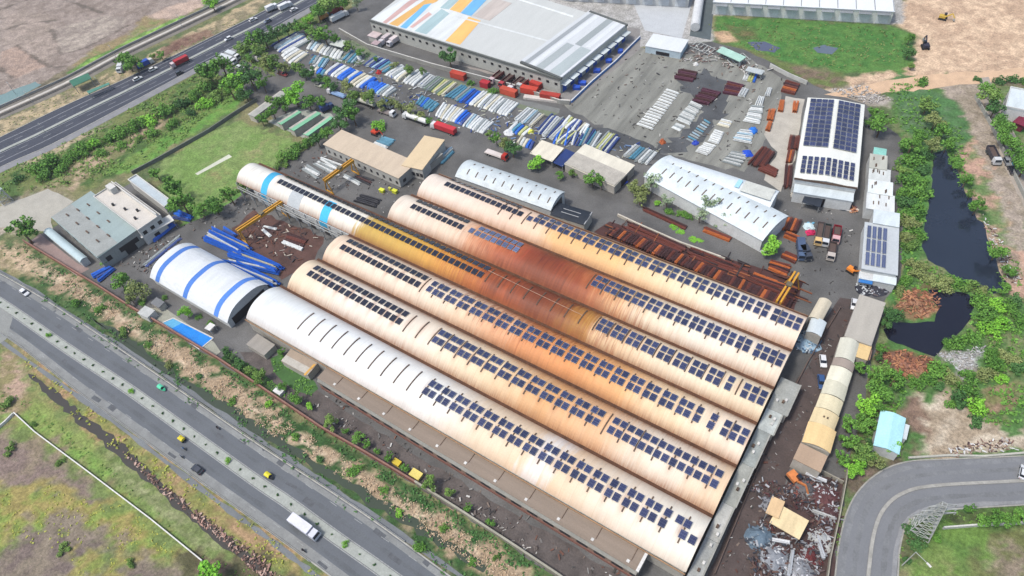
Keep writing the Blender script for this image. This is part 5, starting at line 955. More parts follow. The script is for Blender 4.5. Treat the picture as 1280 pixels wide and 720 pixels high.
def bike(label, px, heading, shirt):
    x, y = W(*px); t = thing('motorbike', label, 'motorbike', (x, y, .06), heading); m = M(50, 50, 54)
    for xx in (-.6, .62): wv = MB().tube((0, -.05, 0), (0, .05, 0), .3, 12).build('wheel', TY, t); wv.location = (xx, 0, .3)
    MB().box(-.55, .3, -.1, .1, .35, .62, .04).build('body', m, t); MB().box(-.65, .0, -.13, .13, .63, .72).build('seat', TY, t); MB().box(.0, .35, -.13, .13, .63, .82, .05).build('fuel_tank', M(120, 40, 40), t)
    MB().tube((.62, 0, .3), (.42, 0, .98), .035, 6).build('fork', gal, t); MB().tube((.42, -.32, 1.0), (.42, .32, 1.0), .025, 6).build('handlebar', gal, t)
    import bmesh
    me = bpy.data.meshes.new('person'); ob = bpy.data.objects.new('person', me); COL.objects.link(ob)
    J = [(-.12, 0, .8), (-.06, 0, 1.05), (.0, 0, 1.28), (.03, 0, 1.4), (.06, 0, 1.56), (.02, .19, 1.28), (.2, .25, 1.08), (.44, .24, 1.02), (.02, -.19, 1.28), (.2, -.25, 1.08), (.44, -.24, 1.02), (-.08, .11, .78), (.3, .17, .74), (.16, .17, .36), (.28, .17, .3), (-.08, -.11, .78), (.3, -.17, .74), (.16, -.17, .36), (.28, -.17, .3)]
    E_ = [(0, 1), (1, 2), (2, 3), (3, 4), (2, 5), (5, 6), (6, 7), (2, 8), (8, 9), (9, 10), (0, 11), (11, 12), (12, 13), (13, 14), (0, 15), (15, 16), (16, 17), (17, 18)]
    Rr_ = [.15, .15, .16, .06, .11, .08, .05, .04, .08, .05, .04, .1, .08, .055, .05, .1, .08, .055, .05]
    me.from_pydata(J, E_, []); md = ob.modifiers.new('skin', 'SKIN'); sv = me.skin_vertices[0].data
    for i, r_ in enumerate(Rr_): sv[i].radius = (r_, r_)
    sv[0].use_root = True; ob.modifiers.new('sub', 'SUBSURF').levels = 1; me.materials.append(M(*shirt))
    c_, s_ = math.cos(heading), math.sin(heading); ob.location = (x, y, .06); ob.rotation_euler = (0, 0, heading)
    tag(ob, 'rider in %s on the %s' % ('a pale shirt' if sum(shirt) > 400 else 'dark clothes', label), 'person'); MB().tube((.07, 0, 1.47), (.07, 0, 1.62), .12, 8, .09).build('helmet', M(40, 40, 44), ob)
def hd(a, b_):
    p_, r_ = W(*a), W(*b_); return math.atan2(r_[1]-p_[1], r_[0]-p_[0])
RD = hd((45, 385), (320, 576)); RDr = RD+math.pi; HW = hd((165, 108), (280, 52)); HWr = HW+math.pi
rick('green and white auto rickshaw on the upper lanes of the main road', (204, 487), RD, (70, 200, 150), (96, 214, 170)); rick('yellow topped auto rickshaw near the two motorbikes', (228, 550), RDr, (40, 40, 40), (232, 214, 50)); rick('yellow topped auto rickshaw next to a median bush on the upper lanes', (338, 597), RD, (40, 40, 40), (232, 220, 50))
bike('motorbike just below the yellow rickshaw', (231, 562), RDr, (120, 140, 170)); bike('motorbike nearest the guard rail, left lanes', (228, 572), RDr, (190, 190, 196)); bike('motorbike on the upper lanes below the green rickshaw', (273, 536), RD, (70, 70, 76)); bike('motorbike passing the white box truck on its lower side', (380, 689), RDr, (70, 60, 66))
car('car', 'white car at the top left end of the main road', (32, 367), RD, (236, 238, 240)); car('car', 'dark car on the lower lanes beside the guard rail', (248, 588), RDr, (60, 64, 74), 3.8)
truck('box_truck', 'white box truck on the lower lanes of the main road', (383, 662), RD, (232, 234, 244), (236, 236, 246), 9.2, 'box')
car('car', 'white car alone on the left stretch of the highway', (173, 100), HW, (232, 236, 238), 4.4); truck('open_truck', 'red truck with a white cab on the highway', (226, 81), HWr, (220, 200, 200), (180, 40, 48), 9, 'box'); truck('open_truck', 'blue backed truck parked at the highway verge', (183, 83), HW, (226, 226, 220), (44, 86, 180), 8.5, 'box')
truck('minibus', 'white minibus off the highway beside the canal bush', (153, 88), HWr+.9, (232, 236, 238), (232, 236, 238), 6.5, 'box', 'van'); car('car', 'white car just behind the blue backed truck on the highway', (192, 88), HW, (238, 238, 232), 4.2); car('car', 'black car on the near shoulder of the highway below the red truck', (225, 92.5), HW, (70, 76, 84), 3.8)
car('car', 'white car on the far lanes of the highway, middle of the upper stretch', (317, 26), HW, (238, 240, 242), 4.4); truck('minibus', 'white van on the far lanes near the top of the highway', (341, 13), HW, (236, 238, 240), (236, 238, 240), 6.5, 'box', 'van'); truck('box_truck', 'white truck on the highway nearest the top edge', (358, 11), HW, (236, 238, 240), (232, 234, 236), 7.5, 'box')
car('car', 'small white car behind the topmost white truck', (368, 13.5), HW, (236, 238, 240)); car('car', 'white car on the near lanes by the factory turning', (286, 50), HWr, (236, 238, 240)); car('car', 'grey car on the near lanes above the hedge', (335, 28), HWr, (120, 128, 146))
NR = hd((280, 75), (420, 125)); NRr = NR+math.pi
truck('box_truck', 'long white truck parked near the highway turning', (287, 78), NR, (236, 238, 240), (232, 236, 238), 10, 'box'); truck('box_truck', 'white truck parked behind the long one at the turning', (293, 73), NR, (236, 238, 240), (224, 230, 232), 8, 'box'); car('car', 'white van-like car below the two white trucks at the turning', (301, 86), NR, (226, 232, 228), 5)
truck('box_truck', 'white truck beside the gate building at the stockyard corner', (318, 74), NR, (232, 228, 228), (232, 230, 230), 9, 'box'); car('car', 'red pick-up on the entrance road beside the hedge', (354, 94), NR, (150, 60, 62), 5.5); car('car', 'small pale car by the hedge on the entrance road', (399, 108), NR, (216, 218, 196), 3.2)
truck('flatbed_truck', 'truck with a white cab and blue and white load on the entrance road', (422, 120), NRr, (236, 236, 240), (150, 180, 220), 10, 'flat'); truck('tank_truck', 'cream tanker with an orange cab under the trees', (456, 131), NRr, (214, 170, 104), (230, 230, 214), 12, 'tank'); truck('flatbed_truck', 'grey flatbed truck with a white cab under the trees', (484, 143), NR, (236, 236, 236), (150, 140, 136), 9, 'flat')
truck('box_truck', 'blue truck half hidden under the roadside trees', (484, 134), NR, (220, 224, 226), (60, 90, 160), 6, 'box'); truck('tank_truck', 'long white tanker in front of the red truck', (520, 152), NRr, (232, 234, 232), (232, 232, 228), 12.5, 'tank'); truck('box_truck', 'red boxed truck with a white cab above the sand coloured office', (555, 164), NRr, (226, 226, 226), (204, 54, 62), 12, 'box')
truck('box_truck', 'navy truck beside the green roofed sheds', (410, 138), NR+1.2, (60, 80, 120), (44, 66, 120), 6, 'box'); truck('tank_truck', 'short tanker with a blue and orange tank at the top lot', (409, 24), NR+1.3, (110, 180, 220), (226, 160, 84), 6.5, 'tank'); truck('box_truck', 'red truck at the top lot beside the white one', (421, 18), HW, (170, 60, 60), (176, 60, 60), 8, 'box'); truck('box_truck', 'white truck at the top lot beside the red one', (425, 24), HW, (232, 232, 228), (236, 238, 236), 10, 'box')
truck('flatbed_truck', 'red cabbed truck with a long white load below the stockyard corner trees', (621, 196), NR, (196, 60, 50), (230, 220, 214), 10, 'flat')
DK = hd((470, 60), (490, 46))
truck('box_truck', 'pinkish white truck backed to the factory front, left of the pair', (484, 52), DK+math.pi, (226, 220, 222), (216, 204, 206), 9, 'box'); truck('box_truck', 'pinkish white truck backed to the factory front, right of the pair', (494, 54), DK+math.pi, (230, 226, 228), (222, 212, 212), 9, 'box')
building('hut', 'pink roofed guard hut by the factory front wall', 'hut', (460, 44), (470, 47), (477, 42), 3, PLAS, M(214, 196, 194), 'flat', over=.3); building('hut', 'small mauve roofed hut below the pink roofed one', 'hut', (464, 54), (471, 56), (475, 52), 2.6, PLAS, M(182, 160, 162), 'flat', over=.2)
for i, (px, cab, bd) in enumerate((((622, 99), (226, 200, 200), (120, 40, 48)), ((634, 104), (190, 70, 76), (96, 44, 50)), ((645, 109), (226, 220, 220), (110, 84, 84)), ((656, 106), (200, 204, 200), (176, 48, 66)))):
    truck('open_truck', ['dark red open truck, leftmost of the four at the factory dock', 'maroon open truck, second from the left at the factory dock', 'brown open truck, third from the left at the factory dock', 'crimson open truck, rightmost of the four at the factory dock'][i], px, DK+math.pi, cab, bd, 9.5, 'open')
def container(label, a, b_, rgb, h=2.6, wd=2.5, name='shipping_container'):
    p_, r_ = WV(*a), WV(*b_); c_ = (p_+r_)/2; d = r_-p_; L = d.length; t = thing(name, label, 'container', c_, math.atan2(d.y, d.x)); m = M(*rgb, var=.12, fine=.08)
    MB().box(-L/2, L/2, -wd/2, wd/2, .1, h).build('body', m, t)
    MB().box(-L/2-.03, L/2+.03, -wd/2-.03, wd/2+.03, h+.001, h+.08).build('top_frame', m, t); MB().box(L/2+.005, L/2+.05, -wd/2+.15, wd/2-.15, .2, h-.15).build('door', M(*[int(v*.85) for v in rgb]), t)
for a, b_, c_, l_ in (((565, 95), (582, 100), (190, 70, 52), 'brick red container against the stockyard wall, left of the two bushes'), ((602, 107), (612, 110), (180, 44, 54), 'short crimson container between the two wall bushes'), ((627, 115), (646, 121), (200, 84, 60), 'orange red container just right of the second wall bush'),
                      ((652, 114), (672, 118), (200, 70, 52), 'orange red container beside the white platform'), ((676, 122), (700, 126), (178, 62, 50), 'rust red container at the right end of the white platform'), ((664, 107), (676, 112), (186, 60, 50), 'red container behind the white platform')):
    container(l_, a, b_, c_)
tag(MB().prism([W(*p) for p in ((654, 124), (712, 131), (713, 127), (656, 120))], 0, .9).build('loading_platform', M(214, 206, 198)), 'long low white loading platform in front of the red containers', 'platform')
# yellow-orange machines and trucks of the east yard
EY = hd((1030, 310), (1034, 285)); EYr = EY+math.pi
truck('open_truck', 'long open truck with a cream cab, leftmost of the east yard trio', (1023, 296), EYr, (226, 190, 130), (110, 100, 100), 9.5, 'open'); truck('open_truck', 'dark green open truck with a white cab, middle of the east yard trio', (1031, 298), EYr, (232, 234, 236), (60, 72, 70), 9, 'open'); truck('open_truck', 'crimson open truck, rightmost of the east yard trio', (1044, 297), EYr, (226, 180, 180), (150, 34, 50), 7, 'open'); truck('open_truck', 'brown open truck below the east yard trio', (1038, 318), EYr, (200, 190, 180), (90, 78, 76), 7, 'open')
truck('box_truck', 'steel blue truck parked beside the orange beams', (1000, 316), EYr+.2, (90, 110, 140), (80, 96, 124), 8, 'box'); truck('box_truck', 'dark slate truck next to the steel blue one', (1006, 321), EYr+.5, (70, 76, 88), (70, 76, 88), 5, 'box')
def heap(label, px, rgb, r_, h, n=40, name='scrap_heap', cat='heap', jit=.5, sz=.7, cols=None):
    x, y = W(*px); mats = [M(*c_, var=.2) for c_ in (cols or [rgb])]; mb = MB()
    N = 14
    for ring in range(4):
        pass
    vs = [(0, 0, h)]; rr = [(.35, .85), (.7, .45), (1., 0)]
    for f, zf in rr:
        for i in range(N): a = 2*math.pi*i/N; q_ = random.uniform(.8, 1.15); vs.append((math.cos(a)*r_*f*q_, math.sin(a)*r_*f*q_, max(0, zf*h*random.uniform(.8, 1.15))))
    fs = [(0, 1+i, 1+(i+1) % N) for i in range(N)]
    for k_ in range(2): o_ = 1+k_*N; fs += [(o_+i, o_+N+i, o_+N+(i+1) % N, o_+(i+1) % N) for i in range(N)]
    mb.add(vs, fs)
    for i in range(n):
        a = random.uniform(0, 6.28); f = math.sqrt(random.random())*.95; cx, cy = math.cos(a)*r_*f, math.sin(a)*r_*f; z = h*(1-f)*.9; mb.cur = random.randrange(len(mats))
        d = Vector((random.uniform(-1, 1), random.uniform(-1, 1), random.uniform(-.3, .3))).normalized()*random.uniform(.3, 1.)*sz*1.4; mb.bar((cx-d.x, cy-d.y, z+.15-d.z*.3), (cx+d.x, cy+d.y, z+.2+d.z*.5), random.uniform(.2, .9)*sz, random.uniform(.1, .4)*sz)
    o = mb.build(name, mats); o.location = (x, y, .045); return tag(o, label, cat)
heap('white and aqua covered heap beside the magenta one', (1011, 283), (220, 240, 244), 1.9, 1.2, 6, cols=[(220, 240, 244), (120, 190, 220)]); heap('bright magenta covered heap by the east yard trucks', (1013, 291), (206, 40, 96), 1.5, 1.0, 5)
heap('black tarpaulin covered mound right of the warehouse door', (1056, 256), (50, 56, 66), 3.2, 2.2, 4); heap('white and grey scrap pile at the left corner of the solar warehouse front', (997, 243), (190, 186, 176), 2.4, 1., 30, cols=[(190, 186, 176), (120, 110, 104)])
heap('pink and cream scrap beside the black mound', (1045, 250), (190, 120, 110), 1.8, .8, 24, cols=[(200, 150, 130), (150, 60, 60), (226, 214, 200)]); heap('rust and cream scrap on the right of the black mound', (1066, 262), (190, 120, 110), 1.6, .8, 20, cols=[(200, 140, 100), (226, 214, 200), (110, 60, 60)])
building('open_shed', 'black tarpaulin canopy left of the solar warehouse door', 'canopy', (1003, 252), (1025, 258), (1027, 241), 3.2, wall_c, mat('black_tarpaulin', P(40, 48, 60)), 'vault', .4, over=.1, open_=True)
heap('aqua and black barrel junk pile between the shed ends and the lane', (1007, 428), (150, 180, 200), 4.2, 1.6, 150, cols=[(170, 200, 220), (60, 70, 84), (220, 230, 236), (90, 120, 150)], sz=.6)
heap('black and white junk pile above the brown-grey lane roof', (1094, 359), (60, 60, 70), 3.6, 1.2, 90, cols=[(60, 60, 70), (200, 204, 210), (110, 100, 100)], sz=.6); heap('junk beside the top of the lane, black and white, left pile', (1080, 362), (60, 60, 70), 2.6, 1.0, 60, cols=[(50, 52, 62), (210, 214, 216)], sz=.6)
def loader(label, px, heading, rgb, sc=1.):
    x, y = W(*px); t = thing('excavator', label, 'excavator', (x, y, .05), heading); t.scale = (sc,)*3; m = M(*rgb)
    for s_ in (-1, 1): MB().box(-1.8, 1.8, s_*1.1-.28, s_*1.1+.28, 0, .8, .1).build('track', TY, t)
    MB().box(-1.8, 1.0, -1.1, 1.1, .9, 1.9).build('body', m, t); MB().box(.1, 1.2, .1, 1.1, 1.901, 2.9).build('cab', GLS, t); MB().bar((1., -.3, 1.6), (3.4, -.3, 3.6), .35, .5).build('boom', m, t); MB().bar((3.4, -.3, 3.6), (4.8, -.3, 1.6), .3, .4).build('arm', m, t); MB().box(4.3, 5.2, -.8, .2, .6, 1.5, .1).build('bucket', gal, t)
loader('orange crane machine with a red frame in the office forecourt', (470, 168), NR, (214, 70, 40), .9); loader('orange excavator below the canopy with the bright blue tarpaulin', (1064, 340), NR-.3, (236, 140, 50), .8); loader('yellow and white digger on the sand at the top right', (1178, 24), NR, (226, 190, 80), .9); loader('black excavator on the sand bank at the right end of the green field', (1156, 60), NR+2, (50, 50, 66), 1.); loader('orange digger at the top of the scrap yard', (992, 600), NR-.5, (226, 140, 80), 1.)
car('car', 'white car parked beside the brown-grey roof at the lane', (1067, 382), EYr, (236, 238, 240)); car('car', 'white car in the lane beside the curved roofs', (1028, 453), EYr+.2, (236, 238, 240)); car('car', 'blue and white pick-up in the lane below the white car', (1026, 479), EYr+.2, (60, 96, 150), 4.6)
car('car', 'white car entering the bend at the right edge', (1278, 592), math.pi/2, (238, 240, 242)); truck('open_truck', 'dark truck with a white cab on the dusty track', (1240, 198), hd((1230, 180), (1244, 208)), (232, 234, 236), (76, 74, 84), 8.5, 'open'); car('car', 'grey car beside the wall on the dusty track, upper one', (1258, 204), hd((1230, 180), (1244, 208)), (150, 154, 160)); car('car', 'dark car beside the wall on the dusty track, lower one', (1264, 215), hd((1230, 180), (1244, 208)), (60, 60, 70))
heap('bright blue covered stall beside the hedge at the right edge', (1271, 205), (60, 160, 226), 1.6, 1.2, 4); building('hut', 'dark red hut by the yellow framed building', 'hut', (1268, 152), (1280, 157), (1284, 148), 3, M(120, 40, 60), M(130, 40, 66), 'flat')
MB_ = WV(1010, 140)
# yellow crates in the yard and beside the brick wall
for i, (px, c_) in enumerate((((497, 580), (232, 200, 60)), ((521, 595), (226, 206, 110)), ((478, 240), (214, 220, 60)), ((494, 241), (222, 226, 60)), ((488, 238), (206, 206, 90)), ((350, 491), (238, 238, 236)))):
    x, y = W(*px); t = thing('storage_box', ['yellow box by the brick wall between two trees', 'pale yellow machine frame against the brick wall', 'yellow-green drum group left of the pair near the black coils', 'yellow-green drum group right of the pair near the black coils', 'small yellowish crate between the drum groups', 'white cabinet by the brick wall under the small trees'][i], 'box', (x, y, .04), NR); w_ = (1.6, 2.2, 1.4, 1.4, .8, 2.)[i]
    MB().box(-w_*.7, w_*.7, -w_*.45, w_*.45, 0, 1.2).build('body', M(*c_), t); MB().box(-w_*.75, w_*.75, -w_*.5, w_*.5, 1.21, 1.32).build('lid', M(*[min(255, v+10) for v in c_]), t)
# ------------------------------------------------------------------ stockyard goods
CL = {'white': (232, 236, 234), 'cream': (226, 220, 196), 'grey': (168, 176, 176), 'blue': (48, 118, 230), 'navy': (72, 92, 156), 'teal': (96, 158, 184), 'pale': (176, 206, 222), 'yellow': (214, 218, 144), 'maroon': (92, 52, 66), 'rust': (116, 62, 50), 'orange': (196, 108, 54), 'brown': (78, 48, 46), 'green': (138, 156, 140), 'black': (52, 52, 58)}
def short(t_):
    for a_, b_ in ((', from the', ' from the'), (' on the ', ' on '), (' of the ', ' of '), (' in the ', ' in ', ), (' from the ', ' from '), (' below the ', ' below '), (' beside the ', ' beside '), (' between the ', ' between '), (' along the ', ' along '), (' the ', ' ')):
        if len(t_.split()) <= 16: break
        t_ = t_.replace(a_, b_)
    return t_
BM = {}
def bundle_mesh(kind, c_):
    if (kind, c_) in BM: return BM[(kind, c_)]
    m = mat('stock_'+kind+'_'+c_, P(*CL[c_]), rough=.55, var=.18, scale=1.2, fine=.14); dk = mat('stock_gap', P(70, 74, 82)); rnd = random.Random(hash((len(kind), len(c_), ord(c_[0])))); mb = MB()
    if kind == 'pipe':                      # unit bundle: 1 long, 1 wide, 1 high
        for i in range(3):
            y = -.33+i*.33; d0, d1 = rnd.uniform(0, .08), rnd.uniform(0, .08); mb.tube((-.5+d0, y, .3), (.5-d1, y, .3), .16, 6)
        for i in range(2):
            y = -.17+i*.34; d0, d1 = rnd.uniform(.02, .12), rnd.uniform(.02, .12); mb.tube((-.5+d0, y, .68), (.5-d1, y, .68), .16, 6)
    elif kind == 'wrap':                    # goods under a stretched cover with pinched ends
        S_ = 7; xs = [-.5, -.42, -.1, .15, .43, .5]; hs = [.35, .85, 1., .92, .85, .3]; v = []
        for x, h_ in zip(xs, hs):
            for j in range(S_): a = math.pi*j/(S_-1); v.append((x, math.cos(a)*.46*(.9 if abs(x) > .48 else rnd.uniform(.92, 1.05)), max(0, math.sin(a)**.6*h_*rnd.uniform(.92, 1.05))))
        mb.add(v, [(i*S_+j, (i+1)*S_+j, (i+1)*S_+j+1, i*S_+j+1) for i in range(5) for j in range(S_-1)]+[tuple(range(S_)), tuple(range(5*S_, 6*S_))[::-1]])
    else:                                   # rolled steel sections laid side by side
        for i in range(3):
            y = -.32+i*.32; d0 = rnd.uniform(0, .1); mb.box(-.5+d0, .5, y-.13, y+.13, 0, .12); mb.box(-.5+d0, .5, y-.03, y+.03, .121, .6); mb.box(-.5+d0, .5, y-.13, y+.13, .601, .72)
        mb.box(-.4, .35, -.2, -.02, .73, .9)
    nm = {'pipe': 'pipe_bundle', 'wrap': 'wrapped_bundle', 'beam': 'steel_beam_stack'}[kind]
    o = mb.build(nm, m); BM[(kind, c_)] = o.data; bpy.data.objects.remove(o); return BM[(kind, c_)]
def fill(where, kind, cols, n_, a, b, c, d, h=1.1, wf=1., grp=None, jit=.05, first='left'):
    A, B, C_, D = (WV(*q) for q in (a, b, c, d)); nm = {'pipe': 'pipe_bundle', 'wrap': 'wrapped_bundle', 'beam': 'steel_beam_stack'}[kind]; noun = {'pipe': 'pipe bundle', 'wrap': 'wrapped bundle', 'beam': 'steel stack'}[kind]
    for i in range(n_):
        f = (i+.5)/n_; p0 = A.lerp(B, f); p1 = D.lerp(C_, f); v = p1-p0; L = v.length*random.uniform(.94, 1.06); wd = ((B-A).length+(C_-D).length)/2/n_; cc = (p0+p1)/2+v.normalized()*random.uniform(-.03, .03)*L
        cn = cols[i % len(cols)] if isinstance(cols, list) else cols
        side = (B-A).normalized(); across = abs(v.normalized().cross(side).z); wd *= across*random.uniform(.94, 1.1)*wf
        o = bpy.data.objects.new(nm, bundle_mesh(kind, cn)); COL.objects.link(o); o.location = (cc.x, cc.y, .045); o.rotation_euler = (0, 0, math.atan2(v.y, v.x)+random.uniform(-jit, jit)); o.scale = (L, wd, h*random.uniform(.8, 1.15))
        lab = '%s %s %s, %s' % (ORD[i] if n_ > 1 else 'single', cn, noun, ('from the %s %s' % (first, where)) if n_ > 1 else where)
        o['label'] = short(lab); o['category'] = noun
        if n_ > 1 or grp: o['group'] = grp or noun+'s '+where
Wt, Cr, Gy, Bl, Nv, Te, Pa, Ye = 'white', 'cream', 'grey', 'blue', 'navy', 'teal', 'pale', 'yellow'
fill('in the block under the highway hedge', 'wrap', [Nv, Wt, Wt, Pa, Wt, Nv, Wt, Wt, Gy], 9, (339, 58), (357, 70), (392, 50), (372, 40))
fill('in the white block by the hedge corner', 'wrap', [Wt, Wt, Cr, Wt, Cr], 5, (351, 70), (367, 84), (386, 69), (370, 59))
fill('in the short white row below the canopy', 'wrap', [Wt, Pa, Wt, Cr, Wt, Wt, Gy, Wt, Wt, Wt], 10, (383, 61), (424, 76), (431, 65), (391, 51))
fill('in the small teal group near the hedge', 'pipe', [Te, Gy, Wt, Te, Pa], 5, (386, 80), (404, 88), (412, 75), (394, 69))
fill('in the blue and white block of the lower row', 'wrap', [Wt, Nv, Wt, Wt, Bl, Bl, Wt, Bl, Cr, Cr, Wt, Bl], 12, (405, 92), (453, 112), (472, 99), (424, 79), 1.4)
fill('in the front row behind the hedge trees', 'wrap', [Wt, Cr, Bl, Te], 4, (387, 88), (404, 96), (408, 89), (392, 82), 1.)
fill('beside the bright blue tarpaulin', 'wrap', [Bl, Bl, Pa, Gy, Wt, Gy], 6, (463, 115), (484, 122), (498, 112), (478, 103))
fill('in the teal group under the verge', 'pipe', [Te, Gy, Te, Pa], 4, (428, 76), (442, 81), (453, 68), (440, 63))
fill('in the navy and grey pipe group', 'pipe', [Nv, Gy, Nv, Pa, Nv, Te, Gy, Te], 8, (453, 83), (480, 92), (498, 81), (470, 70))
fill('in the white group right of the red cab', 'wrap', [Wt, Wt, Gy, Wt, Cr], 5, (482, 94), (498, 103), (512, 92), (503, 81), 1.3)
fill('in the second white group of the upper row', 'wrap', [Wt, Wt, Wt, Wt], 4, (503, 103), (517, 108), (538, 93), (522, 88), 1.3)
fill('in the grey and white trio of the upper row', 'pipe', [Wt, Wt, Gy], 3, (521, 109), (530, 112), (548, 97), (538, 93))
fill('in the moss green and yellow group', 'pipe', ['green', Gy, 'green', Ye, Cr, 'green', Ye, Cr], 8, (529, 113), (552, 122), (573, 105), (548, 96))
fill('in the teal and blue group below the containers', 'pipe', [Te, Te, Te, Gy, Te, Bl, Nv, Bl], 8, (556, 122), (584, 132), (602, 115), (578, 106))
fill('in the long white row below the containers', 'wrap', [Wt, Wt, Cr, Wt, Gy, Wt, Cr, Wt, Wt, Gy, Wt, Wt, Wt, Wt], 14, (585, 131), (634, 146), (649, 130), (606, 113))
fill('in the bright teal group beside the lower trees', 'pipe', [Te, Te, Bl, Te, Te, Te, Te], 7, (519, 131), (539, 141), (551, 130), (528, 120))
fill('in the white group above the red boxed truck', 'wrap', [Wt, Wt, Cr, Wt, Wt, Cr, Wt, Wt], 8, (544, 146), (567, 154), (583, 139), (554, 128))
fill('in the blue trio of the lower row', 'wrap', [Bl, Bl, Nv], 3, (568, 154), (577, 158), (591, 143), (583, 138))
fill('in the white group at the lower row end', 'wrap', [Wt, Pa, Wt, Wt, Wt, Gy, Wt, Wt, Wt], 9, (578, 158), (604, 168), (618, 154), (592, 142))
fill('in the pale group across the yard lane', 'pipe', [Wt, Wt, Gy, Wt, Pa, Gy, Wt, Cr], 8, (641, 152), (664, 161), (682, 143), (660, 134))
fill('in the blue tarpaulin group at the lane corner', 'wrap', [Wt, Te, Bl, Ye, Wt], 5, (633, 165), (655, 171), (666, 162), (645, 153))
fill('in the white and navy striped group', 'pipe', [Nv, Wt, Nv, Wt, Wt, Gy, Nv, Wt, Wt], 9, (668, 167), (690, 177), (712, 153), (690, 142))
fill('in the blue and yellow mixed group', 'wrap', [Bl, Ye, Nv, Wt, Bl, Ye, Nv, Wt, Nv], 9, (688, 180), (716, 182), (728, 166), (704, 158), .8, jit=.3)
fill('in the upper group of the mixed block', 'wrap', [Wt, Ye, Wt, Nv, Wt, Nv, Cr, Wt, Wt], 9, (700, 158), (729, 170), (739, 157), (712, 145), .9, jit=.2)
fill('in the grey and navy group behind the cream shed', 'pipe', [Nv, Te, Gy, Nv, Te, Gy, Wt], 7, (718, 184), (740, 188), (753, 167), (734, 157))
fill('in the yellow and white group behind the cream shed', 'pipe', [Gy, Ye, Wt, Ye, Nv, Wt, Nv], 7, (741, 186), (759, 194), (776, 173), (760, 164))
fill('in the teal and white group by the crossing', 'pipe', [Wt, Gy, Te, Te, Gy, Wt, Gy, Wt], 8, (777, 196), (808, 208), (822, 191), (795, 181))
fill('in the pale group behind the roadside trees', 'wrap', [Cr, Wt, Cr, Bl, Nv], 5, (645, 180), (664, 188), (669, 178), (652, 170))
fill('in the ladder of white bars on grey dust', 'pipe', [Wt], 15, (795, 157), (833, 111), (850, 117), (816, 164), .9, wf=.55, jit=.02, first='bottom')
fill('in the second ladder of white bars', 'pipe', [Wt, Wt, Gy, Wt], 13, (844, 150), (864, 127), (879, 134), (862, 158), .9, wf=.62, jit=.02, first='bottom')
fill('in the thin pale ladder right of the white one', 'pipe', [Gy, Te, Gy, Pa], 10, (856, 175), (881, 149), (889, 154), (868, 181), .6, wf=.5, jit=.02, first='bottom')
fill('in the white ladder at the bottom left of the dust', 'pipe', [Wt, Gy, Wt], 3, (839, 160), (845, 154), (857, 158), (850, 165), .5, first='bottom')
fill('in the upper maroon group on black dust', 'beam', ['maroon', 'brown'], 4, (841, 99), (850, 87), (872, 92), (866, 103), 1.3, first='bottom')
fill('in the wide maroon group', 'beam', ['maroon', 'brown', 'maroon'], 7, (864, 128), (878, 111), (902, 117), (886, 132), 1.3, first='bottom')
fill('in the red brown group near the white posts', 'beam', ['maroon', 'rust', 'maroon'], 6, (902, 117), (908, 103), (930, 108), (923, 121), 1.2, first='bottom')
fill('in the white trio right of the red brown group', 'pipe', [Wt], 3, (921, 121), (931, 123), (936, 112), (928, 110))
fill('in the group beside the bright blue sheet', 'pipe', [Wt, Wt, Ye, Ye, Bl], 5, (927, 101), (943, 104), (948, 93), (932, 91))
fill('in the small white trio above the orange slabs', 'pipe', [Wt], 3, (955, 121), (962, 122), (965, 111), (959, 110))
fill('in the white foursome on the dark lane', 'wrap', [Wt], 4, (943, 132), (953, 133), (956, 122), (948, 121))
fill('in the white stack beside the orange sections', 'pipe', [Wt, Wt, Gy], 9, (928, 152), (938, 133), (955, 134), (951, 157), 1., first='bottom')
fill('in the cream foursome by the dark stain', 'pipe', [Cr, Wt], 4, (896, 157), (901, 149), (915, 153), (912, 161), .8, first='bottom')
fill('in the white stack under the bright blue tarpaulin', 'pipe', [Wt, Pa, Wt], 7, (914, 176), (924, 163), (942, 165), (940, 181), 1., first='bottom')
fill('in the middle white stack', 'pipe', [Wt], 6, (884, 177), (892, 163), (906, 167), (898, 182), 1., first='bottom')
fill('in the lowest white stack beside the plain roof', 'pipe', [Wt], 6, (868, 190), (880, 179), (896, 183), (885, 196), 1., first='bottom')
fill('in the grey and white ladder above the plain white roof', 'pipe', [Gy, Wt], 9, (900, 203), (914, 189), (936, 193), (926, 210), .8, wf=.6, first='bottom')
fill('in the rusty fan beside the plain white roof', 'beam', ['rust', 'brown', 'rust'], 8, (933, 208), (956, 211), (969, 192), (952, 184), 1.2)
fill('in the red slanted trio at the lane foot', 'beam', ['rust'], 3, (946, 213), (956, 204), (972, 214), (970, 223), 1.2, first='bottom')
fill('in the orange trio of the concrete lane', 'beam', ['orange'], 3, (957, 151), (966, 153), (969, 139), (961, 138), 1.4)
fill('in the orange pair at the top of the lane', 'beam', ['orange'], 2, (972, 140), (978, 141), (981, 127), (974, 127), 1.4)
fill('in the orange pair below the trio', 'beam', ['orange'], 2, (956, 164), (962, 166), (965, 154), (960, 153), 1.4)
fill('in the orange pair against the solar warehouse', 'beam', ['orange'], 2, (990, 142), (996, 142), (998, 129), (991, 129), 1.6)
fill('in the slab group at the white wall corner', 'beam', ['rust', 'orange', 'rust', 'brown'], 5, (974, 115), (982, 101), (999, 107), (993, 119), 1.4, first='bottom')
fill('in the dark red column beside the solar warehouse', 'beam', ['rust', 'brown', 'rust'], 4, (984, 190), (998, 190), (1000, 172), (986, 171), 1.4)
fill('in the red orange column beside the solar warehouse', 'beam', ['rust', 'orange'], 3, (981, 205), (990, 205), (993, 189), (985, 188), 1.4)
fill('in the brown column below the solar warehouse corner', 'beam', ['brown', 'rust'], 3, (978, 236), (988, 238), (991, 208), (982, 206), 1.2)
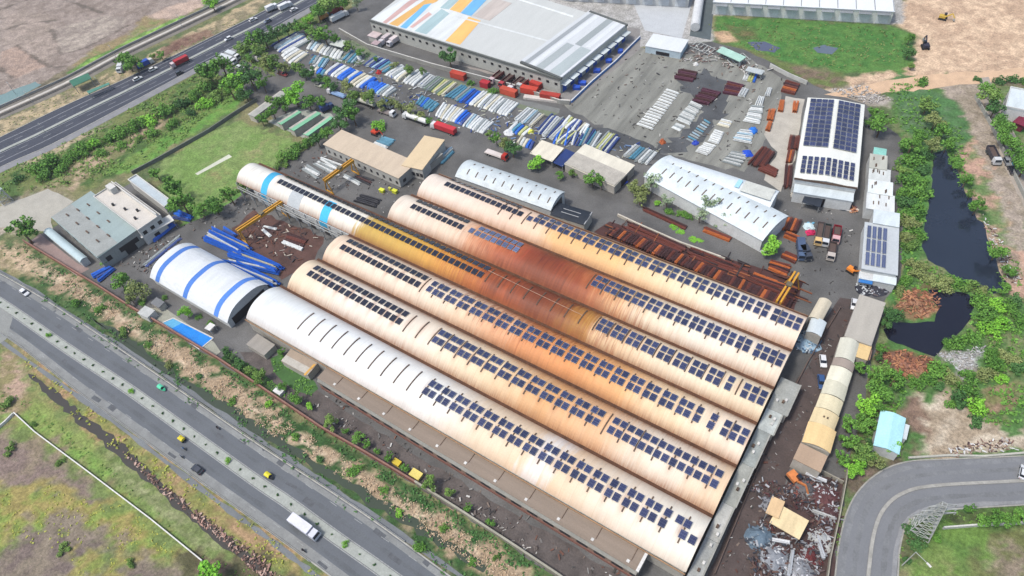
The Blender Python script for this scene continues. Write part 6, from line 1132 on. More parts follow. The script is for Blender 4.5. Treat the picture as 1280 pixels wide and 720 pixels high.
fill('in the rust group between white shed and east yard', 'beam', ['brown', 'rust', 'orange', 'rust', 'brown', 'orange', 'rust'], 8, (970, 288), (996, 293), (1002, 277), (978, 272), 1.3)
fill('in the slanted orange trio by the round tree', 'beam', ['orange', 'rust', 'orange'], 3, (978, 297), (981, 290), (999, 297), (996, 304), 1.3, first='bottom')
fill('in the slanted group under the round tree', 'beam', ['rust', 'orange', 'rust', 'rust'], 4, (975, 322), (981, 315), (996, 321), (994, 331), 1.2, first='bottom')
fill('in the slanted group above the right gantry', 'beam', ['orange', 'rust', 'brown', 'orange', 'rust'], 5, (959, 337), (962, 326), (988, 333), (983, 347), 1.1, first='bottom')
fill('across the long steel beam yard', 'beam', ['brown', 'rust', 'brown', 'brown', 'orange', 'brown', 'rust', 'brown', 'brown', 'brown', 'rust', 'orange', 'rust', 'brown', 'brown', 'rust', 'brown', 'orange', 'rust', 'brown', 'brown'], 62, (757, 295), (984, 391), (991, 378), (768, 285), 1.5)
fill('laid lengthwise at the left of the steel yard', 'beam', ['brown', 'rust', 'rust', 'brown'], 4, (775, 289), (784, 277), (858, 308), (850, 319), 1.1, first='bottom')
fill('laid lengthwise in the middle of the steel yard', 'beam', ['brown', 'rust', 'rust', 'brown', 'rust'], 5, (856, 323), (864, 310), (936, 339), (928, 351), 1.1, first='bottom')
fill('laid lengthwise at the right of the steel yard', 'beam', ['rust', 'brown', 'rust', 'brown', 'orange'], 5, (931, 352), (940, 341), (998, 362), (991, 376), 1.1, first='bottom')
fill('along the kerb below the white vaulted shed', 'beam', ['rust', 'brown'], 2, (800, 262), (803, 258), (860, 284), (857, 289), .9, first='bottom')
fill('along the kerb beyond the small weeds', 'beam', ['orange', 'rust'], 2, (876, 289), (880, 284), (916, 298), (912, 304), .9, first='bottom')
fill('along the kerb at the white gate', 'beam', [Wt, 'rust'], 2, (930, 303), (932, 300), (958, 313), (955, 318), .8, first='bottom')
fill('at the upper left of the blue steel yard', 'pipe', [Bl, Bl, Wt, Bl, Bl, Cr, Bl], 7, (254, 302), (268, 286), (316, 314), (306, 326), 3.0, first='bottom', jit=.08)
fill('in the middle of the blue steel yard', 'pipe', [Bl, Wt, Bl, Bl, Cr, Bl, Bl, Bl], 8, (280, 330), (299, 309), (357, 336), (350, 346), 3.0, first='bottom', jit=.06)
fill('at the lower edge of the blue steel yard', 'pipe', [Bl, Wt, Bl, Bl], 4, (290, 338), (296, 330), (354, 356), (348, 362), 3.0, first='bottom', jit=.06)
fill('near the lower gantry leg in the blue steel yard', 'pipe', [Wt, Nv, Bl], 3, (276, 292), (281, 284), (298, 294), (293, 302), 1.3, first='bottom', jit=.1)
fill('under the white office canopy', 'pipe', [Bl, Nv, Bl, Bl], 4, (187, 302), (194, 304), (221, 282), (215, 277), 1.3)
fill('between the office annex and the lawn corner', 'pipe', [Nv, Bl, Bl], 3, (213, 274), (221, 263), (243, 272), (238, 278), 1.5, first='bottom', jit=.15)
fill('beside the brick wall near the grey warehouse', 'pipe', [Bl, Bl, Nv, Bl], 4, (113, 346), (125, 353), (147, 338), (138, 332), 1.4, jit=.2)
fill('laid flat beside the striped white vault', 'pipe', [Gy, Nv], 2, (176, 334), (180, 338), (228, 299), (224, 294), .7)
fill('under the yellow gantry by the beige office', 'pipe', [Gy, Wt, Gy, Wt, Wt, Gy, Wt], 7, (392, 206), (402, 196), (431, 209), (421, 223), .9, first='bottom', jit=.1)
fill('left of the office gantry on grey ground', 'pipe', [Gy, Wt, Gy], 3, (378, 212), (384, 206), (402, 216), (396, 226), .8, first='bottom', jit=.2)
fill('laid below the office gantry', 'pipe', [Wt, Gy], 2, (428, 221), (431, 217), (453, 229), (450, 234), .7, first='bottom')
fill('in the black group beside the mustard roof', 'wrap', ['black', 'black', 'black', 'black'], 5, (443, 252), (451, 243), (477, 250), (469, 261), .9, first='bottom')
fill('in the dark group under the office wing', 'wrap', ['black', 'brown', 'black'], 3, (442, 224), (448, 218), (468, 225), (462, 232), .7, first='bottom')
fill('in the office forecourt beside the sand roof', 'pipe', [Wt, Te, Te, Te], 4, (466, 180), (479, 171), (496, 176), (484, 187), .9, first='bottom')
fill('parked against the sand coloured wing', 'pipe', [Pa, Gy, Te], 3, (545, 202), (552, 207), (570, 190), (564, 184), 1.2)
fill('scattered on the rusty floor', 'pipe', [Wt, 'brown', Wt], 3, (326, 290), (332, 280), (346, 287), (340, 297), .6, first='bottom', jit=.3)
fill('at the edge of the rusty floor by the white columns', 'beam', [Wt, 'brown', 'rust', 'brown'], 4, (352, 305), (360, 291), (386, 300), (378, 314), .8, first='bottom')
# coverings, canopies in the stockyard
for lb, px, rgb, r_, h in (('bright blue tarpaulin heap left of the grey pipes', (467, 107), (44, 116, 226), 3.4, 2., ), ('white covered mound between teal and navy pipes', (449, 73), (236, 240, 240), 1.6, 1.8), ('bright blue tarpaulin on the white stack near the orange trio', (941, 164), (40, 126, 226), 2.0, 1.6), ('royal blue tarpaulin beside the grey and white ladder', (934, 192), (30, 84, 210), 2.2, 1.2),
                          ('blue cover at the end of the thin pale ladder', (869, 179), (50, 80, 196), 1.4, 1.), ('white covered mound at the yard lane corner', (636, 166), (240, 242, 244), 2.2, 1.6), ('yellow covered mound among the blue goods', (664, 165), (222, 224, 90), 1.4, 1.2), ('orange brown heap at the bottom of the storage dust', (828, 178), (170, 90, 50), 1.4, 1.2),
                          ('bright blue drum heap at the stockyard corner shed', (779, 227), (40, 90, 220), 1.6, 1.2), ('red covered machine between the upper and lower rows', (474, 91), (190, 50, 50), 1.3, 1.6), ('white cube shaped crate on the black dust', (870, 81), (236, 236, 232), 1.2, 1.2)):
    heap(lb, px, rgb, r_, h, 3)
building('open_canopy', 'pale canopy in the stockyard beside the verge', 'canopy', (412, 55), (427, 59), (435, 52), 3, PLAS, M(226, 232, 222), 'flat', over=.1, open_=True)
building('open_canopy', 'mint coloured tin roof at the top of the storage yard', 'canopy', (896, 63), (925, 76), (930, 70), 3.2, wall_c, M(176, 214, 198), 'slope', .3, over=.1, open_=True)
building('open_canopy', 'pale flat canopy right of the black coils at the storage yard top', 'canopy', (932, 88), (952, 93), (955, 88), 3.0, wall_c, M(196, 204, 204), 'flat', over=.1, open_=True)
for lb, a, b_ in (('grey lattice of frames at the top of the storage yard', (918, 84), (938, 76)), ('pale frames stacked behind the blue and white hall', (862, 60), (884, 70))):
    x, y = W(*a); mb = MB(); d = WV(*b_)-WV(*a); n0 = Vector((-d.y, d.x, 0)).normalized()
    for i in range(6): mb.bar(d*(i/5)+Vector((0, 0, .2)), d*(i/5)+n0*5+Vector((0, 0, .9)), .25)
    mb.bar(Vector((0, 0, 1)), d+Vector((0, 0, 1)), .2); mb.bar(n0*5+Vector((0, 0, 1)), d+n0*5+Vector((0, 0, 1)), .2); o = mb.build('frame_stack', M(190, 194, 190)); o.location = (x, y, .05); tag(o, lb, 'frames')
for i, (px, r_, h_, c_) in enumerate((((1004, 612), 3.2, 1.8, [(120, 116, 116), (70, 66, 70), (150, 90, 80)]), ((1030, 622), 3.6, 1.8, [(96, 60, 60), (190, 190, 192), (70, 66, 70)]), ((1035, 642), 3.2, 1.6, [(84, 56, 56), (150, 150, 152)]), ((962, 632), 2.2, 1.2, [(150, 152, 158), (90, 90, 96)]),
                                     ((950, 672), 3.4, 1.8, [(110, 130, 146), (70, 76, 86), (180, 186, 190)]), ((968, 700), 3.6, 1.8, [(150, 154, 160), (110, 112, 118), (70, 50, 50), (206, 208, 210)]), ((1000, 712), 3.4, 1.6, [(140, 142, 146), (100, 96, 98), (190, 192, 196)]), ((1026, 676), 2.8, 1.6, [(190, 192, 190), (84, 60, 60)]), ((1012, 696), 2.6, 1.4, [(110, 50, 50), (90, 84, 84), (160, 160, 160)]))):
    heap('mixed %s scrap pile %s' % (('grey and rust', 'red-brown and white', 'dark red', 'small pale grey', 'blue-grey', 'pale silver', 'silver', 'white and brown', 'red and grey')[i], ('at the top of the scrap yard by the digger', 'against the top right scrap yard wall', 'against the right wall beside the cream roof', 'left of the cream scrap yard roof', 'below the left corner of the cream roof', 'below the blue-grey pile near the lane', 'at the bottom middle of the scrap yard', 'right of the larger cream roof', 'below the larger cream roof, right side')[i]), px, c_[0], r_, h_, 70, cols=c_, sz=.7)
for i, (a, b_, c_) in enumerate((((1006, 593), (1032, 604), (226, 228, 230)), ((964, 676), (986, 680), (220, 222, 224)), ((1020, 672), (1028, 700), (196, 200, 204)), ((1014, 640), (1042, 650), (190, 190, 186)), ((990, 690), (984, 722), (170, 174, 178)))):
    p_, q_ = WV(*a), WV(*b_); o = MB().bar((0, 0, .9), (q_-p_)+Vector((0, 0, 1.1)), .8, .5).bar((0, 0, 1.4), (q_-p_)*.9+Vector((.3, 0, 1.5)), .4, .3).build('steel_girder', M(*c_)); o.location = p_
    tag(o, ('long white girder at the top of the scrap yard', 'white girder just below the larger cream scrap roof', 'pale upright lying girder near the right scrap yard wall', 'grey girder pointing at the right scrap yard wall', 'grey double girder at the bottom of the scrap yard')[i], 'girder')
# loose scrap too small to count
def scatter_scrap(name, polys, n_, cols, smin, smax, zmax=1., aligned=False):
    import bmesh
    pts = []
    for poly in polys:
        w = np.array([W(*p) for p in poly]); lo, hi = w.min(0), w.max(0); m_ = 0
        while m_ < n_:
            x, y = rng.uniform(lo[0], hi[0]), rng.uniform(lo[1], hi[1]); ins = False
            for i in range(len(w)):
                a, b_ = w[i], w[(i+1) % len(w)]
                if (a[1] > y) != (b_[1] > y) and x < (b_[0]-a[0])*(y-a[1])/(b_[1]-a[1])+a[0]: ins = not ins
            if ins: pts.append((x, y)); m_ += 1
    mb = MB()
    for x, y in pts:
        mb.cur = random.randrange(len(cols)); L = random.uniform(smin, smax); a = random.uniform(0, 3.14) if not aligned else random.choice((0, 0, 0, math.pi/2))+random.uniform(-.04, .04)-.02; z = random.uniform(.05, zmax)
        mb.bar((x, y, z), (x+math.cos(a)*L, y+math.sin(a)*L, z+random.uniform(-.3, .4)*min(1, L)), random.uniform(.15, .5)*min(1., L), random.uniform(.08, .3))
    return tag(mb.build(name, [M(*c_, var=.25) for c_ in cols]), kind='stuff')
SCR = [(100, 80, 78), (150, 150, 154), (74, 52, 52), (176, 178, 182), (92, 52, 52), (62, 66, 76), (110, 84, 74), (66, 60, 62), (84, 66, 62)]
scatter_scrap('scrap_metal', [[(985, 600), (1050, 600), (1044, 650), (1030, 700), (1010, 690), (1012, 650), (975, 625)], [(948, 650), (966, 655), (1010, 680), (1030, 700), (1028, 725), (935, 725), (938, 690)]], 430, SCR, .3, 1.6, 1.1)
scatter_scrap('scrap_metal', [[(930, 608), (960, 600), (985, 608), (975, 628), (958, 630)]], 120, SCR, .3, 1.2, .8)
scatter_scrap('scrap_metal', [[(840, 56), (900, 60), (960, 90), (950, 100), (900, 84), (850, 78)]], 160, [(200, 196, 190), (150, 130, 120), (110, 80, 74), (226, 226, 220)], .5, 3.2, .8)
scatter_scrap('scrap_metal', [[(318, 268), (372, 286), (398, 298), (370, 330), (330, 320), (296, 300)]], 140, [(120, 76, 60), (90, 70, 66), (206, 196, 180), (60, 56, 60)], .4, 2.2, .4)
scatter_scrap('rubble', [[(1168, 444), (1230, 434), (1226, 450), (1206, 480), (1192, 458)]], 260, [(226, 228, 230), (170, 168, 164), (200, 196, 190)], .2, .9, .3)
scatter_scrap('rubble', [[(1096, 442), (1130, 438), (1165, 450), (1158, 472), (1130, 474)], [(1132, 362), (1170, 366), (1176, 386), (1150, 400), (1118, 388)]], 260, [(170, 112, 84), (120, 80, 62), (196, 140, 100)], .3, 1.2, .4)
scatter_scrap('rubble', [[(1036, 113), (1080, 108), (1116, 126), (1086, 132)]], 240, [(206, 200, 192), (170, 164, 156), (226, 220, 214)], .3, 1.1, .5)
scatter_scrap('rubble', [[(1226, 262), (1250, 300), (1276, 350), (1262, 356), (1236, 300)], [(1185, 560), (1260, 548), (1270, 562), (1190, 572)]], 140, [(206, 190, 176), (150, 120, 106), (90, 70, 70), (230, 230, 226)], .3, 1.2, .4)
scatter_scrap('rubble', [[(150, 562), (200, 604), (260, 650), (330, 700), (352, 728), (330, 726), (270, 672), (200, 616)]], 420, [(190, 150, 134), (130, 100, 90), (206, 176, 160), (96, 78, 70)], .25, 1.1, .35)
scatter_scrap('rubble', [[(952, 660), (1006, 690), (1000, 715), (946, 712)], [(905, 640), (925, 600), (960, 540), (966, 545), (930, 620)]], 120, [(190, 190, 190), (100, 84, 80), (60, 58, 62)], .2, .9, .3)
scatter_scrap('rubble', [[(385, 500), (420, 516), (470, 560), (560, 614), (640, 660), (690, 700), (680, 705), (600, 655), (520, 600), (420, 535)]], 130, [(160, 154, 146), (120, 110, 104), (206, 202, 194), (80, 70, 66)], .2, 1.2, .3)
LIT = [(120, 116, 112), (84, 82, 80), (150, 148, 144), (134, 118, 106), (70, 68, 70), (70, 66, 62), (206, 204, 198)]
scatter_scrap('yard_litter', [[(700, 130), (790, 62), (850, 68), (930, 74), (985, 102), (960, 170), (930, 215), (860, 200), (800, 180), (735, 150)]], 300, LIT, .2, 1.6, .3)
scatter_scrap('yard_litter', [[(392, 62), (440, 74), (560, 112), (690, 148), (780, 176), (826, 190), (808, 208), (700, 184), (640, 184), (600, 172), (520, 146), (400, 100), (345, 74)]], 700, [(226, 230, 230), (120, 150, 190), (60, 90, 170), (110, 110, 112), (200, 200, 180), (170, 176, 176)], .3, 2.4, .6)
scatter_scrap('yard_litter', [[(1050, 372), (1076, 376), (1040, 470), (985, 590), (945, 720), (890, 715), (938, 602), (978, 500), (1012, 460)]], 160, LIT+[(110, 70, 56)], .2, 1.1, .25)
scatter_scrap('yard_litter', [[(960, 260), (1070, 262), (1075, 350), (1050, 372), (990, 380), (1000, 340)], [(440, 240), (520, 180), (560, 200), (520, 235), (480, 268)], [(226, 284), (300, 244), (320, 262), (250, 300)]], 80, LIT, .2, 1.2, .25)
scatter_scrap('yard_litter', [[(640, 640), (780, 722), (760, 740), (600, 640), (420, 520), (400, 488)], [(140, 330), (200, 300), (240, 290), (190, 345)], [(360, 215), (400, 186), (440, 215), (450, 240), (410, 240)]], 100, LIT+[(120, 84, 70)], .2, 1.4, .3)
scatter_scrap('yard_litter', [[(742, 290), (762, 277), (1004, 352), (992, 392), (860, 338)]], 150, [(96, 54, 44), (70, 44, 42), (150, 90, 56), (60, 50, 50)], 1.5, 6, 1.0, True)
# ------------------------------------------------------------------ trees, bushes and rough growth
def leaf_mat(name, c0, c1, tr=.12):
    m = bpy.data.materials.new(name); m.use_nodes = True; n = m.node_tree.nodes; l = m.node_tree.links; b = n['Principled BSDF']; b.inputs['Roughness'].default_value = .75; b.inputs['Specular IOR Level'].default_value = .15
    g = n.new('ShaderNodeNewGeometry'); oi = n.new('ShaderNodeObjectInfo'); r = ramp_node(n, [(0, c0), (1, c1)])
    a = n.new('ShaderNodeMath'); a.operation = 'MULTIPLY'; l.new(g.outputs['Random Per Island'], a.inputs[0]); a.inputs[1].default_value = .65
    q = n.new('ShaderNodeMath'); q.operation = 'MULTIPLY'; l.new(oi.outputs['Random'], q.inputs[0]); q.inputs[1].default_value = .35
    s = n.new('ShaderNodeMath'); s.operation = 'ADD'; l.new(a.outputs[0], s.inputs[0]); l.new(q.outputs[0], s.inputs[1]); hs = n.new('ShaderNodeHueSaturation'); hs.inputs['Saturation'].default_value = .97; hs.inputs['Value'].default_value = 1.02; l.new(s.outputs[0], r.inputs[0]); l.new(r.outputs[0], hs.inputs['Color']); l.new(hs.outputs[0], b.inputs['Base Color'])
    return m
LM = {'mid': leaf_mat('leaf_mid_green', P(64, 115, 43), P(133, 189, 75)), 'dark': leaf_mat('leaf_dark_green', P(50, 94, 48), P(103, 152, 80)), 'bright': leaf_mat('leaf_bright_green', P(101, 178, 41), P(166, 231, 73)), 'olive': leaf_mat('leaf_olive', P(108, 129, 64), P(173, 184, 115)),
      'grey': leaf_mat('leaf_grey_green', P(115, 145, 101), P(196, 217, 173)), 'dry': leaf_mat('dry_reed', P(200, 166, 130), P(248, 226, 192)), 'dry_old': leaf_mat('dry_reed_old', P(198, 159, 110), P(235, 235, 189)), 'weed': leaf_mat('weed_green', P(85, 129, 55), P(150, 184, 89)), 'yellow': leaf_mat('weed_yellow', P(157, 178, 61), P(231, 219, 115))}
BARK = mat('bark', P(120, 100, 80), var=.2)
def leaf_cloud(centres, radii, n_, s0, s1, seed, flat=.8):
    r_ = np.random.default_rng(seed); V = []
    w = np.array(radii)**2; w = w/w.sum(); k = r_.choice(len(centres), n_, p=w); c_ = np.array(centres)[k]; rr = np.array(radii)[k]
    d = r_.normal(size=(n_, 3)); d /= np.linalg.norm(d, axis=1)[:, None]; pos = c_+d*(rr*(.55+.5*r_.random(n_)**.5))[:, None]*np.array([1, 1, flat])
    nrm = d*.8+r_.normal(size=(n_, 3))*.5+np.array([0, 0, .35]); nrm /= np.linalg.norm(nrm, axis=1)[:, None]
    t_ = np.cross(nrm, r_.normal(size=(n_, 3))); t_ /= np.linalg.norm(t_, axis=1)[:, None]; u = np.cross(nrm, t_); s = (s0+(s1-s0)*r_.random(n_))[:, None]
    a = pos-t_*s-u*s*.35; b = pos+t_*s*.1-u*s*.8; c2 = pos+t_*s+u*s*.25; d2 = pos-t_*s*.1+u*s*.8
    v = np.stack([a, b, c2, d2], 1).reshape(-1, 3); v[:, 2] = np.maximum(v[:, 2], .02); return v, np.arange(n_*4).reshape(-1, 4)
def tree_proto(kind, leaf, seed):
    r_ = random.Random(seed); t = thing(kind, 'tree', 'tree')
    if kind == 'broadleaf_tree':       # unit: crown 1 m wide, scaled when placed; built at 6 m width
        cs, rs = [], []
        for i in range(17):
            a = r_.uniform(0, 6.28); q = r_.uniform(.1, 1.)**.8; cs.append((math.cos(a)*q*2.4, math.sin(a)*q*2.1, 4.1+r_.uniform(-1.3, 1.4)-q*.5)); rs.append(r_.uniform(.35, 1.15))
        v, q_ = leaf_cloud(cs, rs, 1050, .12, .3, seed); npmesh('crown', v, q_, LM[leaf], t)
        mb = MB(); mb.tube((0, 0, 0), (.1, .05, 2.6), .22, 7, .15)
        for c_ in cs[:5]: mb.tube((.1, .05, 2.4), c_, .1, 5, .03)
        mb.build('trunk', BARK, t)
    elif kind == 'feathery_tree':
        cs, rs = [], []
        for i in range(14):
            a = r_.uniform(0, 6.28); q = r_.uniform(.2, 1.); cs.append((math.cos(a)*q*2., math.sin(a)*q*2., 4.3+r_.uniform(-1.6, 1.6))); rs.append(r_.uniform(.45, .9))
        v, q_ = leaf_cloud(cs, rs, 520, .12, .26, seed); npmesh('crown', v, q_, LM[leaf], t)
        mb = MB(); mb.tube((0, 0, 0), (0, 0, 3.), .15, 6, .1)
        for c_ in cs: mb.tube((0, 0, r_.uniform(1.5, 3)), c_, .05, 4, .02)
        mb.build('trunk', BARK, t)
    else:                              # bush: low dome of several mounds
        cs, rs = [], []
        for i in range(14):
            a = r_.uniform(0, 6.28); q = r_.uniform(.0, 1.); cs.append((math.cos(a)*q*2.6, math.sin(a)*q*2.2, .9+r_.uniform(-.4, 1.)*(1.2-q))); rs.append(r_.uniform(.4, 1.15))
        v, q_ = leaf_cloud(cs, rs, 760, .12, .3, seed, .9); npmesh('foliage', v, q_, LM[leaf], t)
        mb = MB()
        for c_ in cs[:4]: mb.tube((0, 0, 0), c_, .07, 4, .03)
        mb.build('stem', BARK, t)
    return t
POOLS = {}
def pool(kind, leaf, v):
    k = (kind, leaf, v)
    if k not in POOLS: POOLS[k] = Pool(tree_proto(kind, leaf, hash_i(kind, leaf)+v*31))
    return POOLS[k]
def hash_i(a, b): return sum(ord(c_)*(i+1) for i, c_ in enumerate(a+b)) % 997
KN = {'broadleaf_tree': 'leafy tree', 'feathery_tree': 'feathery open tree', 'bush': 'bushy shrub'}
def grove(where, kind, leaf, items, nouns=None, first='left', h=1.):
    items = sorted(items, key=lambda q: q[0]); n_ = len(items); noun = nouns or KN[kind]
    for i, it in enumerate(items):
        px, py, dp = it[:3]; base = 1.5 if kind == 'bush' else 4.2
        z = 0.
        for _ in range(3):
            w = W(px, py, z); dist = math.dist((w[0], w[1], z), (0, 0, HC)); d = dp*dist/F; s = d/6.0; z = base*s*.8
        lb = ('%s %s from the %s %s' % (ORD[i], noun, first, where)) if n_ > 1 else noun+' '+where
        lb = short(lb)
        lf = leaf if random.random() < .62 else random.choice({'mid': ['dark', 'olive', 'weed', 'bright'], 'dark': ['mid', 'weed'], 'olive': ['mid', 'weed'], 'bright': ['bright'], 'grey': ['grey']}.get(leaf, [leaf]))
        dp_ = s*random.uniform(.82, 1.16) if n_ > 2 else s
        r = pool(kind, lf, random.randrange(3)).put((w[0], w[1], 0), random.uniform(0, 6.28), (dp_*random.uniform(.88, 1.14), dp_*random.uniform(.88, 1.14), dp_*h*random.uniform(.8, 1.15)), lb, ('%ss %s' % (noun, where)) if n_ > 1 else None)
        r['category'] = 'bush' if kind == 'bush' else 'tree'
        if n_ == 1 and 'group' in r: del r['group']
BT, FT, BU = 'broadleaf_tree', 'feathery_tree', 'bush'
grove('beside the striped vault and brick wall', BT, 'mid', [(150, 353, 24), (174, 364, 26), (163, 373, 16)])
grove('between the pool and the striped vault', BT, 'bright', [(231, 390, 19)], 'small bright tree')
grove('between the pool and the annex', BT, 'dark', [(285, 446, 15), (297, 455, 17), (311, 461, 15), (325, 470, 17), (282, 436, 11)])
grove('beside the short brown lean-to', BT, 'mid', [(352, 438, 13)], 'small round tree')
grove('along the brick wall in front of the annex', BT, 'mid', [(371, 498, 22), (413, 528, 22), (447, 547, 20), (457, 554, 16), (470, 563, 12), (486, 570, 18), (537, 604, 22), (562, 616, 15), (352, 484, 14), (386, 508, 14), (432, 538, 13), (505, 584, 14), (585, 634, 12), (612, 652, 14)])
grove('in the weeds between wall and main road', BU, 'mid', [(185, 430, 14), (250, 470, 13), (290, 500, 14), (370, 545, 14), (400, 574, 13), (480, 612, 14), (500, 640, 12), (555, 660, 14), (620, 696, 14), (95, 378, 13), (125, 385, 14), (445, 586, 18), (527, 684, 20), (338, 505, 14), (155, 415, 16), (210, 455, 14), (590, 702, 14)])
grove('at the lower left corner where the white wall ends', BT, 'bright', [(262, 716, 46)], 'large bright tree', h=.6)
grove('at the left corner of the compound wall', BT, 'mid', [(28, 290, 30)], 'wide leafy tree'); grove('at the near corner of the grey warehouse', BT, 'mid', [(129, 326, 14)], 'small leafy tree')
grove('along the west edge of the cricket lawn', BT, 'mid', [(195, 217, 18), (212, 224, 22), (222, 238, 28), (228, 255, 30), (250, 262, 24), (267, 256, 28), (288, 246, 24), (304, 236, 16)])
grove('along the north edge of the cricket lawn', BU, 'mid', [(318, 228, 16), (335, 218, 18), (350, 204, 20), (358, 194, 24), (371, 186, 24), (383, 178, 20), (392, 170, 18)])
grove('in the clump above the green roofed sheds', BT, 'mid', [(326, 148, 20), (340, 138, 22), (352, 128, 26), (368, 118, 30), (384, 124, 28), (399, 128, 20), (337, 125, 18)])
grove('right of the green roofed sheds', BT, 'dark', [(436, 128, 22), (430, 142, 28), (442, 146, 24), (424, 156, 24), (408, 168, 22), (397, 176, 16)])
grove('at the bend of the road into the works', BT, 'mid', [(262, 92, 28), (278, 84, 28), (295, 98, 32), (313, 98, 28), (328, 104, 22), (288, 112, 24), (306, 116, 22)])
grove('in the hedge between highway and stockyard', BT, 'dark', [(303, 58, 24), (316, 52, 24), (330, 47, 24), (345, 42, 22), (358, 36, 20), (368, 32, 18)])
grove('in the belt above the stockyard', BT, 'olive', [(380, 34, 20), (392, 40, 22), (406, 46, 22), (419, 50, 16), (436, 58, 16), (450, 66, 12), (470, 74, 10), (492, 80, 12), (511, 86, 16), (528, 90, 12)])
grove('in the belt left of the white bundles', BT, 'olive', [(322, 62, 22), (331, 72, 24), (345, 80, 22), (355, 84, 16), (312, 70, 16)])
grove('in the clipped row beside the entrance road', BT, 'dark', [(372, 86, 17), (380, 90, 17), (388, 93, 17), (396, 97, 17), (408, 103, 18), (417, 108, 14)])
grove('in the roadside row below the blue tarpaulins', BT, 'olive', [(433, 110, 18), (441, 118, 22), (452, 118, 18), (463, 124, 20), (476, 130, 20), (490, 128, 14), (500, 132, 18), (512, 136, 20), (524, 143, 18), (536, 150, 14), (548, 152, 12), (560, 158, 12)])
grove('at the top lot beside the highway', BT, 'mid', [(396, 14, 26), (409, 8, 26), (423, 3, 22), (386, 22, 14)])
grove('standing alone at the top lot', FT, 'grey', [(445, 5, 16)]); grove('in the office forecourt behind the orange machine', BU, 'bright', [(474, 156, 20)])
grove('against the factory front wall', BT, 'mid', [(562, 72, 27)], 'tall dense tree', h=1.2); grove('between the red containers', BU, 'mid', [(588, 103, 12), (618, 113, 15)])
grove('beside the road at the stockyard corner', BT, 'mid', [(620, 172, 20), (632, 180, 20), (641, 186, 24), (612, 168, 14)])
grove('beside the small cream roofed shed', BT, 'bright', [(672, 200, 26)], 'bright round tree', h=.7)
grove('in front of the cream corner shed', BT, 'mid', [(725, 203, 18), (716, 214, 16), (740, 220, 30), (752, 228, 22), (700, 218, 14)])
grove('at the left end of the vaulted shed row', BT, 'olive', [(794, 234, 22), (806, 238, 20), (800, 248, 20)])
grove('in front of the white vaulted shed', FT, 'grey', [(812, 230, 28), (834, 252, 20), (886, 258, 32), (911, 274, 26), (875, 270, 20), (925, 284, 14)])
grove('along the kerb of the white vaulted shed', BU, 'mid', [(838, 264, 16), (852, 266, 14), (862, 270, 16), (895, 276, 18), (915, 288, 14), (936, 294, 22), (948, 299, 24), (820, 254, 14)])
grove('spreading on the road edge below the shed trees', BU, 'bright', [(842, 281, 14), (850, 287, 13), (866, 299, 15), (875, 300, 11)], 'flat bright weed', h=.25)
grove('between the orange beams and the white shed', BT, 'bright', [(968, 304, 34)], 'big light green tree', h=.8)
grove('behind the solar warehouse', BT, 'mid', [(1097, 140, 20), (1101, 158, 26), (1088, 152, 14)])
grove('on the bank above the pond', BT, 'mid', [(1150, 168, 20), (1170, 150, 22), (1178, 166, 24), (1168, 182, 20), (1160, 130, 22), (1185, 180, 20), (1195, 200, 20), (1208, 225, 18), (1140, 180, 22)])
grove('on the green bank left of the pond', BU, 'mid', [(1138, 200, 30), (1155, 212, 28), (1136, 225, 30), (1150, 238, 30), (1134, 252, 28), (1148, 264, 28), (1138, 278, 26), (1132, 295, 24), (1146, 290, 22), (1158, 195, 20), (1128, 212, 20), (1128, 240, 20), (1129, 268, 20), (1140, 308, 20), (1150, 225, 24), (1158, 240, 18)])
grove('between the two ponds', BU, 'olive', [(1135, 350, 20), (1150, 342, 26), (1165, 350, 26), (1182, 352, 26), (1198, 352, 24), (1214, 358, 20), (1125, 362, 18), (1140, 328, 20), (1156, 332, 18), (1230, 362, 18)])
grove('at the lane row beside the lower pond', BT, 'dark', [(1116, 391, 26), (1108, 404, 14), (1104, 434, 18), (1098, 446, 12)])
grove('right of the lower pond', BU, 'mid', [(1226, 372, 26), (1246, 378, 26), (1264, 384, 24), (1234, 394, 26), (1218, 420, 24), (1200, 426, 22), (1186, 430, 16), (1238, 412, 22), (1256, 402, 22), (1276, 400, 24), (1226, 408, 18)])
grove('on the right bank of the upper pond', BT, 'mid', [(1222, 258, 20), (1214, 242, 14), (1247, 314, 24), (1262, 336, 18), (1256, 360, 18), (1274, 372, 20)])
grove('between the lane row and the aqua roofed house', BT, 'mid', [(1078, 462, 20), (1090, 472, 26), (1106, 466, 24), (1118, 474, 26), (1102, 488, 30), (1082, 505, 26), (1098, 512, 24), (1086, 532, 22), (1080, 522, 22), (1062, 534, 22), (1056, 550, 18)])
grove('around the white rubble and sand on the right', BU, 'mid', [(1146, 478, 22), (1158, 472, 24), (1172, 466, 28), (1188, 470, 26), (1176, 484, 22), (1196, 496, 26), (1210, 488, 24), (1222, 506, 24), (1220, 526, 24), (1212, 470, 20), (1234, 466, 26), (1248, 456, 26), (1262, 446, 24), (1240, 440, 22), (1276, 460, 26), (1190, 505, 18), (1256, 474, 18)])
grove('at the top of the bending road', BT, 'mid', [(1050, 572, 24), (1064, 556, 28), (1080, 566, 30), (1074, 580, 22), (1096, 578, 18), (1117, 556, 24), (1064, 588, 16), (1088, 556, 16)])
grove('around the foot of the power pylon', BU, 'dark', [(1140, 662, 20), (1152, 668, 20), (1164, 660, 18), (1146, 680, 18), (1136, 700, 14), (1170, 672, 14)])
grove('beside the white wall inside the bend', BT, 'mid', [(1212, 636, 12), (1242, 646, 24), (1256, 650, 20), (1276, 648, 20), (1228, 650, 16), (1292, 646, 22)])
grove('in the tall hedge along the dusty track', BT, 'mid', [(1232, 112, 18), (1239, 124, 22), (1244, 136, 22), (1250, 148, 24), (1255, 160, 24), (1261, 172, 24), (1268, 184, 24), (1275, 196, 24), (1282, 208, 24)])
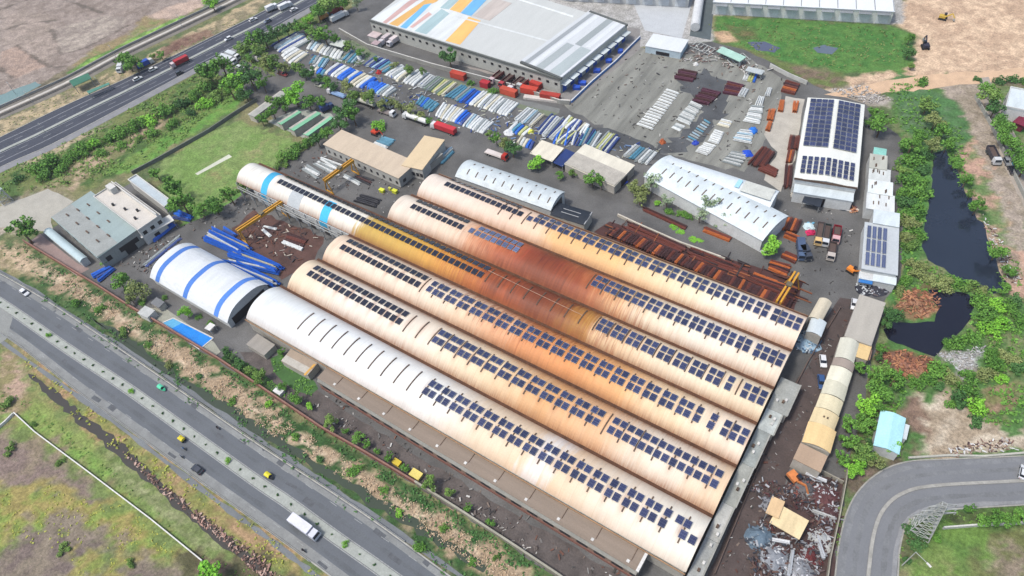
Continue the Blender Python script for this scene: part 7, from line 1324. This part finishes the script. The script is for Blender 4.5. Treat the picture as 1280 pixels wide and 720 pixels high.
grove('in the scrub along the highway', BU, 'mid', [(20, 222, 20), (45, 210, 26), (64, 202, 26), (84, 196, 24), (100, 188, 24), (118, 180, 24), (136, 172, 24), (152, 164, 24), (168, 156, 26), (186, 148, 24), (205, 140, 26), (224, 130, 24), (242, 120, 24), (256, 108, 26), (150, 180, 18), (190, 165, 18), (215, 155, 18), (236, 140, 20), (255, 128, 20), (272, 118, 20), (172, 172, 16), (128, 190, 16), (56, 220, 18), (76, 212, 18)])
grove('beside the canal at the highway verge', BT, 'mid', [(158, 76, 24), (168, 80, 20), (200, 68, 12), (264, 3, 16), (190, 70, 10)])
grove('at the upper corner of the green field', BT, 'dark', [(1138, 46, 16), (1136, 66, 14), (1140, 80, 12)])
grove('on the right verge behind the yellow framed building', BU, 'dark', [(1222, 98, 12), (1250, 100, 16), (1268, 98, 16), (1284, 100, 14), (1154, 100, 16)])
grove('around the pale huts by the swimming pool', BU, 'mid', [(160, 360, 14), (178, 378, 12), (262, 404, 10), (248, 396, 10), (205, 372, 10)])
grove('in the lower left field', BU, 'weed', [(75, 576, 14), (12, 560, 14), (78, 686, 14), (162, 704, 14), (40, 530, 12), (8, 504, 20)])
# median planting
for i, (p_, a) in enumerate(along(MP, 4.9)):
    big = i % 9 in (3,); c_ = 'bright' if big else 'dark'; s = .36 if big else random.uniform(.13, .22)
    if p_.x > 45: break
    r = pool(BU, c_, 0).put((p_.x+random.uniform(-.2, .2), p_.y, .2), random.uniform(0, 6), (s, s, s*1.3), '%s shrub from the left on the median, %s' % (ORD[i] if i < len(ORD) else 'number %d' % (i+1), 'larger and bright green' if big else 'small and dark'), 'shrubs along the main road median'); r['category'] = 'bush'
# rough growth: one object per kind of cover
def growth(name, leaf, polys, dens, s0, s1, hgt, per=5, path=None):
    P_ = []
    for poly in polys:
        w = np.array([W(*p) for p in poly]); ar = abs(sum(w[i][0]*w[(i+1) % len(w)][1]-w[(i+1) % len(w)][0]*w[i][1] for i in range(len(w))))/2; n_ = int(ar*dens*2.2)+5; lo, hi = w.min(0), w.max(0)
        ba = max(1., (hi[0]-lo[0])*(hi[1]-lo[1])); n_ = int(ba*dens); x = rng.uniform(lo[0], hi[0], n_); y = rng.uniform(lo[1], hi[1], n_); ins = np.zeros(n_, bool)
        for i in range(len(w)):
            a, b = w[i], w[(i+1) % len(w)]; ins ^= ((a[1] > y) != (b[1] > y)) & (x < (b[0]-a[0])*(y-a[1])/(b[1]-a[1]+1e-12)+a[0])
        keep = ins & (fbm(x, y, 6, 77)+rng.random(n_)*.5 > .12); P_.append(np.stack([x[keep], y[keep]], 1))
    P_ = np.concatenate(P_); n_ = len(P_); c_ = np.repeat(P_, per, 0)+rng.normal(size=(n_*per, 2))*.45*hgt; hh = np.repeat(hgt*(.4+.8*rng.random(n_)), per); z = hh*rng.random(n_*per)
    pos = np.concatenate([c_, z[:, None]], 1); m_ = len(pos); nr = rng.normal(size=(m_, 3)); nr[:, 2] = abs(nr[:, 2])+.7; nr /= np.linalg.norm(nr, axis=1)[:, None]; t_ = np.cross(nr, rng.normal(size=(m_, 3))); t_ /= np.linalg.norm(t_, axis=1)[:, None]; u = np.cross(nr, t_); s = (s0+(s1-s0)*rng.random(m_))[:, None]
    v = np.stack([pos-t_*s, pos-u*s*.6, pos+t_*s, pos+u*s*.6], 1).reshape(-1, 3); v[:, 2] = np.maximum(v[:, 2], .01)
    o = npmesh(name, v, np.arange(m_*4).reshape(-1, 4), LM[leaf]); o['kind'] = 'stuff'; return o
Sw = [(0, 306), (32, 308), (125, 364), (207, 414), (320, 485), (412, 543), (520, 609), (640, 686), (720, 740)]
growth('undergrowth', 'dark', [Sw+[(620, 740), (560, 722), (445, 645), (300, 548), (200, 478), (117, 422), (60, 384), (47, 350), (0, 320)]], .22, .2, .5, .8)
growth('reeds', 'dry', [[(40, 320), (75, 340), (110, 362), (170, 400), (235, 444), (300, 486), (380, 540), (470, 600), (560, 652), (660, 725), (640, 735), (540, 672), (470, 622), (400, 578), (350, 552), (250, 480), (190, 440), (120, 392), (70, 352)]], 1.0, .1, .3, .8, 8)
growth('undergrowth', 'dark', [[(125, 364), (207, 414), (320, 485), (412, 543), (520, 609), (640, 686), (700, 728), (680, 732), (560, 650), (470, 594), (380, 534), (300, 480), (235, 438), (170, 396), (120, 368)]], .5, .2, .5, .9)
growth('undergrowth', 'weed', [[(0, 218), (70, 184), (135, 152), (180, 128), (250, 92), (330, 50), (345, 90), (300, 126), (262, 142), (232, 172), (170, 206), (120, 230), (70, 235), (0, 245)]], .45, .25, .6, .9)
growth('undergrowth', 'mid', [[(338, 448), (352, 442), (386, 470), (398, 486), (388, 494), (366, 486), (345, 468)], [(280, 432), (300, 448), (335, 472), (360, 492), (350, 498), (318, 482), (280, 450)]], .8, .15, .4, .6)
growth('undergrowth', 'olive', [[(880, 30), (960, 26), (1050, 32), (1120, 40), (1142, 60), (1135, 80), (1050, 86), (1000, 80), (940, 64)]], .18, .2, .45, .5)
growth('undergrowth', 'mid', [[(1126, 182), (1164, 188), (1160, 245), (1150, 318), (1128, 350), (1124, 340)], [(1110, 440), (1064, 560), (1050, 582), (1100, 580), (1125, 560), (1125, 500), (1160, 485), (1200, 500), (1230, 535), (1280, 530), (1280, 380), (1240, 360), (1215, 370), (1214, 410), (1190, 440), (1232, 430), (1220, 470), (1160, 470), (1110, 460)], [(1112, 104), (1150, 100), (1198, 150), (1216, 240), (1198, 230), (1186, 190), (1140, 180), (1120, 150)], [(1150, 322), (1180, 340), (1216, 352), (1240, 372), (1200, 364), (1130, 362), (1120, 380), (1110, 372)]], .45, .25, .6, .9)
growth('undergrowth', 'yellow', [[(20, 440), (100, 500), (175, 555), (250, 610), (330, 668), (400, 720), (370, 730), (300, 676), (225, 622), (130, 550), (50, 484)]], .5, .15, .4, .6)
growth('undergrowth', 'weed', [[(0, 476), (60, 520), (150, 594), (240, 684), (400, 740), (300, 740), (250, 694), (190, 640), (120, 590), (20, 500), (0, 500)]], .4, .15, .35, .4)
growth('undergrowth', 'yellow', [[(0, 610), (60, 606), (110, 626), (160, 632), (224, 692), (150, 688), (60, 690), (0, 690)], [(90, 690), (170, 700), (150, 718), (90, 720)]], .35, .12, .3, .3)
growth('undergrowth', 'weed', [[(1180, 642), (1280, 636), (1280, 650), (1180, 656)], [(1124, 700), (1130, 660), (1140, 648), (1150, 690), (1140, 720)], [(1062, 600), (1052, 640), (1046, 700), (1042, 640), (1056, 590)]], .7, .15, .4, .5)
growth('undergrowth', 'olive', [[(0, 150), (90, 114), (160, 86), (300, 20), (320, 20), (165, 92), (82, 128), (0, 168)]], .3, .15, .35, .4)
growth('undergrowth', 'dark', [[(250, 78), (330, 46), (400, 20), (425, 48), (398, 54), (345, 60), (300, 72), (262, 88)], [(398, 74), (440, 52), (500, 88), (560, 100), (556, 110), (470, 84)]], .4, .2, .45, .8)
growth('undergrowth', 'weed', [[(1232, 380), (1290, 380), (1290, 530), (1240, 530), (1220, 480)], [(1228, 270), (1290, 350), (1290, 380), (1250, 360)]], .3, .2, .5, .7)

# ------------------------------------------------------------------ thin haze
if HAZE:
    hm = bpy.data.materials.new('haze'); hm.use_nodes = True; n = hm.node_tree.nodes; l = hm.node_tree.links; n.remove(n['Principled BSDF'])
    pv = n.new('ShaderNodeVolumePrincipled'); pv.inputs['Color'].default_value = (.92, .95, 1, 1); pv.inputs['Density'].default_value = HAZE; pv.inputs['Anisotropy'].default_value = .2
    l.new(pv.outputs[0], n['Material Output'].inputs['Volume'])
    o = MB().box(-6100, 6100, -6100, 6100, -1.2, HC+3).build('haze', hm); o['kind'] = 'stuff'
